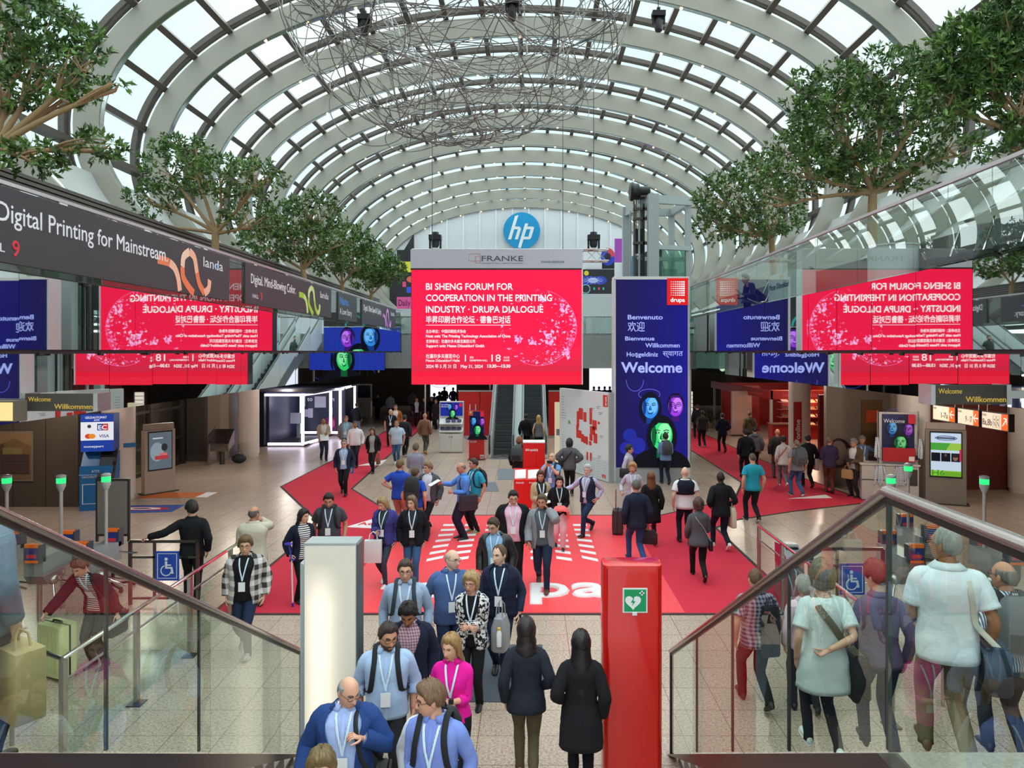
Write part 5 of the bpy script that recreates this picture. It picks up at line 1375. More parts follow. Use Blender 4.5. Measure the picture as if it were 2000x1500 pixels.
# hall map board
p0, p1 = Vector((1.17, 27.8)), Vector((2.72, 24.6)); dv = (p1 - p0); Lm = dv.length; ang = math.atan2(dv.y, dv.x)
t = thing('map_board', 'large white hall plan board with red hall blocks', 'board', (p0.x, p0.y, 0), ang)
bx(t, 'panel', (0, 0, .02), (Lm, .16, 3.09), mat('#dfe6ea', .4)); bx(t, 'side_frame', (Lm, -.01, 0), (Lm + .07, .17, 3.1), mat('#9fa6a8', .4))
A = Art(t, (0, -.003, 0), lit=False, d0=.002); mz = lambda f: .1 + 2.9 * f
A.rect(.0, .02, Lm, .75, '#cdd9e0'); A.k = 2; rg = random.Random(4); RB = '#e02a24'
sq = [(.38, .56, .05, .2), (.42, .66, .09, .14), (.52, .64, .06, .12), (.37, .42, .05, .16), (.42, .42, .06, .10), (.47, .38, .06, .10), (.52, .37, .06, .09), (.57, .36, .04, .1), (.64, .62, .05, .20), (.70, .56, .08, .12), (.65, .50, .10, .10), (.64, .42, .06, .08), (.72, .40, .07, .12), (.80, .64, .04, .03), (.63, .36, .05, .05), (.58, .17, .035, .1), (.65, .17, .035, .1)]
for x, z, w_, h in sq: A.rect(Lm * x, mz(z), Lm * (x + w_), mz(z + h), RB, same=True)
for k in range(9): A.rect(Lm * .04, mz(.92 - k * .035), Lm * (.04 + rg.uniform(.05, .12)), mz(.925 - k * .035), '#7a8aa6', same=True)
for k in range(10): A.rect(Lm * .05, mz(.42 - k * .03), Lm * (.05 + rg.uniform(.05, .1)), mz(.424 - k * .03), '#8a96a6', same=True)
for x, z in ((.43, .8), (.66, .82), (.78, .85), (.82, .78), (.84, .5), (.40, .12), (.62, .1), (.8, .25), (.36, .26)): A.rect(Lm * x, mz(z), Lm * (x + .07), mz(z + .006), '#7a828c', same=True); A.rect(Lm * x, mz(z - .02), Lm * (x + .05), mz(z - .014), '#7a828c', same=True)
for z in np.arange(.1, .7, .09):
    for x in np.arange(.06, .95, .12): A.rect(Lm * x, z, Lm * (x + .08), z + .02, '#b3c2cc', same=True)
A.rect(Lm * .90, mz(.86), Lm * .985, mz(1.0), '#d82226'); A.rect(Lm * .2, mz(.58), Lm * .24, mz(.62), '#5aa64a', same=True); A.build()
text('m', t, (Lm * .88, -.01, .12), .25, mat('#d83030', .5), fit=.25, bold=.02)
text('drupa', t, (Lm * .965, -.012, mz(.87)), .14, W3, Matrix(((0, -1, 0), (0, 0, -1), (1, 0, 0))), fit=.33, bold=.02)
t = thing('light_pillar', 'slim pale cream lit panel at the left edge of the map board', 'panel', (1.0, 28.3, 0))
bx(t, 'panel', (0, 0, 0), (.3, .15, 2.5), mat('#e8dcb8', .5, emit=.45)); bx(t, 'grey_screen', (.06, -.01, 1.2), (.26, 0, 1.45), GREY)

# red dispenser tower
t = thing('dispenser_tower', 'red magazine dispenser tower in the middle of the hall', 'dispenser', (.13, 20.5, 0))
REDP = mat('#e0160e', .35)
m = MB(); m.rings([[(x, y, z) for x, y in rrect(.31, .26, .03)] for z in (0, 1.92)]).build('tower', REDP, t)
m = MB(); m.rings([[(x * 1.01, y * 1.01 , z) for x, y in rrect(.31, .26, .03)] for z in (1.92, 1.95)]).build('white_cap', WHITE, t)
bx(t, 'joint', (.06, -.265, 0), (.07, -.255, 1.9), mat('#8a0d08', .5))
text('#drupadaily', t, (-.24, -.27, 1.70), .1, W3, fit=.36, bold=.02)
for sx, lab in ((-.36, 'bin'), (.0, 'bin')):
    x0, x1 = sx - .20, sx + .17
    b_ = MB().prism([(x0, -.80, 0), (x0, -.30, 0), (x0, -.30, 1.22), (x0, -.45, 1.22), (x0, -.80, .98)], (.36, 0, 0)).build('dispenser_bin', REDP, t, smooth=False)
    MB().prism([(x0 + .03, -.77, 1.02), (x0 + .03, -.5, 1.2), (x0 + .03, -.5, 1.17), (x0 + .03, -.77, .99)], (.30, 0, .02)).build('paper_stack', mat('#f2eeee', .6), b_, smooth=False)
    text('drupadaily', b_, (x0 + .06, -.803, .88), .07, W3, fit=.22, bold=.02)
    text('drupadaily', b_, (x0 + .06, -.803, .16), .07, W3, fit=.22, bold=.02)

# ================================================================== right side
t = thing('press_stand', 'red international trade press stand with magazine shelves on the right', 'stand', (11.8, 34.8, 0)); o = t.location
RW = mat('#a8201c', .5)
def rq(nm, a, b_, m): return MB().box([a[i] - o[i] for i in range(3)], [b_[i] - o[i] for i in range(3)]).build(nm, m, t, smooth=False)
rq('fascia_front', (11.7, 34.75, 2.2), (17.0, 34.9, 2.62), RW); rq('fascia_side', (11.65, 34.75, 2.2), (11.8, 46, 2.62), RW)
for x, y in ((11.75, 34.85), (11.75, 39.5), (11.75, 45.5), (16.9, 34.85)): rq('post', (x - .06, y - .06, 0), (x + .06, y + .06, 2.62), mat('#b0a8a4', .4))
rq('back_wall', (15.9, 36, 0), (16.1, 46, 2.6), RW); rq('rear_wall', (11.8, 44, 0), (16.9, 44.2, 2.6), RW); rq('inner_wall', (11.9, 40.5, 0), (13.0, 40.7, 2.6), mat('#8e1712', .5)); rq('cross_wall', (13.0, 36.9, 0), (17, 37.05, 2.2), RW)
rq('counter', (11.5, 33.9, 0), (12.6, 34.5, 1.05), RW); rq('counter_top', (11.45, 33.85, 1.05), (12.65, 34.55, 1.09), mat('#8a6a5a', .4))
for k, z in enumerate((.75, 1.15, 1.55, 1.9)):
    rq('shelf', (12.7, 36.4, z), (16.9, 36.85, z + .04), mat('#7a4a3a', .5))
for k in range(4): rq('ceiling_panel', (12.2 + k * 1.1, 35.4, 2.5), (13.2 + k * 1.1, 36.6, 2.54), mat('#ff5a20', emit=1.5))
text('international trade press', t, (.5, -.055, 2.31), .26, mat('#d8564e', .5), fit=4.2, bold=.01)
text('international trade press', t, (-.155, .5 + 3.9, 2.32), .2, mat('#d8564e', .5), '-x', fit=3.4, bold=.01)
l = bpy.data.lights.new('press_light', 'POINT'); l.energy = 130; l.color = (1, .6, .42); l.shadow_soft_size = .6
lo = bpy.data.objects.new('press_light', l); lo.location = (14.2, 35.8, 2.1); COL.objects.link(lo)
rg = random.Random(9)
for z in (.79, 1.19, 1.59, 1.94):
    for k in range(9):
        x = 12.85 + k * .45
        c = rg.choice(('#c9b48a', '#8a6a4a', '#d8c8a0', '#5a4a44', '#a08a70'))
        tag(MB().prism([(x, 36.45, z), (x + .34, 36.45, z), (x + .34, 36.75, z + .10), (x, 36.75, z + .10)], (0, -.01, .025)).build('magazine_stack', mat(c, .6), smooth=False), 'stack of magazines on the red trade press shelves', 'magazines', 'magazine stacks on the trade press shelves')
t = thing('column_sign', 'vertical red sign reading online on the right column', 'sign', (11.50, 30.72, .6))
bx(t, 'panel', (-.17, 0, 0), (.17, .04, 1.75), mat('#b51d1d', .45)); text('online', t, (.1, -.006, .15), .28, W3, Matrix(((0, -1, 0), (0, 0, -1), (1, 0, 0))), fit=.85, bold=.03)
t = thing('red_cabin', 'dark red cabin with a framed door right of the trade press stand', 'cabin', (14.0, 29.6, 0))
bx(t, 'wall', (-1.9, .3, 0), (1.9, .5, 2.7), mat('#7c1715', .5)); bx(t, 'door', (.5, .26, .02), (1.6, .3, 2.35), mat('#6a1010', .4)); MB().beam((.45, .25, 0), (.45, .25, 2.4), .1, .1).beam((1.65, .25, 0), (1.65, .25, 2.4), .1, .1).beam((.4, .25, 2.4), (1.7, .25, 2.4), .1, .1).build('door_frame', mat('#9a6a5c', .5), t, smooth=False)
for z in (1.0, 1.35, 1.9): bx(t, 'shelf', (-1.6, 0, z), (.2, .3, z + .05), mat('#8a5a4c', .5))
t = thing('lanyard_counter', 'white counter with a Welcome poster and bunches of lanyards on the right', 'counter', (11.0, 21.5, 0), R(-14))
bx(t, 'cabinet', (-.95, 0, .03), (.62, .6, 1.08), mat('#c4bdb9', .5)); bx(t, 'counter_top', (-1.0, -.03, 1.08), (.66, .62, 1.12), mat('#d0cac6', .4)); bx(t, 'drawer_joint', (-.95, -.006, .62), (.25, 0, .65), DSTEEL)
bx(t, 'open_bay', (.27, -.01, .5), (.58, 0, .98), mat('#4a3f38', .6)); bx(t, 'poster_board', (-.45, .1, 1.12), (.6, .16, 2.68), mat('#b9b2b0', .4))
for x in (-.48, .63): MB().tube([(x, .13, 1.12), (x, .13, 2.72)], .025, 8).build('poster_post', STEEL, t)
A = Art(t, (.075, .098, 1.2), lit=False); A.rect(-.45, 0, .45, 1.42, '#1a1f4a'); three_faces(A, 0, .78, .75); A.rect(-.45, 0, .45, .42, '#b3202a'); A.rect(.25, 1.15, .45, 1.42, '#c42030'); A.rect(.27, .03, .42, .17, '#e8e2e0'); A.build()
text('Welcome', t, (-.33, .07, 2.36), .17, mat('#dfe2ee', .5), fit=.58); text('May 28 – June 7, 2024', t, (-.33, .07, 1.46), .07, W3, fit=.7); text('m', t, (.36, .065, 1.24), .12, mat('#c02020', .5), fit=.1, bold=.02)
rg = random.Random(2)
for x, lab in ((-.45, 'bunch of white lanyards hanging on the counter front, left one'), (.1, 'bunch of white lanyards hanging on the counter front, right one')):
    Mw = t.matrix_basis if False else Matrix.Translation(t.location) @ Matrix.Rotation(R(-14), 4, 'Z')
    q_ = thing('lanyard_bunch', lab, 'lanyards', Mw @ Vector((x, -.06, .5)), R(-14))
    m = MB()
    for k in range(16):
        dx, dy = rg.uniform(-.16, .16), rg.uniform(-.03, .03); m.tube([(dx * .6, dy, .58), (dx, dy - .02, .3), (dx * 1.1, dy, rg.uniform(-.02, .1))], 1, 6, flat=(.014, .004, (1, 0, 0)))
    m.build('ribbons', mat('#aeb6c6', .7, kind='hstripe', c2='#e2e6ee', k=.05), q_)
    MB().tube([(-.15, 0, .58), (.15, 0, .58)], .014, 6).build('hook_bar', STEEL, q_)
for x, lab in ((-.52, 'bunch of white lanyards on the left post of the Welcome poster'), (.68, 'bunch of white lanyards on the right post of the Welcome poster')):
    q_ = thing('lanyard_bunch', lab, 'lanyards', Mw @ Vector((x, .06, 1.3)), R(-14)); m = MB()
    for k in range(12): dx = rg.uniform(-.06, .06); m.tube([(dx * .4, 0, .62), (dx, -.03, .3), (dx, 0, rg.uniform(-.02, .1))], 1, 6, flat=(.014, .004, (1, 0, 0)))
    m.build('ribbons', mat('#aeb6c6', .7, kind='hstripe', c2='#e2e6ee', k=.05), q_)
t = thing('hose_cabinet', 'orange fire hose sign panel on the wall right of the red cabin', 'sign', (11.4, 23.85, 1.4))
bx(t, 'panel', (-.35, 0, 0), (.35, .02, 1.5), mat('#6b4a28', .5)); bx(t, 'fire_symbol', (-.2, -.012, .75), (.22, 0, 1.15), mat('#c0401c', .5))
t = thing('fire_hose', 'coiled dark fire hose hanging on the brown wall', 'hose', (10.3, 23.86, 1.15))
for k in range(3): MB().tube([((.3 + .03 * k) * math.cos(a), -.03 * k, .45 * math.sin(a)) for a in np.linspace(.4, 2.2 * PI, 30)], .025, 6).build('hose_coil', mat('#3a1714', .6), t)
t = thing('lit_menu', 'tall lit white panel with shelves at the far right of the hall', 'panel', (9.7, 45, 0)); bx(t, 'base', (0, 0, 0), (.55, .06, .3), BLACK); bx(t, 'lit_panel', (0, 0, .3), (.55, .06, 2.0), mat('#f6e8d8', emit=.7))
for k in range(6): bx(t, 'slat', (0, -.08, .5 + k * .25), (.55, 0, .53 + k * .25), mat('#8a6a5a', .5))
t = thing('white_pillar', 'pale beige partition wall behind the right carpet path', 'partition', (10.9, 38.2, 0)); bx(t, 'panel', (-.1, 0, 0), (.95, .2, 2.4), mat('#bda79c', .5)); bx(t, 'base', (-.12, -.02, 0), (.97, .22, .08), DSTEEL)
t = thing('potted_plant', 'thin dark potted plant by the pale partition on the right', 'plant', (10.6, 42, 0))
MB().lathe([(.15, 0), (.2, .35), (.17, .36)], n=16).build('pot', mat('#6a5a50', .6), t); m = MB(); rn = np.random.RandomState(3)
for k in range(26):
    a, e_ = rn.uniform(0, 6.28), rn.uniform(.4, 1.3); d = np.array((math.cos(a) * math.cos(e_), math.sin(a) * math.cos(e_), math.sin(e_))); l = rn.uniform(.5, 1.3); m.tube([(0, 0, .35), d * l * .6 + (0, 0, .4), d * l + (0, 0, .35 - .1)], [.012, .03, .004], 5)
m.build('foliage', mat('#3e4a2a', .6), t)

# ================================================================== right gallery furniture
def gallery_chair(lab, x, y, rz=0):
    t = thing('lounge_chair', lab, 'chair', (x, y, GZ + .05), rz, 'lounge chairs behind the right parapet')
    K = mat('#2c2f33', .5)
    MB().prism([(-.28, -.28, .40), (.28, -.28, .40), (.28, .28, .36), (-.28, .28, .36)], (0, 0, .07)).build('seat', K, t, smooth=False)
    MB().prism([(-.27, .25, .42), (.27, .25, .42), (.27, .55, 1.05), (-.27, .55, 1.05)], (0, .05, .02)).build('backrest', K, t, smooth=False)
    for sx in (-1, 1):
        MB().tube([(sx * .3, .58, 1.1), (sx * .3, .27, .42), (sx * .3, .05, .38), (sx * .3, -.22, .48), (sx * .3, -.3, .6)], .025, 8).build('side_frame', CHROME, t)
        MB().tube([(sx * .26, .15, .38), (sx * .26, 0, .02), (sx * .26, -.25, .02)], .02, 8).build('leg', CHROME, t)
gallery_chair('dark lounge chair with chrome frame behind the right parapet, nearest', 7.0, 10.1, R(-70)); gallery_chair('dark lounge chair with chrome frame behind the right parapet, second nearest', 6.95, 10.9, R(-70)); gallery_chair('dark lounge chair with chrome frame behind the right parapet, third nearest', 6.9, 11.7, R(-70))
gallery_chair('dark lounge chair under the leaning man on the right gallery', 6.62, 21.2, R(-90))
t = thing('event_counter', 'white cloth-covered counter reading Messe Düsseldorf on the right gallery', 'counter', (6.6, 18.9, GZ + .05)); bx(t, 'cloth_cover', (0, -.9, 0), (.6, .9, 1.02), mat('#cfdfe0', .6)); text('Messe Düsseldorf', t, (-.006, .8, .62), .22, mat('#4a6a7a', .5), '-x', fit=1.5)
A = Art(t, (-.002, 0, 0), '-x', 'yellow_mark', lit=False); A.ell(.1, .92, .1, .06, '#d8d02a'); A.build()
t = thing('event_counter', 'round white counter behind the right parapet above the red reflection', 'counter', (7.1, 14.0, GZ + .05)); MB().lathe([(.45, 0), (.45, .98), (.47, .99), (.47, 1.02), (.01, 1.021)], n=28).build('drum', mat('#dcdfe2', .5), t)
# ================================================================== people
SKIN = {'a': '#d9a68c', 'b': '#c98f74', 'c': '#a9714f', 'd': '#6b4430', 'e': '#4a3024', 'f': '#e2b9a2'}
def vv(*a): return np.array(a, float)
def nrm(v): return v / (np.linalg.norm(v) + 1e-12)
TORM = np.array([(.46, .172, .108, .128), (.50, .178, .112, .132), (.55, .172, .116, .116), (.60, .163, .118, .102), (.66, .166, .124, .106), (.72, .182, .128, .122),
                 (.76, .192, .122, .126), (.79, .194, .104, .116), (.812, .178, .085, .104), (.828, .135, .068, .088), (.842, .088, .060, .072), (.858, .064, .056, .062)])
TORF = np.array([(.46, .178, .108, .130), (.50, .180, .112, .134), (.55, .168, .108, .112), (.60, .140, .100, .092), (.66, .142, .110, .094), (.72, .160, .142, .106),
                 (.76, .165, .122, .108), (.79, .166, .096, .102), (.812, .150, .078, .092), (.828, .115, .062, .078), (.842, .075, .053, .062), (.858, .055, .050, .054)])
def head_grid(nu, nv):
    """skin surface of a head about its own centre: rows from crown to neck, columns round from the face"""
    u = np.linspace(-PI, PI, nu, endpoint=False); u = u - .45 * np.sin(u)
    th = np.linspace(.03, PI - .12, nv)
    U, T = np.meshgrid(u, th)
    z = np.cos(T); r = np.sin(T); t = np.clip(-z, 0, 1); r = np.where(z < 0, r ** .72, r)
    fx, fy = np.sin(U), -np.cos(U)
    X = .076 * r * fx; Y = .097 * r * fy; Z = .118 * z
    X = X * (1 - .27 * t ** 1.6); front = fy < 0
    Y = np.where(front, Y * .96, Y * (1 - .48 * t ** 1.1) * 1.03) - .016 * t ** 1.5
    G = lambda x0, sx, z0, sz: np.exp(-((np.abs(X) - x0) / sx) ** 2 - ((Z - z0) / sz) ** 2)
    d = np.zeros_like(X)
    nz = np.interp(Z, [-.048, -.036, -.027, .022, .03], [0, .75, 1, .12, 0]); d -= .025 * nz * np.exp(-(X / (.008 + .006 * nz)) ** 2)
    d -= .008 * np.exp(-(X / .02) ** 2 - ((Z + .033) / .009) ** 2)
    d += .012 * G(.031, .017, .010, .012); d -= .006 * np.exp(-((Z - .033) / .011) ** 2 - (X / .052) ** 2); d -= .004 * G(.045, .02, -.018, .02)
    d -= .006 * np.exp(-(X / .023) ** 2 - ((Z + .066) / .010) ** 2); d += .004 * np.exp(-(X / .022) ** 2 - ((Z + .083) / .007) ** 2); d -= .009 * np.exp(-(X / .022) ** 2 - ((Z + .102) / .013) ** 2)
    Y = Y + np.where(front, d, 0)
    return np.stack([X, Y, Z], -1), U
HEADS = {k: head_grid(*k) for k in ((44, 38), (22, 20))}
HAIRLINE = {
    'short': ([0, .5, .95, 1.2, 1.35, 1.5, 1.75, 2.0, PI], [.076, .078, .066, .03, -.012, -.005, .02, -.03, -.062], .017),
    'full': ([0, .5, .95, 1.2, 1.35, 1.5, 1.75, 2.0, PI], [.066, .068, .056, .02, -.014, -.005, .012, -.04, -.07], .027),
    'buzz': ([0, .5, .95, 1.2, 1.35, 1.5, 1.75, 2.0, PI], [.080, .084, .070, .03, -.008, .0, .022, -.02, -.05], .006),
    'receding': ([0, .4, .8, 1.1, 1.3, 1.5, 1.75, 2.0, PI], [.094, .108, .100, .055, -.006, .0, .02, -.03, -.06], .011),
    'fringe': ([0, .9, 1.2, 1.35, 1.5, 1.75, 2.0, PI], [.3, .3, .10, -.004, .0, .02, -.03, -.06], .008),
    'long': ([0, .5, .95, 1.2, 1.4, 1.6, PI], [.070, .074, .05, .0, -.05, -.08, -.09], .024),
    'bob': ([0, .5, .95, 1.2, 1.4, 1.6, PI], [.058, .06, .04, -.01, -.06, -.09, -.10], .032)}
def shade(c):
    c = c.lstrip('#'); v = [int(c[i:i + 2], 16) for i in (0, 2, 4)]; q = 1.4 if sum(v) < 300 else .8; return '#' + ''.join('%02x' % min(255, int(x * q + 4)) for x in v)
class Person: pass
PEOPLE = []
def person(px_, yh, h, hd, label, *, z0=0., d=None, sex='m', skin='a', hair=('short', '#2e2520'), tops=(('shirt', '#ddd'),), bottom=('trousers', '#22242a'), shoes='#1b1a1a',
           legs=.0, arms=('down', 'down'), look=(0, 0), lean=0, fat=1., acc='', beard=None, longl=.42, lod=None, group=None, turn=0, seated=False):
    if d is None: d = F * (CAM_H - z0 - h) / (yh - VY)
    X = (px_ - VX) * d / F
    P = Person(); P.h, P.k, P.sex = h, h / 1.75, sex; k = P.k
    rs = np.random.RandomState(int(px_ * 7 + yh) % 99991)
    root = thing('person', label, 'person', (X, d, z0), R(hd), group); P.root = root; P.pos = (X, d, z0); P.hd = R(hd)
    P.M = Matrix.Translation((X, d, z0)) @ Matrix.Rotation(R(hd), 4, 'Z')
    sc = F / d; lod = lod if lod is not None else (0 if sc > 84 else 1)
    NS = 26 if lod == 0 else 16
    TB = TORM if sex == 'm' else TORF
    # ---- legs
    Ll = .49 * h - .085
    st = legs * k; drop = 0.0 if seated else max(0, Ll - math.sqrt(max(.01, Ll ** 2 - (abs(st) / 2) ** 2))) * .9
    hipz = .49 * h - drop
    if seated: hipz = .50
    ln = R(lean); ct, stn = math.cos(R(turn)), math.sin(R(turn))
    def tors(p):
        """straight torso to leaned and turned torso"""
        p = np.asarray(p, float).copy(); sh = p.shape; p = p.reshape(-1, 3)
        zz = p[:, 2] - .49 * h
        w_ = np.clip(zz / (.2 * h), 0, 1)
        x = p[:, 0] * ct - p[:, 1] * stn * w_; y = p[:, 1] * ct + p[:, 0] * stn * w_
        x = np.where(w_ > 0, x * w_ + p[:, 0] * (1 - w_), p[:, 0]); y = np.where(w_ > 0, y * w_ + p[:, 1] * (1 - w_), p[:, 1])
        a = ln * w_
        y2 = y * np.cos(a) - zz * np.sin(a); z2 = zz * np.cos(a) + y * np.sin(a) * -1
        up = zz > 0
        p[:, 0] = x; p[:, 1] = np.where(up, y2, y); p[:, 2] = np.where(up, z2, zz) + hipz
        return p.reshape(sh)
    P.tors = tors
    def dims(zf, o=0.):
        zq = min(max(zf, .46), .858)
        w_, df, db = (np.interp(zq, TB[:, 0], TB[:, i]) for i in (1, 2, 3))
        bel = math.exp(-((zf - .585) / .07) ** 2)
        fw = fat if zf < .80 else 1 + (fat - 1) * .5
        return (w_ * fw * k + o, df * (fw + (fat - 1) * 1.8 * bel) * k + o, db * fw * k + o)
    P.dims = dims
    TH = np.arange(NS) * 2 * PI / NS
    def ringz(zf, o, th=TH, flare=0.):
        w_, df, db = dims(zf, o + flare); s_, c_ = np.sin(th), np.cos(th)
        x = w_ * np.sign(s_) * np.abs(s_) ** .86; y = -np.where(c_ > 0, df, db) * np.sign(c_) * np.abs(c_) ** .86
        return np.c_[x, y, np.full(len(th), zf * h)]
    def torso(m, z_lo, z_hi, o, gap=None, n=15, quilt=0., flare=0., wob=.0035, mi=0):
        Rg = []
        for i, zf in enumerate(np.linspace(z_lo, z_hi, n)):
            fl = flare * max(0, (.56 - zf) / .1) if flare else 0
            oo = o + (quilt * abs(math.sin(PI * (zf - z_lo) / .028)) if quilt else 0)
            if gap:
                g = gap(zf); th = np.linspace(g, 2 * PI - g, NS)
            else: th = TH
            r = ringz(zf, oo, th, fl)
            r += (rs.normal(0, wob, (len(th), 1)) * np.c_[np.sin(th), -np.cos(th), 0 * th]) if zf < .8 else 0
            Rg.append(tors(r))
        m.rings(Rg, mi, cap=not gap, closed=not gap)
    # ---- joints
    gw = 1 if sex == 'm' else .87
    S, E, W, HD = {}, {}, {}, {}
    La, Lf = .172 * h, .150 * h
    for sd, s in (('L', 1), ('R', -1)):
        a = arms[0 if sd == 'R' else 1]       # first is the right arm
        Sx = tors(vv(s * .178 * k * gw * (1 + (fat - 1) * .5), .008 * k, .797 * h)); S[sd] = Sx
        presets = {'down': (.075, -.02, -.53), 'fwd': (.06, -.20, -.49), 'back': (.08, .17, -.50), 'pocket': (.035, -.10, -.40), 'phone': (-.075, -.13, .10), 'chest': (-.13, -.20, -.22),
                   'front': (-.09, -.28, -.30), 'low': (-.10, -.22, -.40), 'hip': (.02, .0, -.34), 'behind': (-.20, .20, -.36), 'camera': (-.12, -.30, .06), 'chin': (-.12, -.18, .0), 'reach': (.05, -.46, -.14), 'side': (.38, -.10, -.22), 'strap': (-.03, -.15, -.13)}
        if isinstance(a, str): t_ = vv(*presets[a]) * vv(s, 1, 1) * k * .97
        else: t_ = vv(*a) * vv(s, 1, 1) * k
        # arm targets follow the turned, leaned chest
        rr = np.array(Matrix.Rotation(R(turn), 3, 'Z') @ Matrix.Rotation(ln * (.6 if lean < 25 else 0), 3, 'X'))
        t_ = rr @ t_
        D_ = np.linalg.norm(t_); D_ = min(D_, (La + Lf) * .995); t_ = nrm(t_) * D_
        Wd = Sx + t_; pole = vv(s * .5, .75, -.55)
        if a in ('phone', 'camera', 'chin', 'strap', 'chest'): pole = vv(s * .75, .15, -.9)
        if a == 'hip': pole = vv(s * 1.0, .5, -.1)
        if a == 'behind': pole = vv(s * .9, .4, -.1)
        c_ = (La ** 2 - Lf ** 2 + D_ ** 2) / (2 * D_); hh = math.sqrt(max(0, La ** 2 - c_ ** 2)); ax = nrm(t_); pv = nrm(pole - ax * np.dot(pole, ax))
        Ed = Sx + ax * c_ + pv * hh
        E[sd], W[sd] = Ed, Wd
    P.S, P.E, P.W = S, E, W
    HIP, KN, AN, FP = {}, {}, {}, {}
    for sd, s in (('L', 1), ('R', -1)):
        y = -st / 2 if (sd == 'L') == (legs >= 0) else st / 2
        y = abs(st) / 2 * (-1 if ((sd == 'L') == (legs >= 0)) else 1)
        HIP[sd] = vv(s * .088 * k, 0, hipz + .005)
        pitch = 0.
        if seated: AN[sd] = vv(s * .13, -.42, .085)
        else:
            lift = .085 * k if y <= 0.02 else .085 * k + min(.11, abs(st) * .20); pitch = 0. if y <= .02 else min(.75, abs(st) * 1.1)
            if abs(st) > .3 and y < 0: pitch = -.18
            AN[sd] = vv(s * (.085 if abs(st) > .2 else .115) * k * (1 if sex == 'm' else .85), y, lift)
        v = AN[sd] - HIP[sd]; D_ = np.linalg.norm(v); l1, l2 = .245 * h, .245 * h - .0; tot = l1 + l2
        D_ = min(D_, tot * .998); ax = nrm(v); c_ = (l1 ** 2 - l2 ** 2 + D_ ** 2) / (2 * D_); hh = math.sqrt(max(0, l1 ** 2 - c_ ** 2)); pv = vv(0, -1, 0) - ax * np.dot(vv(0, -1, 0), ax)
        KN[sd] = HIP[sd] + ax * c_ + nrm(pv) * hh; AN[sd] = HIP[sd] + ax * D_; FP[sd] = pitch
    # ---- body: torso, limbs, neck, head and hands in one mesh
    mb = MB()
    torso(mb, .47, .85, -.022, n=9, wob=0)
    sk = SKIN.get(skin, skin)
    legc = (bottom[0] == 'skirt' or bottom[0] == 'shorts')
    for sd in 'LR':
        mb.tube(smooth_path([HIP[sd], KN[sd], AN[sd], AN[sd] - vv(0, 0, .03)]), np.interp(np.linspace(0, 1, 13), [0, .4, .5, .65, 1], [.075, .055, .05, .05, .035]) * k, 10)
        s = 1 if sd == 'L' else -1
        a = nrm(W[sd] - E[sd])
        mb.tube(arm_path(S[sd], E[sd], W[sd], tors, s, k, gw, h), np.interp(np.linspace(0, 1, 19), [0, .12, .3, .55, .68, .95, 1], [.045, .05, .046, .040, .042, .030, .028]) * k * (1 if sex == 'm' else .86), 10)
        # hand
        am = arms[0 if sd == 'R' else 1]
        t0 = vv(0, -1, 0) if abs(a[1]) < .7 else vv(-s * .3, 0, 1)
        if am in ('phone', 'camera', 'chin'): t0 = vv(0, -.6, .4) if am != 'camera' else vv(-s, 0, .3)
        t_ = nrm(t0 - a * np.dot(t0, a)); n_ = np.cross(a, t_); inward = vv(-s, 0, -.15 if abs(a[1]) < .7 else -.8)
        if am in ('phone',): inward = vv(-s, .2, 0)
        if np.dot(n_, inward) < 0: n_ = -n_
        hs = k * (1.0 if sex == 'm' else .9); w0 = W[sd]; HD[sd] = (w0 + a * .09 * hs + n_ * .03 * hs, a, t_, n_)
        cu = {'down': .28, 'fwd': .3, 'back': .3, 'pocket': .3}.get(am, .75) if isinstance(am, str) else .9
        th = np.arange(10) * 2 * PI / 10
        Rg = [w0 + a * l * hs + np.outer(np.cos(th), t_) * rx * hs + np.outer(np.sin(th), n_) * ry * hs for l, rx, ry in ((-.02, .027, .022), (.02, .030, .020), (.055, .040, .017), (.088, .042, .014), (.097, .036, .010))]
        mb.rings(Rg)
        nf = 4
        for i in range(nf):
            b0 = w0 + a * .088 * hs + t_ * (.030 - .020 * i) * hs; L_ = (.072, .080, .075, .058)[i] * hs; pts = [b0]; ang = .12
            for f_, c2_ in ((.42, .55), (.32, 1.0), (.26, .8)):
                ang += cu * c2_; dirv = a * math.cos(ang) + n_ * math.sin(ang) + t_ * (.10 - .065 * i); pts.append(pts[-1] + nrm(dirv) * L_ * f_)
            mb.tube(pts, [.0092 * hs, .0088 * hs, .0078 * hs, .0055 * hs], 6)
        b0 = w0 + a * .03 * hs + t_ * .030 * hs
        mb.tube([b0, b0 + (a * .6 + t_ * .7 + n_ * .25) * .034 * hs, b0 + (a * .95 + t_ * .62 + n_ * .5) * .055 * hs, b0 + (a * 1.35 + t_ * .62 + n_ * .75) * .062 * hs], [.013 * hs, .0115 * hs, .010 * hs, .006 * hs], 6)
    # neck and head
    hs = (.5 + .5 * k) * (1.07 if sex == 'm' else 1.02)
    nb = vv(0, .012 * k, .825 * h); piv = vv(0, .0, .862 * h)
    HM = Matrix.Rotation(R(look[0]), 4, 'Z') @ Matrix.Rotation(R(-look[1]), 4, 'X')
    pv_w = tors(piv)
    base_rot = np.array(Matrix.Rotation(R(turn), 3, 'Z') @ Matrix.Rotation(ln * .55, 3, 'X'))
    HR = base_rot @ np.array(HM.to_3x3())
    hc = vv(0, -.020, h - .862 * h - .118 * hs)        # head centre from the pivot, straight
    def hd_(p): return (np.asarray(p, float) * hs + hc) @ HR.T + pv_w
    P.head = hd_; P.hs = hs
    mb.tube([tors(nb - vv(0, 0, .03)), tors(nb), (pv_w + hd_((0, .012, -.03))) / 2, hd_((0, .010, -.03))], [.072 * k, .062 * k, .056 * k, .055 * k], 14)
    gr, U = HEADS[(44, 38) if lod == 0 else (22, 20)]
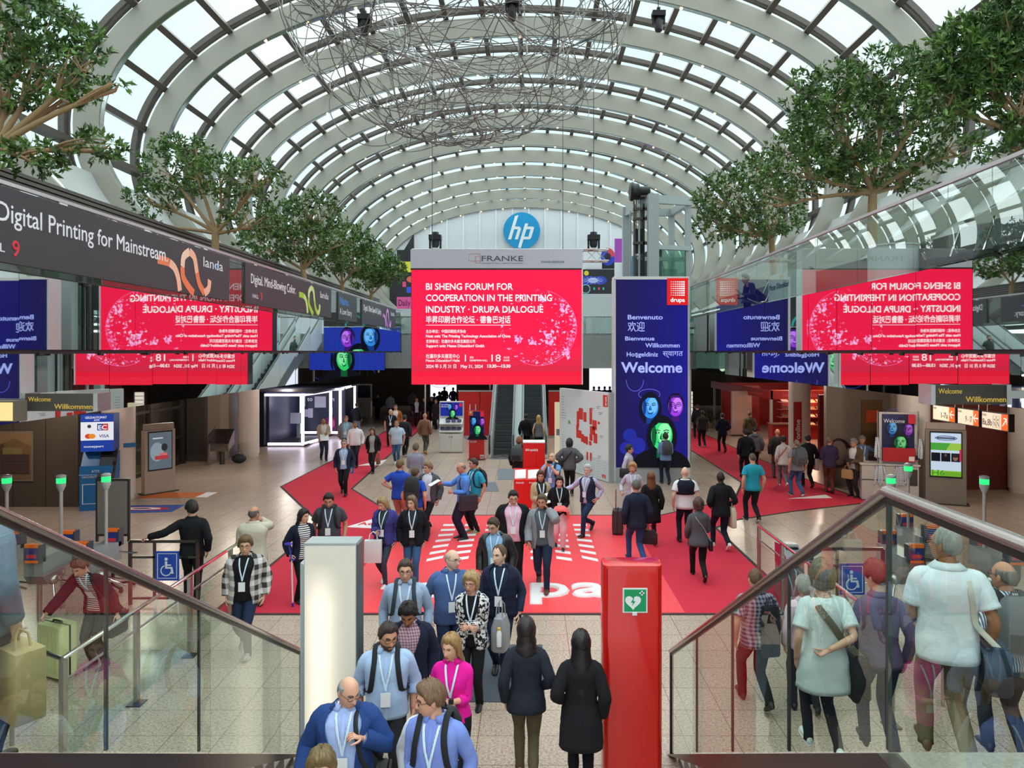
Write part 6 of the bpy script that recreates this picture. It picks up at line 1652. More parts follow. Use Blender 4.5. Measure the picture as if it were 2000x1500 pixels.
    gr = gr.copy()
    if fat > 1.08: gr[..., 0] *= 1 + (fat - 1) * .4 * np.clip(-gr[..., 2] / .06 + .4, 0, 1)
    n0 = mb.n
    mb.rings(hd_(gr.reshape(-1, 3)).reshape(gr.shape))
    flat_ = gr.reshape(-1, 3); frontmask = flat_[:, 1] < -.02
    fpts = flat_[frontmask]
    def surf(x, z, o=0.0):
        dd = (fpts[:, 0] - x) ** 2 + (fpts[:, 2] - z) ** 2; i = np.argsort(dd)[:4]; w_ = 1 / (dd[i] + 1e-7)
        return vv(x, (fpts[i, 1] * w_).sum() / w_.sum() - o, z)
    for s in (-1, 1):
        mb.ball(hd_((s * .074, .010, -.004)), (.011 * hs, .020 * hs, .032 * hs), 10, 8, M=HR @ np.array(Matrix.Rotation(R(s * -18), 3, 'Z')))
        e0 = surf(s * .031, .010, -.0075)
        mb.ball(hd_(e0), .0125 * hs, 10, 8, 1); mb.ball(hd_(e0 + vv(0, -.0085, -.0005)), .0062 * hs, 8, 6, 2)
        wz = .0045 if lod == 0 else .007
        for z0_, z1_, mi, o in ((.021, .0215, 2, .003), (.034, .037, 3, .003)):
            mb.tube([hd_(surf(s * x, z, o)) for x, z in ((.016, z0_ - .001), (.026, z1_), (.038, z1_ - .001), (.047, z0_ - .004))], 1, 6, mi, flat=(wz * (.5 if mi == 2 else .85) * hs, .0022 * hs, (0, 0, 1)))
    for zz, t_, bow in ((-.0625, .0035, .002), (-.070, .0045, -.0015)):
        mb.tube([hd_(surf(x, zz + bow * (1 - abs(x) / .02), .0015)) for x in (-.021, -.010, 0, .010, .021)], 1, 6, 4, flat=(t_ * hs, .003 * hs, (0, 0, 1)))
    lipc = '#bd8474' if skin in 'abf' else '#6e3c32'
    if sex == 'f': lipc = '#b0524f' if skin in 'abf' else lipc
    hairc = hair[1]
    body = mb.build('body', [mat(sk, .5, spec=.35), mat('#e9e6e2', .3), mat('#2a1c16', .3), mat(hairc if hair[0] not in ('fringe', 'none') else '#6b5a4e', .8), mat(lipc, .5)], root, ang=180)
    # ---- hair
    if hair[0] != 'none':
        al, hl, tk = HAIRLINE[hair[0] if hair[0] in HAIRLINE else 'long']
        g2 = gr.copy(); a = np.abs(((U + PI) % (2 * PI)) - PI)
        Zh = np.interp(a, al, hl); m_ = np.clip((g2[..., 2] - Zh) / .022, -1, 1)
        if hair[0] == 'fringe': m_ = np.minimum(m_, np.clip((.062 - g2[..., 2]) / .02, -1, 1))
        top = 1 + .5 * np.clip(g2[..., 2] / .1, 0, 1) if hair[0] != 'fringe' else 1
        noise = .5 + .5 * np.sin(U * 9 + rs.uniform(0, 6)) * np.cos(g2[..., 2] * 70 + U * 3)
        th_ = np.where(m_ > 0, tk * top * m_ ** .6 * (.82 + .3 * noise), m_ * .012)
        dirn = g2 / (np.linalg.norm(g2, axis=-1, keepdims=True) + 1e-9); dirn[..., 2] = np.where(dirn[..., 2] < 0, dirn[..., 2] * .3, dirn[..., 2])
        g2 = g2 + dirn * th_[..., None] + dirn * .002 * (m_ > 0)[..., None]
        hm = MB(); hm.rings(hd_(g2.reshape(-1, 3)).reshape(g2.shape))
        if hair[0] in ('long', 'pony', 'bob') or hair[0] not in HAIRLINE:
            Lh = longl if hair[0] == 'long' else (.16 if hair[0] == 'bob' else longl)
            nn_ = 12; Rg = []
            for i in range(nn_):
                f = i / (nn_ - 1); z = .055 - f * Lh
                hw = np.interp(f * Lh, [0, .06, .14, .24, .45, .7], [.083, .094, .098, .112, .108, .07]); hy = np.interp(f * Lh, [0, .06, .14, .24, .45], [.09, .105, .098, .075, .05]); cyy = np.interp(f * Lh, [0, .08, .15, .25, .5], [.008, .012, .03, .075, .095])
                if hair[0] == 'bob': hw = np.interp(f, [0, .5, .85, 1], [.084, .099, .096, .078]); hy = np.interp(f, [0, .5, .85, 1], [.09, .112, .105, .08]); cyy = .014
                if f > .85: hw *= 1 - (f - .85) * 2.2; hy *= 1 - (f - .85) * 2
                a0 = np.interp(f, [0, .3, 1], [1.25, 1.15, 1.0]) if Lh > .2 else 1.2
                an = np.linspace(a0, 2 * PI - a0, 22); rip = 1 + .035 * np.sin(an * 13 + f * 4 + rs.uniform(0, .4)) + (.05 * np.sin(f * 22 + an * 2) if 'w' in acc else 0)
                outer = np.c_[hw * np.sin(an) * rip, cyy - hy * np.cos(an) * rip, np.full(22, z)]; inner = np.c_[(hw - .03) * np.sin(an[::-1]), cyy - (hy - .045) * np.cos(an[::-1]), np.full(22, z + .004)]
                Rg.append(np.vstack([outer, inner]))
            # hair below the neck follows the chest, not the head
            Rg = np.array(Rg); hw_ = hd_(Rg.reshape(-1, 3)).reshape(Rg.shape)
            low = (Rg.reshape(-1, 3) * hs + hc + vv(0, 0, .862 * h)); low = tors(low).reshape(Rg.shape); f_ = np.clip((-Rg[..., 2:3] - .05) / .12, 0, 1)
            hm.rings(hw_ * (1 - f_) + low * f_)
        hm.build('hair', mat(hairc, .42 if hair[0] in ('long', 'bob') else .6, spec=.4, kind='strand', c2=hair[2] if len(hair) > 2 else shade(hairc), bump=.25, bscale=70), root, ang=70)
    if beard:
        g3 = gr.copy(); fr_ = (g3[..., 1] < .02) & (g3[..., 2] < -.03); mask = np.clip((-.046 - g3[..., 2]) / .01, -1, 1)
        mask = np.minimum(mask, np.clip((.03 - g3[..., 1]) / .02, -1, 1)); lip = np.exp(-(g3[..., 0] / .022) ** 2 - ((g3[..., 2] + .066) / .009) ** 2) * (g3[..., 1] < -.03); mask = np.minimum(mask, 1 - 2.4 * lip)
        dn = g3 / (np.linalg.norm(g3, axis=-1, keepdims=True) + 1e-9); g3 = g3 + dn * np.where(mask > 0, .006 * mask, mask * .012)[..., None]
        MB().rings(hd_(g3.reshape(-1, 3)).reshape(g3.shape)).build('beard', mat(beard, .8, bump=.3, bscale=90), root, ang=180)
    if 'g' in acc:
        gm = MB()
        for s in (-1, 1):
            c0 = surf(s * .031, .011, .012); c0[1] = min(c0[1], -.098)
            gm.tube([hd_(c0 + vv(.0255 * math.copysign(abs(math.cos(u)) ** .7, math.cos(u)), .006 * abs(math.cos(u)), .0165 * math.copysign(abs(math.sin(u)) ** .7, math.sin(u)))) for u in np.linspace(0, 2 * PI, 17)[:-1]], .0022 * hs if lod == 0 else .0032 * hs, 5, closed=True)
            gm.tube([hd_(p) for p in ((s * .053, -.092, .012), (s * .074, -.03, .014), (s * .079, .02, .010))], .0022 * hs if lod == 0 else .003, 5)
        gm.tube([hd_(p) for p in ((-.010, -.105, .012), (0, -.108, .014), (.010, -.105, .012))], .0022 * hs, 5)
        gm.build('glasses', mat('#241c1a', .3), root)
    # ---- trousers / skirt
    bc = bottom[1]; bm = cloth(bc, *(bottom[2:] if len(bottom) > 2 else ())); wide = {'trousers': 1., 'slim': .84, 'jeans': .95, 'wide': 1.18, 'skirt': 1}.get(bottom[0], 1.)
    tm = MB(); torso(tm, .462, .575, .004, n=6, wob=0)
    for sd in 'LR':
        s = 1 if sd == 'L' else -1
        pth = smooth_path([HIP[sd] + vv(0, 0, .05), HIP[sd], KN[sd], AN[sd], AN[sd] - vv(0, 0, .045 * k)], 17)
        rad = np.interp(np.linspace(0, 1, 17), [0, .12, .35, .55, .75, .95, 1], [.095, .098 * fat ** .5, .086, .066, .062, .054, .056]) * k * wide * (1 if sex == 'm' else .96)
        rad[9:] *= 1 + rs.normal(0, .03, 8)
        tm.tube(pth, rad, 14 if lod == 0 else 10)
    tm.build('trousers', bm, root, ang=180)
    if bottom[0] == 'skirt':
        sm_ = MB(); torso(sm_, .30, .60, .02, n=8, flare=.03); sm_.build('skirt', bm, root, ang=180)
    # ---- shoes
    for sd in 'LR':
        o = AN[sd] - vv(0, 0, .085 * k); pit = FP[sd]; c_, s_ = math.cos(pit), math.sin(pit); sm_ = MB(); Rg = []
        fl = k * (1.0 if sex == 'm' else .9)
        for y, w_, hh in ((.075, .018, .05), (.06, .032, .075), (.02, .038, .098), (-.03, .040, .088), (-.08, .044, .066), (-.13, .047, .052), (-.175, .040, .042), (-.20, .020, .030)):
            th = np.arange(12) * 2 * PI / 12; xx = w_ * np.cos(th); zz = np.maximum(0.002, hh / 2 + hh / 2 * np.sin(th) * 1.08)
            r = np.c_[xx, np.full(12, y), zz] * fl
            yy, z_ = r[:, 1].copy(), r[:, 2] - .085 * k; r[:, 1] = yy * c_ - z_ * s_ * -1 * -1; r[:, 2] = z_ * c_ + yy * s_ + .085 * k
            Rg.append(r + o)
        if min(r_[:, 2].min() for r_ in Rg) < .0: Rg = [r_ - vv(0, 0, min(q[:, 2].min() for q in Rg)) for r_ in Rg]
        sc_ = shoes if isinstance(shoes, str) else shoes[0]
        sh = sm_.rings(Rg).build('shoe', mat(sc_, .45), root, ang=50)
        if not isinstance(shoes, str):
            so = MB(); Rg2 = [np.c_[r_[:, :2], r_[:, 2]] for r_ in Rg]; so.rings([np.c_[(r_ - r_.mean(0))[:, 0] * 1.06 + r_.mean(0)[0], r_[:, 1], r_[:, 2].min() + (r_[:, 2] - r_[:, 2].min()) * .28] for r_ in Rg2]).build('sole', mat(shoes[1], .5), sh, ang=50)
    # ---- tops
    oo = .015
    for ti, tp in enumerate(tops):
        kind, c = tp[0], tp[1]; pat = tp[2:] if len(tp) > 2 else ()
        cm = cloth(c, *pat) if kind not in ('leather',) else mat(c, .38, bump=.3, bscale=12, spec=.5)
        m = MB(); off = oo + .012 * ti; name = {'tee': 't_shirt', 'polo': 'polo_shirt', 'leather': 'leather_jacket', 'open': 'jacket', 'puffer': 'puffer_jacket', 'pvest': 'puffer_vest', 'vest': 'vest', 'tunic': 'tunic', 'tank': 'tank_top', 'hood': 'hooded_sweater', 'rolled': 'shirt', 'sshirt': 'short_sleeved_shirt'}.get(kind, kind)
        hem = {'shirt': .485, 'rolled': .485, 'sshirt': .465, 'tee': .475, 'polo': .48, 'sweater': .475, 'open': .455, 'jacket': .455, 'leather': .47, 'coat': .33, 'puffer': .465, 'pvest': .475, 'vest': .49, 'tunic': .36, 'tank': .47, 'hood': .475, 'tucked': .55}.get(kind, .48)
        if kind == 'tucked': name = 'shirt'
        gap = None
        if kind in ('open', 'leather', 'coat') and len(tops) > 1: gap = lambda z: np.interp(z, [.46, .58, .70, .80, .86], [.55, .42, .48, .62, .95])
        elif kind in ('jacket', 'vest', 'puffer', 'pvest') and len(tops) > 1: gap = lambda z: np.interp(z, [.46, .57, .62, .72, .80, .86], [.30, .12, .14, .36, .55, .95])
        elif ti > 0: gap = lambda z: np.interp(z, [.46, .79, .81, .86], [.012, .02, .35, .9])
        extra = .014 if kind in ('puffer', 'pvest', 'coat', 'hood') else (.008 if kind in ('open', 'jacket', 'leather', 'sweater') else .0)
        top = .848 if kind not in ('tank', 'tunic') else .835
        torso(m, hem, top, off + extra, gap=gap, n=20 if lod == 0 else 13, quilt=.014 if kind in ('puffer', 'pvest') else 0, flare=.012 if kind in ('coat', 'tunic') else (.012 if kind in ('open', 'jacket') else 0), wob=.003)
        if kind not in ('vest', 'pvest', 'tank'):
            slen = {'tee': .42, 'polo': .42, 'sshirt': .45, 'rolled': .78, 'tunic': .46}.get(kind, .985)
            for sd in 'LR':
                s = 1 if sd == 'L' else -1
                pth = np.array(arm_path(S[sd], E[sd], W[sd], tors, s, k, gw, h)); tt_ = np.linspace(0, slen, 17); src = np.linspace(0, 1, len(pth))
                pts = np.c_[[np.interp(tt_, src, pth[:, i]) for i in range(3)]].T
                lo = slen < .6
                rad = np.interp(tt_, [0, .12, .25, .5, .62, .8, 1], [.05, .064, .064, .057, .056, .05, .044] if not lo else [.05, .066, .068, .072, .07, .07, .07]) * k * (1 if sex == 'm' else .88) * (.5 + .5 * fat) + off - .01 + extra
                if kind == 'rolled': rad[-3:] += .006
                if kind == 'puffer': rad += .012 * np.abs(np.sin(tt_ * 34))
                rad[5:-1] *= 1 + rs.normal(0, .03, 11)
                m.tube(pts, rad, 14 if lod == 0 else 10)
        o = m.build(name, cm, root, ang=180 if not gap else 60)
        if gap:
            md = o.modifiers.new('thickness', 'SOLIDIFY'); md.thickness = .008; md.offset = -1
        if kind in ('open', 'jacket', 'coat') and gap:
            for s in (-1, 1):
                lm = MB(); A_, B_ = [], []
                for zf in np.linspace(.60, .835, 8):
                    g = gap(zf); wd = np.interp(zf, [.60, .76, .80, .835], [.02, .26, .28, .12])
                    th = np.array([s * g, s * (g + wd)]); q_ = tors(ringz(zf, off + extra + .006, th)); A_.append(q_[0]); B_.append(q_[1])
                lm.rings([np.array([a_, b_, b_ + vv(0, .006, 0), a_ + vv(0, .006, 0)]) for a_, b_ in zip(A_, B_)])
                lm.build('lapel', cm, o, ang=40)
        if kind in ('shirt', 'rolled', 'sshirt', 'polo', 'tucked', 'jacket', 'open', 'leather', 'puffer', 'pvest', 'hood'):
            if kind in ('shirt', 'rolled', 'sshirt', 'tucked', 'polo') and lod == 0 and ti == 0:
                pl = MB(); zl = .68 if kind == 'polo' else hem + .01
                pl.tube([tors(vv(0, -(dims(zf, off + .0045)[1]), zf * h)) for zf in np.linspace(zl, .828, 10)], 1, 6, flat=(.016 * k, .003, (1, 0, 0)))
                pl.build('placket', cm, o, ang=60)
            cmh = MB(); th = np.linspace(.28 if (kind not in ('jacket', 'open', 'leather', 'puffer', 'pvest', 'hood')) else .9, 2 * PI - (.28 if kind not in ('jacket', 'open', 'leather', 'puffer', 'pvest', 'hood') else .9), 20)
            ex = -.002 + (.008 if ti else 0) + (.012 if kind in ('puffer', 'hood') else 0)
            Rg = [tors(ringz(zf, off * .5 + ex + e_, th)) for zf, e_ in ((.836, .002), (.850, .001), (.864, .004), (.856, .010), (.838, .013))]
            cmh.rings(Rg, closed=False, cap=False); oc = cmh.build('collar', cm, o, ang=60)
            md = oc.modifiers.new('thickness', 'SOLIDIFY'); md.thickness = .004
        if kind == 'hood':
            hm_ = MB(); hm_.ball(tors(vv(0, .13 * k, .83 * h)), (.13 * k, .07 * k, .07 * k), 14, 8); hm_.build('hood', cm, o, ang=180)
        last_off = off + extra + (.014 if kind in ('puffer', 'pvest') else 0)
    P.off = last_off
    # ---- lanyard with badge
    if 'l' in acc:
        inner = oo + .004 if len(tops) > 1 and tops[-1][0] in ('open', 'leather', 'coat', 'jacket') else last_off
        lm = MB(); fr2 = lambda zf, x: tors(vv(x * k, -(dims(zf, inner)[1] * max(.2, 1 - (abs(x) * k / max(.05, dims(zf, inner)[0])) ** 2.3) ** .5 + .012), zf * h))
        zb = .655
        for s in (-1, 1):
            lm.tube([tors(vv(s * .062 * k, .03, .858 * h)), tors(vv(s * .066 * k, -.02, .852 * h)), fr2(.82, s * .060), fr2(.78, s * .048), fr2(.73, s * .03), fr2(.69, s * .012), fr2(zb, 0)], 1, 6, flat=(.010 if lod == 0 else .014, .003, (1, 0, 0)))
        lm.tube([tors(vv(x * k, .075 * k + .012, z * h)) for x, z in ((-.062, .852), (0, .846), (.062, .852))], 1, 6, flat=(.004, .012, (0, 1, 0)))
        lo_ = lm.build('lanyard', mat('#a9cbe8', .6, kind='vstripe', c2='#eef4fa', k=.012), root, ang=60)
        c0 = fr2(.61, 0) + vv(0, -.008, 0); t1 = tors(vv(0, 0, .70 * h)) - tors(vv(0, 0, .60 * h)); t1 = nrm(t1); x1 = nrm(tors(vv(.1, 0, .6 * h)) - tors(vv(0, 0, .6 * h)))
        bm_ = MB(); bm_.prism([c0 + x1 * a_ * .048 + t1 * b_ * .068 for a_, b_ in ((-1, -1), (1, -1), (1, 1), (-1, 1))], np.cross(x1, t1) * .005); bm_.build('badge', mat('#eceff2', .45), lo_, smooth=False)
    PEOPLE.append(P)
    return P
def smooth_path(P, n=13):
    P = [np.asarray(p, float) for p in P]; s = np.r_[0, np.cumsum([np.linalg.norm(P[i + 1] - P[i]) for i in range(len(P) - 1)])]; u = np.linspace(0, s[-1], n * 4); A = np.c_[[np.interp(u, s, [p[i] for p in P]) for i in range(3)]].T
    kz = 7; B = A.copy()
    for i in range(len(A)):
        a, b = max(0, i - kz // 2), min(len(A), i + kz // 2 + 1); h_ = min(i - a, b - 1 - i); B[i] = A[i - h_:i + h_ + 1].mean(0)
    v = np.linspace(0, len(B) - 1, n); return np.c_[[np.interp(v, np.arange(len(B)), B[:, i]) for i in range(3)]].T
def arm_path(S, E, W, tors, s, k, gw, h):
    S0 = tors(vv(s * .10 * k * gw, .006, .806 * h)); up = (E - S); un = up / np.linalg.norm(up)
    return smooth_path([S0, S + (S0 - S) * .15 + vv(0, 0, .004), S + un * .05 * k, E, W], 19)
# ------------------------------------------------------------------ things carried
def held(P, name, label, cat, lp, rz=0., group=None):
    """a thing at a place given in the person's own frame"""
    return thing(name, label, cat, P.M @ Vector([float(v) for v in lp]), P.hd + R(rz), group)
def hand_pt(P, sd, drop=0.0, out=0.0):
    w = P.W[sd] + nrm(P.W[sd] - P.E[sd]) * .085 * P.k
    return w + vv((1 if sd == 'L' else -1) * out, 0, -drop)
def backpack(P, label, c='#24262b', sz=(.30, .17, .44), c2='#15161a', lift=0., pat=()):
    k = P.k; z0 = .60 * P.h + lift; yb = P.dims(.70, P.off)[2]
    c0 = P.tors(vv(0, yb + .01, z0)); t = held(P, 'backpack', label, 'backpack', c0)
    ti = 0
    Rg = []
    for zf, sx, sy in ((0, .80, .6), (.03, .98, .95), (.35, 1.0, 1.0), (.7, .96, .9), (.92, .75, .62), (1, .4, .3)):
        Rg.append([(x * sx, sz[1] / 2 + (y + 0) * sy - sz[1] / 2 * (1 - sy), zf * sz[2] * k) for x, y in rrect(sz[0] / 2 * k, sz[1] / 2, .06)])
    MB().rings(Rg).build('bag_body', mat(c, .75, bump=.2, bscale=30), t, ang=60)
    MB().rings([[(x, sz[1] * 1.0 + y * .3, z) for x, y in rrect(sz[0] * .36, .05, .03)] for z in (.05 * k, .19 * k)]).build('front_pocket', mat(c2, .7), t, ang=50)
    MB().tube([(-.04, .02, sz[2] * k * .97), (-.03, .02, sz[2] * k * 1.07), (.03, .02, sz[2] * k * 1.07), (.04, .02, sz[2] * k * .97)], .010, 6).build('grab_loop', mat(c2, .7), t)
    inv = lambda p: tuple(np.asarray(p) - c0)
    o = P.off + .020
    for s in (-1, 1):
        f = lambda zf, x: P.tors(vv(s * x * k, -(P.dims(zf, o)[1] * max(.1, 1 - (x * k / P.dims(zf, o)[0]) ** 2.3) ** .5), zf * P.h))
        pts = [P.tors(vv(s * .075 * k, yb + .03, .77 * P.h)), P.tors(vv(s * .095 * k, P.dims(.80, o)[2] * .85, .832 * P.h + o)), P.tors(vv(s * .105 * k, .03, .838 * P.h + o + .018)), P.tors(vv(s * .107 * k, -.03, .834 * P.h + o + .016)), f(.805, .108), f(.765, .118), f(.72, .128), f(.67, .140), f(.64, .150), P.tors(vv(s * (P.dims(.62, o)[0]), .0, .62 * P.h)), P.tors(vv(s * .13 * k, yb + .02, .60 * P.h))]
        MB().tube([inv(p) for p in smooth_path(pts, 22)], 1, 8, flat=(.026, .007, (1, 0, 0))).build('strap', mat(c2, .8), t, ang=60)
    return t
def boxbag(P, name, label, cat, lp, sz, c, rz=0, handle=.12, soft=.25, group=None, hc=None, c2=None):
    """a bag hanging from lp (the top of its handle)"""
    t = held(P, name, label, cat, vv(*lp), rz, group); w_, d_, h_ = sz
    Rg = [[(x * s, y * s2, z) for x, y in rrect(w_ / 2, d_ / 2, min(w_, d_) * soft)] for z, s, s2 in ((-handle - h_, .92, .8), (-handle - h_ * .95, .99, 1), (-handle - h_ * .3, 1, 1), (-handle, .9, .6))]
    if soft <= .1 and h_ < .45: Rg = [[(x * s, y * s, z) for x, y in rrect(w_ / 2, d_ / 2, .006, 2)] for z, s in ((-handle - h_, .97), (-handle - h_ * .98, 1), (-handle - .01, 1), (-handle, .985))]
    MB().rings(Rg).build('bag_body', mat(c, .6, bump=.15, bscale=20), t, ang=40)
    for y in (-d_ * .22, d_ * .22): MB().tube([(-w_ * .25, y, -handle - .01), (-w_ * .2, y * .8, -handle * .3), (0, y * .3, 0), (w_ * .2, y * .8, -handle * .3), (w_ * .25, y, -handle - .01)], .008, 6).build('handle', mat(hc or c, .6), t)
    return t
def crossbag(P, label, side, c='#1c1d20', sz=(.34, .12, .26), z=.60, y=.0, strap=True, sc=None, stw=.02, over=None):
    s = 1 if side == 'L' else -1; k = P.k; w_ = P.dims(.56, P.off)[0]; c0 = P.tors(vv(s * (w_ + sz[1] * .45 + .01), y, z * P.h)); t = held(P, 'shoulder_bag', label, 'bag', c0, 90)
    Rg = [[(x * q, yy * q2, zz) for x, yy in rrect(sz[0] / 2, sz[1] / 2, .04)] for zz, q, q2 in ((-sz[2], .9, .8), (-sz[2] * .9, 1, 1), (-sz[2] * .2, 1, .9), (0, .95, .6))]
    MB().rings(Rg).build('bag_body', mat(c, .6, bump=.15, bscale=25), t, ang=40)
    MB().box((-sz[0] * .46, -sz[1] * .52, -sz[2] * .5), (sz[0] * .46, -sz[1] * .40, -.01)).build('flap', mat(c, .6), t, smooth=False)
    if strap:
        Mi = (Matrix.Translation(Vector(c0)) @ Matrix.Rotation(R(90), 4, 'Z')).inverted(); o = P.off + .012; q = -s if over == 'cross' else s
        f = lambda zf, x, sg: P.tors(vv(x * k, sg * (P.dims(zf, o)[1 if sg < 0 else 2] * max(.12, 1 - (abs(x) * k / P.dims(zf, o)[0]) ** 2.3) ** .5), zf * P.h))
        fr_ = [f(zf, s * .15 + (q * .10 - s * .15) * u, -1) for zf, u in ((.63, .1), (.70, .4), (.76, .75), (.80, .95))]; bk = [f(zf, s * .15 + (q * .10 - s * .15) * u, 1) for zf, u in ((.63, .1), (.70, .4), (.76, .75), (.80, .95))]
        pts = [c0 + vv(0, -sz[0] * .4, -.02)] + fr_ + [P.tors(vv(q * .105 * k, .0, .834 * P.h + o))] + bk[::-1] + [c0 + vv(0, sz[0] * .4, -.02)]
        MB().tube([tuple(Mi @ Vector(p)) for p in smooth_path(pts, 26)], 1, 8, flat=(stw, .005, (0, 1, 0))).build('strap', mat(sc or c, .7), t, ang=60)
    return t
def slab(P, name, label, cat, sd, sz, c, rx=0, ry=0, rz=0, off=(0, 0, 0), emit=0):
    p = hand_pt(P, sd) + vv(*off); t = held(P, name, label, cat, p, rz)
    Mx = Matrix.Rotation(R(rx), 4, 'X') @ Matrix.Rotation(R(ry), 4, 'Y')
    MB().box((-sz[0] / 2, -sz[1] / 2, -sz[2] / 2), (sz[0] / 2, sz[1] / 2, sz[2] / 2), M=Mx).build(name + '_body', mat(c, .4, emit=emit), t, smooth=False)
    return t
def suitcase(label, x, y, rz, sz, c, lift=0, trim='#17171a', up=.42):
    t = thing('suitcase', label, 'suitcase', (x, y, 0), rz); w_, d_, h_ = sz
    Rg = []
    for z, s in ((.05, .0), (.07, .02), (h_ - .03, .02), (h_, -.01)):
        Rg.append([(px2 * (1 + s * 0) * (1 - max(0, -s * 3)), py2 * (1 - max(0, -s * 3)), z) for px2, py2 in rrect(w_ / 2, d_ / 2, .06)])
    b_ = MB().rings(Rg).build('shell', mat(c, .35), t, ang=40)
    m = MB()
    for kx in np.linspace(-w_ * .36, w_ * .36, 6): MB().box((kx - .008, -d_ / 2 - .006, .12), (kx + .008, d_ / 2 + .006, h_ - .08)).build('rib', mat(c, .35), b_, smooth=False)
    MB().rings([[(px2 * 1.012, s * .012, z2) for px2, z2 in ((-w_ / 2, .06), (w_ / 2, .06), (w_ / 2, h_), (-w_ / 2, h_))] for s in (-1, 1)]).build('zip_band', mat(trim, .5), t, smooth=False)
    MB().tube([(-.09, 0, h_ - .005), (-.08, 0, h_ + .03), (.08, 0, h_ + .03), (.09, 0, h_ - .005)], .014, 6).build('carry_handle', mat(trim, .5), t)
    if up:
        MB().tube([(-.09, .05, h_ - .02), (-.09, .05, h_ + up), (.09, .05, h_ + up), (.09, .05, h_ - .02)], .010, 6).build('pull_handle', STEEL, t)
    for px2 in (-1, 1):
        for py2 in (-1, 1): MB().tube([(px2 * w_ * .4 - .015, py2 * d_ * .36, .028), (px2 * w_ * .4 + .015, py2 * d_ * .36, .028)], .028, 10).build('wheel', mat('#1b1b1d', .5), t)
    return t
# ------------------------------------------------------------------ nearest group, coming towards the stairs
NAVY_ = '#1b2336'; BLK = '#17181b'; CHAR = '#26282d'; DEN = '#24344f'; DEN2 = '#3f5f86'
P = person(675, 1315, 1.75, 5, 'bald man with glasses in a blue suit gripping his bag strap, beside the light pylon', hair=('fringe', '#9a9a9a'), tops=(('shirt', '#a9bff0'), ('open', '#27447e')), bottom=('trousers', '#1f3765'), arms=((.16, -.12, -.46), 'strap'), look=(38, -18), acc='gl', fat=1.14)
crossbag(P, 'black shoulder bag of the bald man in the blue suit', 'L', BLK, (.38, .14, .30), .52)
P = person(628, 1467, 1.66, 10, 'person with khaki brown hair, only the crown showing at the bottom edge', hair=('bob', '#7d6a46', '#5c4c30'), tops=(('jacket', '#77705a'),), sex='f')
P = person(755, 1213, 1.8, 8, 'bearded man with glasses in a light blue shirt and dark trousers, wearing black backpack straps', skin='b', hair=('short', '#2b221e'), tops=(('rolled', '#a9c2e4'),), bottom=('trousers', CHAR), beard='#4a3a32', acc='gl', look=(22, -14), fat=1.1, arms=('down', 'down'))
backpack(P, 'black backpack of the bearded man in the light blue shirt')
P = person(800, 1168, 1.74, 6, 'young man in a navy zip jacket and pale trousers looking down', skin='c', hair=('full', '#15110f'), tops=(('shirt', '#8a5a6a', 'finecheck', '#c9b2bc', .03), ('jacket', '#1d2338')), bottom=('trousers', '#8f8b84'), look=(-8, -30), legs=.2)
P = person(885, 1238, 1.68, -6, 'woman with long blond hair in a bright pink blouse and black trousers', sex='f', hair=('long', '#b08a58', '#7a5a38'), tops=(('rolled', '#e81c9c'),), bottom=('wide', BLK), arms=('down', (-.14, -.26, -.24)), look=(-22, -8), acc='l', longl=.36)
slab(P, 'smart_watch', 'black smart watch on the wrist of the woman in pink', 'watch', 'L', (.045, .035, .045), '#16171a', off=(.075, -.0, .03))
P = person(850, 1333, 1.8, -12, 'young man with glasses in a violet-blue shirt turning left, with backpack, at the bottom edge', hair=('full', '#5a4432'), tops=(('shirt', '#7b90d8'),), bottom=('trousers', NAVY_), look=(-62, -10), acc='gl', arms=('low', 'down'))
backpack(P, 'black backpack of the young man in the violet-blue shirt')
q = held(P, 'coffee_cup', 'white-lidded travel cup held by the young man in violet-blue at the bottom edge', 'cup', hand_pt(P, 'R') + vv(-.03, -.03, .0)); MB().lathe([(.03, -.06), (.038, .07)], n=16).build('cup', mat('#3a3b3e', .4), q); MB().lathe([(.041, .07), (.041, .085), (.02, .095)], n=16).build('lid', WHITE, q)
P = person(838, 1334, 1.62, 15, 'blond woman in white mostly hidden behind the young man in violet-blue', sex='f', hair=('long', '#a5824e', '#7a5a38'), tops=(('shirt', '#dfe6ea'),), bottom=('trousers', CHAR))
P = person(792, 1093, 1.84, 4, 'man with glasses in a grey-blue shirt with dark backpack straps, behind the navy jacket', skin='a', hair=('short', '#3a2e26'), tops=(('shirt', '#9db2cf'),), bottom=('trousers', '#2d3038'), acc='gl', look=(4, -6), fat=1.1)
backpack(P, 'dark backpack of the man with glasses in grey-blue', '#2c3138', c2='#2c3640')
P = person(880, 1073, 1.82, 12, 'bald man with glasses in a blue short-sleeved shirt looking right', skin='f', hair=('fringe', '#b9a894'), tops=(('sshirt', '#4e6798'),), bottom=('jeans', '#273552'), acc='gl', look=(42, -6), fat=1.18)
P = person(922, 1118, 1.7, -4, 'blond woman with glasses in a black and white patterned jacket, hands together', sex='f', hair=('bob', '#c0a070', '#8a7048'), tops=(('tank', '#17171a'), ('jacket', '#1c1c20', 'print', '#dcdcdc', 28)), bottom=('trousers', BLK), acc='gl', look=(-14, -6), arms=((-.17, -.24, -.28), (-.17, -.24, -.27)))
boxbag(P, 'rucksack', 'grey rucksack with a white bottle carried by the blond woman in the patterned jacket', 'bag', (.36, .04, 1.34), (.26, .20, .42), '#8f9196', 80, .2)
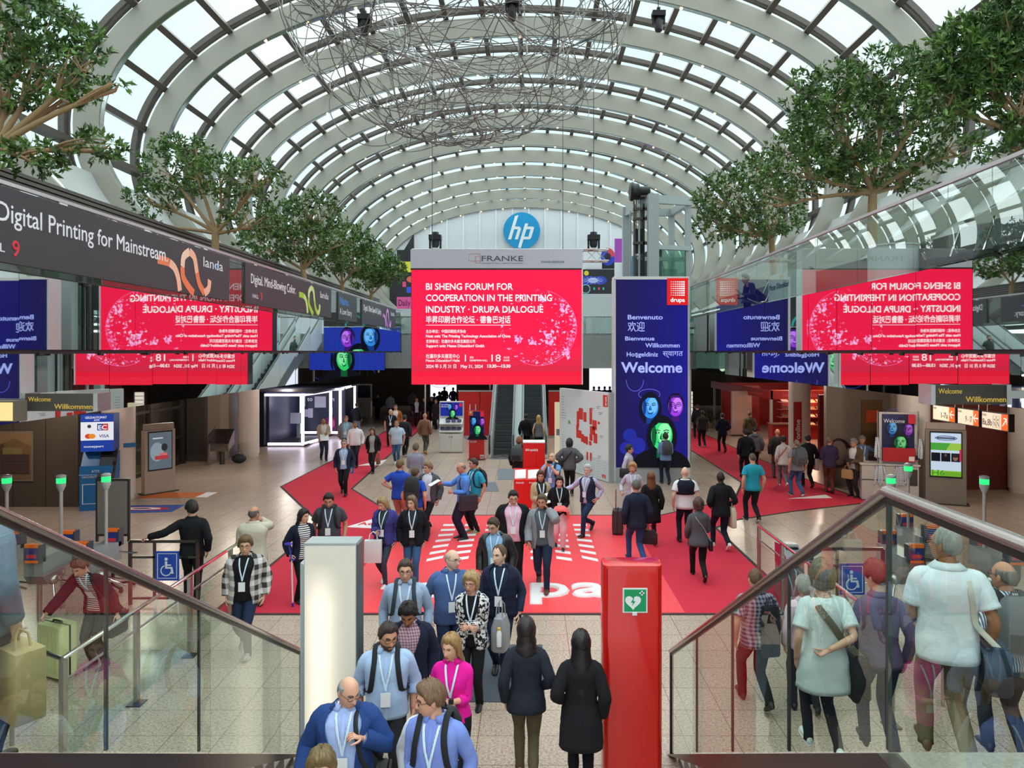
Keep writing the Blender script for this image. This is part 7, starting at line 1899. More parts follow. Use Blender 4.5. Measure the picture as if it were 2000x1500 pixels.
q = held(P, 'water_bottle', 'white bottle with yellow cap sticking out of the grey rucksack', 'bottle', (.36, -.14, .93), 10); MB().lathe([(.03, -.1), (.033, .06), (.018, .1)], n=14).build('bottle', WHITE, q); MB().lathe([(.02, .1), (.02, .13), (.005, .132)], n=12).build('cap', mat('#d8b84a', .4), q)
P = person(978, 1062, 1.84, -8, 'man in a navy quilted vest over a dark shirt', skin='f', hair=('receding', '#4a3a2c'), tops=(('shirt', '#27344c'), ('pvest', '#1d2138')), bottom=('jeans', '#1d2a42'), look=(-28, -6), acc='l', legs=.3, arms=('fwd', 'down'))
slab(P, 'phone', 'dark phone in the hand of the man in the navy quilted vest', 'phone', 'L', (.08, .012, .15), '#1b1d2c', rx=20)
P = person(968, 1008, 1.8, -10, 'man with glasses in a black leather jacket looking down', hair=('short', '#3a2c22'), tops=(('shirt', '#8fb8dc'), ('leather', '#1f2022')), bottom=('trousers', CHAR), acc='gl', look=(-20, -22), legs=.2, arms=('down', 'down'))
P = person(1002, 956, 1.86, 2, 'large man with glasses in a pink shirt and open black jacket', hair=('short', '#1c1a1c'), tops=(('shirt', '#eebcd0'), ('open', '#19191d')), bottom=('trousers', BLK), acc='gl', look=(4, -20), fat=1.2)
P = person(1060, 958, 1.86, -4, 'man in a grey blazer phoning as he walks', skin='b', hair=('short', '#4a3c32'), tops=(('shirt', '#5c666e'), ('open', '#8e9097')), bottom=('jeans', '#1f2940'), shoes='#5a3a28', look=(-10, -14), legs=.62, arms=('fwd', 'phone'), acc='l')
slab(P, 'phone', 'dark phone at the ear of the man in the grey blazer', 'phone', 'L', (.012, .075, .15), '#17181b', rz=0, off=(-.03, -.0, .02))
P = person(1092, 928, 1.68, 2, 'young woman with long black hair in a black jacket and pink trousers', sex='f', skin='f', hair=('long', '#1c1614'), tops=(('tank', '#1b1b1e'), ('open', '#151518')), bottom=('wide', '#eab4bc'), shoes=('#17181b', '#f0f0f0'), acc='l', legs=.35, arms=('down', 'low'), look=(0, -14), longl=.38)
q = held(P, 'pink_cloth', 'coral pink garment carried over the arm of the young woman in pink trousers', 'garment', hand_pt(P, 'L') + vv(.02, -.02, .02)); MB().tube([(-.16, 0, .02), (-.08, -.04, .05), (.06, -.03, .04), (.14, .03, -.02), (.15, .04, -.18)], 1, 10, flat=(.10, .035, (0, 1, .3))).build('cloth', cloth('#f07070'), q)
P = person(1056, 920, 1.7, 10, 'smiling woman in a beige trench coat holding an open book', sex='f', skin='b', hair=('long', '#3a2820'), tops=(('shirt', '#3a3430'), ('coat', '#b9a384')), bottom=('trousers', '#8a7a60'), arms=('front', 'front'), look=(-10, -6), acc='l')
slab(P, 'book', 'open pale book held by the woman in the beige trench coat', 'book', 'L', (.22, .30, .02), '#efece4', rx=35, ry=-20, off=(.0, -.06, .05))
P = person(1078, 885, 1.8, -20, 'man in a blue shirt raising a phone to take a picture', skin='a', hair=('fringe', '#6a625c'), tops=(('polo', '#6f97cc'),), bottom=('trousers', '#3a3c46'), arms=('camera', 'camera'), acc='l', look=(-8, 14))
slab(P, 'phone', 'black phone raised by the man in blue taking a picture', 'phone', 'R', (.15, .012, .08), '#15161a', off=(.06, -.05, .05))
backpack(P, 'black backpack of the man taking a picture', BLK)
P = person(1014, 855, 1.76, 165, 'person with reddish hair and a backpack behind the red dispenser tower', hair=('full', '#6a3a22'), tops=(('jacket', '#2a1f24'),), bottom=('trousers', '#5a4a48'))
backpack(P, 'grey backpack on the person behind the dispenser tower', '#3d4044', (.36, .24, .5))
P = person(1148, 902, 1.78, -35, 'white-haired man in a navy vest striding left with one arm out', hair=('full', '#c9c9c6'), beard='#cfcfcc', tops=(('shirt', '#b9b6d4'), ('vest', '#262b42')), bottom=('jeans', '#22304e'), legs=.75, arms=((.34, -.26, -.26), (.08, -.02, -.42)), look=(12, 0), acc='l')
P = person(1112, 858, 1.76, 172, 'person in a grey quilted jacket studying the hall plan board', sex='m', hair=('bob', '#17161a'), tops=(('puffer', '#5b5b62'),), bottom=('trousers', '#1b1c20'), shoes=('#16161a', '#e8e8e8'), legs=.2, arms=('hip', 'hip'))
crossbag(P, 'black crossbody bag of the person at the hall plan board', 'L', '#1d1e22', (.32, .12, .24), .62, strap=True, over='cross')
# ------------------------------------------------------------------ group in blue, left of the middle
P = person(905, 903, 1.84, -62, 'bald man in a bright blue shirt reading a paper, dark satchel at his hip', hair=('fringe', '#8a7a6c'), skin='b', tops=(('shirt', '#5b8fe0'),), bottom=('trousers', '#22243a'), arms=('reach', 'front'), look=(-6, -14), turn=-6)
slab(P, 'paper_sheet', 'white paper in the hand of the bald man in bright blue', 'paper', 'R', (.20, .28, .006), '#eef0f2', rx=25, off=(0, -.12, .02))
crossbag(P, 'large dark satchel of the bald man in bright blue', 'L', '#2e2c38', (.46, .16, .36), .60, y=.02)
P = person(927, 896, 1.83, -48, 'dark-haired man in a teal short-sleeved shirt with a black backpack', skin='b', hair=('short', '#2e241e'), tops=(('sshirt', '#2f9db8'),), bottom=('trousers', '#1d1e24'), shoes=('#8a8a78', '#d8d83a'), look=(-20, -4), arms=('front', 'down'), acc='l')
backpack(P, 'black backpack on the man in teal', BLK)
P = person(781, 899, 1.82, 165, 'man in a royal blue polo shirt and beige trousers seen from behind, hands in front', hair=('short', '#5a432e'), tops=(('polo', '#2a4fb8'),), bottom=('trousers', '#b59a82'), arms=('front', 'hip'), look=(-18, 0), fat=1.08)
P = person(810, 914, 1.76, 172, 'man in a royal blue polo shirt with a black rucksack on his back', hair=('short', '#4a3626'), tops=(('polo', '#2a4fb8'),), bottom=('trousers', '#a58f78'), look=(-10, -4))
backpack(P, 'black rucksack with grey details on the man in the royal blue polo', '#1c1d21', (.34, .22, .54), '#34363c')
P = person(838, 901, 1.8, -18, 'laughing man in a grey suit jacket and white shirt facing the blue polo shirts', hair=('full', '#6a5038'), tops=(('shirt', '#e4e4ee'), ('open', '#54565c')), bottom=('slim', '#1f1f24'), shoes='#c2a488', look=(-30, -6), legs=.45, acc='l')
P = person(812, 867, 1.8, 172, 'man in a pale grey suit seen from behind', hair=('short', '#4a4038'), tops=(('jacket', '#8d92a2'),), bottom=('trousers', '#7f8494'), arms=('front', 'front'))
# ------------------------------------------------------------------ walking down the left carpet
P = person(672, 857, 1.76, 6, 'man with glasses in a navy coat and blue shirt walking on the left carpet', hair=('short', '#6a625a'), tops=(('shirt', '#a7c3ea'), ('open', '#242c42')), bottom=('trousers', BLK), acc='gl', legs=.5, arms=('down', 'down'))
slab(P, 'blue_booklet', 'blue booklet in the hand of the man in the navy coat', 'booklet', 'L', (.12, .02, .2), '#3f78c8', rx=15)
P = person(694, 822, 1.8, 4, 'dark-tanned man in a white shirt and dark trousers walking on the left carpet', skin='c', hair=('short', '#4a4440'), tops=(('shirt', '#eeeaf0'),), bottom=('trousers', '#22242e'), legs=.4, fat=1.1)
P = person(728, 834, 1.7, 0, 'woman in a black blazer with a brown handbag', sex='f', skin='b', hair=('long', '#3a2a22'), tops=(('tank', '#a7a7a2'), ('open', '#1a1a1f')), bottom=('slim', '#1b1b20'), legs=.5, arms=('back', 'down'), look=(-12, -4), longl=.36)
boxbag(P, 'handbag', 'brown leather handbag carried by the woman in the black blazer', 'bag', hand_pt(P, 'L') + vv(0, 0, .0), (.12, .26, .26), '#7a4628', 0, .16)
P = person(775, 821, 1.76, 3, 'moustached man in a pale blue short-sleeved shirt and jeans', skin='b', hair=('receding', '#5a4a40'), tops=(('sshirt', '#c3d7ee'),), bottom=('jeans', '#3b5c80'), shoes='#eceae6', legs=.3, fat=1.22)
P = person(676, 812, 1.8, 5, 'man in a grey jacket over a sky blue shirt with badge, behind the white shirt', hair=('short', '#8a6a54'), skin='b', tops=(('shirt', '#8fc4e0'), ('open', '#8f8b92')), bottom=('trousers', '#3a3640'), acc='l', fat=1.12, legs=.3)
P = person(632, 816, 1.76, 25, 'bald dark-skinned man in a beige blazer reading a paper beside the glowing booth', skin='c', hair=('none', '#1d1613'), tops=(('shirt', '#d8d6d2'), ('open', '#b7a48c')), bottom=('trousers', '#2c3248'), shoes=('#3a3636', '#e8e6e2'), arms=('low', 'front'), look=(-10, -26), legs=.2)
slab(P, 'newspaper', 'white newspaper held by the man in the beige blazer', 'newspaper', 'R', (.34, .02, .3), '#eef0f4', rx=-40, off=(.02, -.08, .0))
P = person(697, 787, 1.76, 185, 'person in a dark jacket and blue jeans leaning at the white counter beyond the booth', hair=('short', '#2a2422'), tops=(('jacket', '#1e2026'),), bottom=('jeans', '#6a7c98'), arms=('down', 'reach'))
P = person(763, 799, 1.78, 6, 'man in a black t-shirt with white lanyard on the left carpet', hair=('fringe', '#8a7a70'), tops=(('tee', '#211f22'),), bottom=('trousers', '#242226'), acc='l')
P = person(773, 791, 1.8, 2, 'man in a rust brown jacket behind the black t-shirt', skin='b', hair=('short', '#4a3e38'), tops=(('shirt', '#e6e2e0'), ('open', '#9a5a2c')), bottom=('trousers', '#2a282c'))
P = person(790, 810, 1.8, 178, 'person in a charcoal jumper walking away beside the pale blue shirt', hair=('short', '#1d1815'), tops=(('sweater', '#2c3034'),), bottom=('trousers', '#1c1d20'), shoes=('#2a2a2a', '#eee'), legs=.4)
P = person(830, 806, 1.82, 172, 'bald man in a brown jumper and grey trousers walking away', skin='b', hair=('none', '#3a2a22'), tops=(('sweater', '#8a6450'),), bottom=('slim', '#55564f'), shoes='#b8793a', legs=.4, look=(20, 0))
# ------------------------------------------------------------------ dim crowd at the far end
for x, y, c, b_, hd, lab in ((806, 762, '#77757c', '#25242a', 178, 'person in a grey shirt seen from behind in the dim far passage'), (814, 776, '#1c1c22', '#1a1a1f', 8, 'person in a dark suit and white shirt, leftmost front of the far crowd'), (829, 776, '#1d1c22', '#1b1a1e', -10, 'person in a black jacket in the middle of the far crowd'), (843, 775, '#201d22', '#1d1b20', 10, 'person in black with a red bag in the far crowd'),
        (852, 779, '#2a2327', '#241f22', -20, 'person in a dark brown jacket at the right end of the far crowd'), (848, 768, '#26222a', '#1d1b20', 160, 'person in a dark coat behind the red bag in the far crowd'), (868, 756, '#16161c', '#141418', 178, 'tall dark silhouette before the bright far exit'), (885, 757, '#1a1c30', '#16182a', 178, 'dark blue silhouette at the right of the bright far exit'), (763, 768, '#a8aab4', '#2a2a30', 165, 'person in a pale shirt standing in the dark far left passage'), (738, 769, '#222026', '#1d1b20', 0, 'person in dark clothes standing by the far white counter'),
        (858, 765, '#1a1a20', '#17171c', 175, 'dark head and shoulders before the left part of the bright far exit')):
    P = person(x, y, 1.76, hd, lab, skin='b', hair=('short', '#1d1815'), tops=((('shirt', '#c8c4c8'), ('open', c)) if 'suit' in lab else (('jacket', c),)), bottom=('trousers', b_), legs=.2)
    if 'with a red bag' in lab: boxbag(P, 'red_bag', 'red bag carried in the far crowd', 'bag', hand_pt(P, 'L'), (.1, .3, .34), '#c83a20', 0, .1)
# far right exit crowd
for x, y, c in ((1160, 748, '#20222c'), (1170, 752, '#1b1c22'), (1181, 749, '#3a3e5a'), (1191, 753, '#1a1a1e')):
    person(x, y, 1.74, 175, 'small dark figure in the crowd before the bright far right exit', d=52 + x * .004, z0=CAM_H - (y - VY) * (52 + x * .004) / F - 1.74 if False else 0., hair=('short', '#1d1815'), tops=(('jacket', c),), bottom=('trousers', '#1c1d22'), group='far crowd at the right exit')
# ------------------------------------------------------------------ left entrance
P = person(375, 980, 1.8, 200, 'man in a black suit leaning on the steel gate, seen from behind', hair=('full', '#1f1a17'), tops=(('jacket', '#1a1b1f'),), bottom=('trousers', '#1d1d21'), arms=('down', (.50, -.02, -.20)), look=(25, 0), legs=.2)
P = person(495, 990, 1.76, 195, 'balding man in a cream linen jacket phoning, back turned', skin='b', hair=('fringe', '#4a4440'), tops=(('jacket', '#c9c2b0'),), bottom=('trousers', '#cfc8b6'), arms=('phone', 'front'), look=(-35, 0), fat=1.16)
slab(P, 'phone', 'dark phone at the ear of the man in the cream linen jacket', 'phone', 'R', (.012, .075, .15), '#2a1c18', off=(.03, 0, .02))
P = person(480, 1045, 1.76, 6, 'man with glasses in a black and white checked overshirt and jeans', hair=('full', '#54402c'), tops=(('tee', '#18181a'), ('open', '#d8d4d0', 'plaid', '#3a3636', .15)), bottom=('jeans', '#1f2c44'), shoes=('#8a8a86', '#e0e0dc'), legs=.4, acc='gl', fat=1.16, look=(8, -4))
P = person(195, 1068, 1.74, -10, 'woman in a burgundy blazer and striped top pushing a pale yellow suitcase', sex='f', d=10.25, hair=('full', '#4a3426'), tops=(('tee', '#e6e2e2', 'hstripe', '#26242c', .03), ('open', '#33121b')), bottom=('trousers', '#3a3a3a'), shoes='#3a322c', lean=26, arms=((.18, -.46, -.42), (.30, -.06, -.46)), look=(-10, -18), acc='l', turn=10)
suitcase('pale yellow hard-shell suitcase pushed by the woman in burgundy', -6.55, 9.95, R(-22), (.50, .28, .74), '#d6d49a', up=0)
crossbag(P, 'dark grey shoulder bag of the woman in burgundy', 'L', '#2d2f34', (.34, .14, .32), .46)
P = person(590, 995, 1.66, 40, 'woman with long wavy black hair in a navy cardigan and striped top, on a crutch', sex='f', skin='a', hair=('long', '#151214'), tops=(('tee', '#eceaec', 'hstripe', '#3a3a44', .035), ('open', '#1c2133')), bottom=('trousers', BLK), arms=((.12, -.12, -.44), 'down'), look=(24, -8), longl=.34, acc='w')
q = held(P, 'crutch', 'white and blue forearm crutch of the black-haired woman', 'crutch', (hand_pt(P, 'R')[0], hand_pt(P, 'R')[1], 0), 0); hz = hand_pt(P, 'R')[2]
MB().tube([(.02, 0, .05), (0, 0, hz)], .013, 8).build('shaft', WHITE, q); MB().tube([(.02, 0, 0), (.02, 0, .08)], .02, 10).build('rubber_tip', mat('#3a2fb0', .5), q); MB().tube([(0, .05, hz), (0, -.07, hz)], .018, 8).build('grip', mat('#3a2fb0', .5), q); MB().tube([(0, 0, hz), (-.03, .06, hz + .26)], .013, 8).build('arm_tube', mat('#3a2fb0', .5), q)
MB().tube([(-.03 + .055 * math.cos(a), .06 + .055 * math.sin(a), hz + .26) for a in np.linspace(.6, 5.6, 14)], .014, 6).build('cuff', mat('#3a2fb0', .5), q)
P = person(643, 960, 1.84, 8, 'man in a dark grey polo shirt with badge looking down behind the light pylon', skin='b', hair=('short', '#1f1916'), tops=(('polo', '#45454d'),), bottom=('trousers', '#2a2c36'), acc='l', look=(0, -26), fat=1.12)
backpack(P, 'black backpack of the man in the dark grey polo', BLK)
P = person(752, 968, 1.72, -12, 'blond woman in a violet quilted jacket and grey jeans looking down', sex='f', hair=('long', '#b3935f', '#7a6040'), tops=(('tee', '#3a4448'), ('puffer', '#413f86')), bottom=('slim', '#3a4152'), shoes=('#e9e2e6', '#f4f4f4'), legs=.3, arms=('front', 'down'), acc='l', look=(-18, -24), longl=.3)
boxbag(P, 'paper_bag', 'white printed paper bag of the woman in violet', 'bag', hand_pt(P, 'R') + vv(-.08, .03, .02), (.32, .12, .42), '#dfe1e2', 14, .16, .1)
P = person(806, 968, 1.74, 4, 'long-haired woman in a black quilted jacket and blue jeans beside the violet jacket', sex='f', hair=('long', '#7a624c', '#5a4636'), tops=(('tee', '#33343a'), ('puffer', '#17181f')), bottom=('jeans', '#37567c'), shoes='#e6e2de', legs=.3, acc='l', look=(-24, -6), longl=.34)
# ------------------------------------------------------------------ middle right, walking away
P = person(1243, 934, 1.82, 186, 'man in a navy blazer and blue jeans carrying a dark briefcase, back turned', skin='b', hair=('receding', '#4a4644'), tops=(('jacket', '#20273a'),), bottom=('jeans', '#2f4c7c'), legs=.55, arms=('down', 'down'))
boxbag(P, 'briefcase', 'flat dark briefcase of the man in the navy blazer', 'briefcase', hand_pt(P, 'R') + vv(-.02, 0, .02), (.08, .38, .30), '#231f22', 70, .1, .12)
P = person(1272, 922, 1.7, 178, 'woman with long auburn hair in a black coat, back turned', sex='f', hair=('long', '#7a4628', '#5a3018'), tops=(('coat', '#151519'),), bottom=('slim', '#4a2a26'), shoes='#2c2a2c', legs=.3, longl=.44)
P = person(1236, 904, 1.7, -8, 'blond woman in a pale striped blouse holding a suitcase handle', sex='f', hair=('bob', '#c09a66', '#96744a'), tops=(('shirt', '#c9c3ce', 'vstripe', '#b2acc0', .03),), bottom=('trousers', '#2a2c34'), arms=((.13, -.16, -.38), 'down'), acc='l', look=(-6, -8))
suitcase('dark grey suitcase with raised handle of the blond woman', P.pos[0] - .42, P.pos[1] - .35, R(80), (.40, .26, .60), '#3a3136', up=.5)
P = person(1228, 870, 1.7, 68, 'man with glasses in a pale checked shirt standing before the blue screen', skin='a', hair=('full', '#1f1815'), tops=(('shirt', '#c9c4cc', 'finecheck', '#b0acc0', .03),), bottom=('trousers', '#24252c'), acc='g', look=(10, 0))
crossbag(P, 'black shoulder bag of the man before the blue screen', 'R', '#1c1c20', (.40, .18, .28), .62, over='cross')
P = person(1300, 845, 1.76, 182, 'man in a blue shirt with a grey backpack facing the welcome screen', hair=('short', '#2a211c'), tops=(('shirt', '#7893c4'),), bottom=('trousers', '#22263a'), legs=.4, arms=('front', 'front'))
backpack(P, 'grey flat backpack of the man facing the welcome screen', '#42464c', (.34, .16, .46), '#33363b')
P = person(1338, 911, 1.82, 180, 'bald man in a white t-shirt with a navy jumper over his shoulders', skin='f', hair=('none', '#c9a890'), tops=(('tee', '#e4e2e6'),), bottom=('jeans', '#20263a'), legs=.35, look=(-10, 0), fat=1.08)
q = held(P, 'jumper', 'navy jumper draped over the shoulders of the bald man in white', 'garment', P.tors(vv(0, .05, .80 * P.h)))
m = MB(); Rg = []
for zf in np.linspace(.66, .845, 9):
    w_, df, db = P.dims(zf, P.off + .02); th = np.linspace(PI * .42, PI * 1.58, 18); c0 = P.tors(vv(0, .05, .80 * P.h)); Rg.append(P.tors(np.c_[w_ * np.sin(th), np.where(np.cos(th) > 0, -df, -db) * np.cos(th), np.full(18, zf * P.h)]) - c0)
o_ = m.rings(Rg, closed=False, cap=False).build('drape', cloth('#1e2233'), q, ang=180); md = o_.modifiers.new('thickness', 'SOLIDIFY'); md.thickness = .015
for s in (-1, 1): MB().tube([P.tors(vv(s * .10, -.02, .838 * P.h)) - c0, P.tors(vv(s * .11, -.15, .78 * P.h)) - c0, P.tors(vv(s * .05, -.19, .68 * P.h)) - c0], [.045, .04, .03], 10).build('sleeve', cloth('#1e2233'), q)
P = person(1365, 968, 1.66, 176, 'woman with dark brown bob in a grey blazer with a thin bag strap, walking away', sex='f', hair=('bob', '#3a2620'), tops=(('jacket', '#55565c'),), bottom=('trousers', BLK), shoes='#17171a', legs=.7, arms=('front', 'fwd'))
crossbag(P, 'small black bag on a thin silver strap of the woman in the grey blazer', 'R', '#1a1a1d', (.24, .08, .2), .52, sc='#a9a9ae', stw=.007, over='cross')
P = person(1408, 918, 1.8, 182, 'man with shaved head in a black bomber jacket carrying a cream tote bag', skin='e', hair=('buzz', '#1c1512'), tops=(('jacket', '#1c1e22'),), bottom=('jeans', '#1b2030'), shoes=('#e6e2dc', '#f4f2ee'), legs=.6, arms=('pocket', 'pocket'))
boxbag(P, 'tote_bag', 'cream cotton tote bag on the shoulder of the man in the black bomber', 'bag', P.tors(vv(-.24, .02, .80 * P.h)), (.10, .36, .46), '#d9cdb2', 5, .42, .1)
P = person(1470, 884, 1.84, 184, 'man in a bright turquoise t-shirt and black trousers walking away', hair=('buzz', '#4a3c34'), tops=(('tee', '#2aa3bd'),), bottom=('trousers', '#1a1b1f'), shoes=('#1b1b1d', '#cfcfcf'), legs=.4)
P = person(1456, 838, 1.76, 180, 'person in a black suit just beyond the turquoise t-shirt', hair=('short', '#141213'), tops=(('jacket', '#17181c'),), bottom=('trousers', '#1a1a1f'), legs=.3)
P = person(1474, 833, 1.74, 178, 'person in a grey hooded sweater beside the black suit on the right carpet', hair=('short', '#1d1a18'), tops=(('hood', '#5f6066'),), bottom=('trousers', '#26262b'), legs=.3)
P = person(1411, 806, 1.78, 180, 'man in a dark navy jacket alone on the right carpet path', hair=('short', '#2a2522'), tops=(('jacket', '#1c2236'),), bottom=('trousers', '#17181d'), legs=.4, arms=('pocket', 'pocket'))
P = person(1362, 790, 1.78, 178, 'person in a black suit farthest left on the right carpet path', hair=('short', '#2a2320'), tops=(('jacket', '#1a1b20'),), bottom=('trousers', '#17181c'), legs=.4)
P = person(1372, 801, 1.76, 182, 'dark-skinned man in a dark short-sleeved shirt beside the black suit', skin='d', hair=('short', '#121010'), tops=(('tee', '#27282c'),), bottom=('trousers', '#17181c'), shoes=('#222', '#eee'), legs=.3)
P = person(1464, 804, 1.76, 178, 'man in a khaki jacket with a dark crossbody strap near the press stand', hair=('short', '#5a4636'), tops=(('jacket', '#6a6048'),), bottom=('trousers', '#2a2a2e'), look=(-20, 0))
crossbag(P, 'dark crossbody bag of the man in the khaki jacket', 'R', '#23201e', (.28, .1, .2), .55, over='cross')
P = person(1518, 837, 1.78, 170, 'bald man in a dark grey jumper by the press stand column', skin='b', hair=('none', '#b08a70'), tops=(('sweater', '#33302e'),), bottom=('trousers', '#5a5550'), legs=.3, look=(-30, 0))
P = person(1530, 851, 1.7, 172, 'person in a white jacket with a tan strap and grey trousers', sex='f', hair=('full', '#1d1a18'), tops=(('jacket', '#d6d2d0'),), bottom=('trousers', '#77717a'), shoes='#efece8', legs=.5)
crossbag(P, 'tan strapped bag of the person in the white jacket', 'L', '#a8714c', (.2, .08, .16), .6, sc='#a8714c', over='cross')
P = person(1557, 858, 1.78, 186, 'man in a grey t-shirt and jeans with a grey backpack', hair=('buzz', '#6a5a50'), tops=(('tee', '#8f9094'),), bottom=('jeans', '#3f5f8a'), shoes=('#2a2a2c', '#e8e8e8'), legs=.4, fat=1.06)
backpack(P, 'grey backpack of the man in the grey t-shirt and jeans', '#55575c', (.36, .22, .52), '#47494e')
P = person(1578, 849, 1.76, 178, 'man in a black suit with a white tote bag beside the grey backpack', hair=('short', '#171312'), tops=(('jacket', '#17171b'),), bottom=('trousers', '#16161a'), legs=.4)
boxbag(P, 'tote_bag', 'white tote bag of the man in the black suit on the right carpet', 'bag', P.tors(vv(-.25, 0, .80 * P.h)), (.1, .32, .38), '#ddd8d2', 5, .4, .1)
P = person(1620, 853, 1.8, 160, 'bald man in a purple checked shirt and rust trousers', skin='b', hair=('buzz', '#8a6a58'), tops=(('shirt', '#4a2c44', 'plaid', '#33385c', .1),), bottom=('trousers', '#6a3a30'), shoes='#1d1a1a', arms=('front', 'low'), look=(-25, 0), fat=1.06, legs=.3)
P = person(1670, 857, 1.8, -62, 'grey-haired man in a brown jacket holding a dark folder', skin='b', hair=('full', '#8a8580'), tops=(('shirt', '#e2dede'), ('open', '#5c4c38')), bottom=('trousers', '#2f2c30'), arms=('low', 'front'), look=(-4, -14))
slab(P, 'folder', 'black folder held by the grey-haired man in the brown jacket', 'folder', 'L', (.26, .20, .02), '#17171a', rx=20, off=(0, -.04, .04))
boxbag(P, 'leather_bag', 'tan leather bag of the grey-haired man in brown', 'bag', hand_pt(P, 'R') + vv(.0, -.02, .0), (.36, .14, .28), '#b08a5c', 0, .14)
P = person(1684, 852, 1.78, -10, 'grey-haired man in a blue-grey shirt with white lanyard by the lanyard counter', skin='b', hair=('full', '#8a847e'), tops=(('shirt', '#66799a'),), bottom=('trousers', '#22242c'), arms=('down', (.36, -.2, -.2)), acc='l', look=(-20, -4))
# ------------------------------------------------------------------ escalators
P = person(1027, 823, 1.76, 180, 'man in a black jacket on the right escalator', d=30.9, z0=.06, skin='d', hair=('buzz', '#141110'), tops=(('jacket', '#17181c'),), bottom=('trousers', '#1b1b20'))
P = person(1052, 820, 1.72, 178, 'woman with long curly blond hair in a striped top on the right escalator', sex='f', d=30.8, z0=.03, hair=('long', '#c9a468', '#94703c'), tops=(('tank', '#86868a', 'hstripe', '#55565c', .05),), bottom=('trousers', '#1d1d22'), acc='w', longl=.3)
P = person(985, 700, 1.78, 0, 'bearded man in a grey-green jacket riding high on the left escalator', d=37.6, z0=3.55, hair=('short', '#3a2c24'), beard='#4a3428', tops=(('jacket', '#4a5552'),), bottom=('trousers', '#22242a'))
# ------------------------------------------------------------------ in front, backs turned
P = person(1028, 1208, 1.7, 180, 'person with shoulder-length dark hair in charcoal blazer and brown trousers, back turned', sex='f', hair=('long', '#1d1716'), longl=.30, tops=(('jacket', '#242934'),), bottom=('trousers', '#5a5140'), shoes='#b08a5c', legs=.35, arms=('pocket', 'down'), acc='w')
P = person(1135, 1235, 1.67, 178, 'woman with very long straight black hair in a black blazer beside the red column', sex='f', hair=('long', '#110f10'), longl=.56, tops=(('coat', '#1a1a1e'),), bottom=('trousers', '#15151a'), legs=.25, arms=('down', 'pocket'))
# ------------------------------------------------------------------ on the right stairs and beside them, seen through the glass
P = person(1476, 1107, 1.78, 182, 'man in a blue and red checked shirt with a black bag, behind the right balustrade', hair=('buzz', '#4a3524'), tops=(('sshirt', '#31365e', 'plaid', '#b7a8b4', .05),), bottom=('trousers', '#1d1e24'), shoes='#1c1a1a', legs=.5)
boxbag(P, 'shoulder_bag', 'black garment bag over the shoulder of the man in the checked shirt', 'bag', P.tors(vv(-.13, .16, .83 * P.h)), (.22, .12, .62), '#17181b', 8, .1, .2)
P = person(1572, 1128, 1.68, 178, 'grey-haired person in a pink shirt half hidden by the woman in the white tunic', hair=('full', '#b9b2aa'), tops=(('shirt', '#e6c9d8'),), bottom=('trousers', '#2a2a34'), legs=.2)
P = person(1608, 1095, 1.66, 178, 'woman with short streaked hair in a long white tunic on the right stairs', sex='f', d=6.2, z0=1.02, hair=('bob', '#8a7850', '#4a4640'), tops=(('tunic', '#d6e2e4'),), bottom=('slim', '#22242e'), shoes=('#dfe6e6', '#f4f4f4'), legs=.35, arms=('behind', 'down'), look=(-8, -6), fat=1.12)
crossbag(P, 'black bag on a patterned strap of the woman in the white tunic', 'R', '#1d2024', (.34, .16, .40), .56, sc='#6a6450', stw=.03, over='cross')
P = person(1850, 1008, 1.75, 165, 'grey-haired man with glasses in a white short-sleeved shirt on the right stairs', d=5.2, z0=1.5, skin='c', hair=('receding', '#9a9690'), tops=(('sshirt', '#dfe6ee'),), bottom=('trousers', '#7d6f58'), shoes='#7a5a42', legs=.45, arms=('down', 'front'), look=(42, 4), acc='g', fat=1.1)
crossbag(P, 'dark blue bag on a pale strap of the man in the white shirt', 'R', '#2c3548', (.42, .16, .34), .56, sc='#c9c4ba')
P = person(1965, 1085, 1.72, 170, 'balding man in a blue and white striped shirt at the right edge', d=6.2, z0=.97, skin='b', hair=('fringe', '#5a544e'), tops=(('shirt', '#dfe3ea', 'vstripe', '#44587e', .022),), bottom=('trousers', '#2c2f3a'), acc='g', look=(30, 0), legs=.3)
backpack(P, 'grey backpack hanging on the man in the striped shirt', '#5a5d62', (.32, .2, .46))
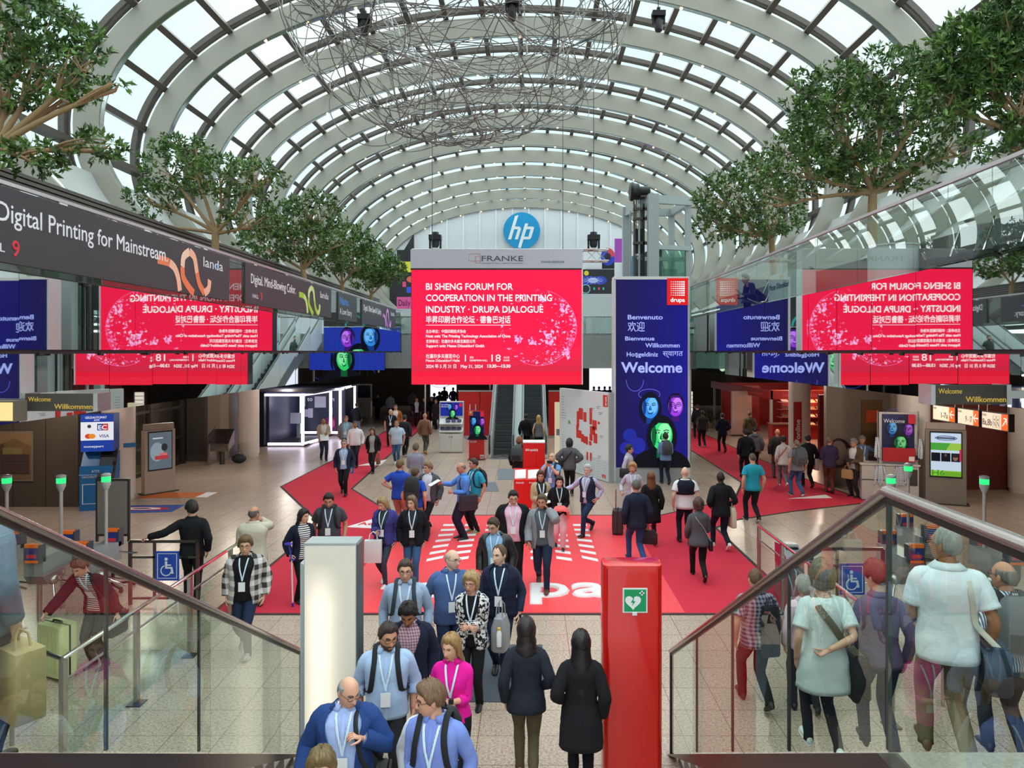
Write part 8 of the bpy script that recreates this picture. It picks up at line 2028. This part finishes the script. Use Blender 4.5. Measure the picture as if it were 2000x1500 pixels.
P = person(1718, 1100, 1.68, 172, 'woman with red hair in a violet blouse and jeans on the right stairs', sex='f', d=6.24, z0=.99, hair=('full', '#64241e'), tops=(('shirt', '#6a5a7a'),), bottom=('jeans', '#2a3a58'), legs=.35, look=(30, -10))
# ------------------------------------------------------------------ left stairs: person with a flag at the picture's edge
P = person(-58, 880, 1.72, 178, 'person in a grey-blue jacket at the left edge wearing a green and yellow flag', d=4.1, z0=2.1, hair=('short', '#3a2a20'), tops=(('jacket', '#76849a'),), bottom=('trousers', '#2a2c34'), arms=('down', 'down'))
q = held(P, 'flag', 'green flag with yellow diamond and blue starry disc draped at the left edge', 'flag', P.tors(vv(-.12, .16, .80 * P.h)))
m = MB(); zz = np.linspace(0, -.88, 12); xx = np.linspace(-.14, .22, 9)
m.rings([[(x, .05 + .02 * math.sin(x * 30 + z * 6), z) for x in xx] for z in zz], closed=False, cap=False)
fo = m.build('flag_cloth', cloth('#1d9a44'), q, ang=180); md = fo.modifiers.new('thickness', 'SOLIDIFY'); md.thickness = .006
for pts, c, y in (([(.0, -.08), (-.13, -.38), (.0, -.70), (.21, -.38)], '#f2dd30', .085), ([(.02 + .11 * math.cos(a), -.38 + .13 * math.sin(a)) for a in np.linspace(0, 2 * PI, 25)[:-1]], '#2448b0', .095)):
    MB().prism([(x, y, z) for x, z in pts], (0, .004, 0)).build('flag_print', cloth(c), q, smooth=False)
for k in range(9): MB().ball((.02 + .07 * math.cos(k * 2.4), .101, -.39 + .08 * math.sin(k * 1.9)), .006, 6, 4).build('star', WHITE, q)
boxbag(P, 'paper_carrier', 'brown kraft paper carrier bag at the left edge', 'bag', hand_pt(P, 'R') + vv(0, 0, .02), (.16, .34, .40), '#c9aa7c', 60, .1, .05)
# ------------------------------------------------------------------ right gallery
P = person(1486, 538, 1.76, -82, 'dark-haired man in a dark suit leaning forward on a chair behind the right parapet', seated=True, d=21.2, z0=GZ + .05, hair=('full', '#2a1f1a'), tops=(('shirt', '#e0dce0'), ('jacket', '#22283a')), bottom=('trousers', '#1d1f28'), lean=42, arms=((.0, -.26, -.32), (.0, -.26, -.32)), look=(0, 10))
flush_text()
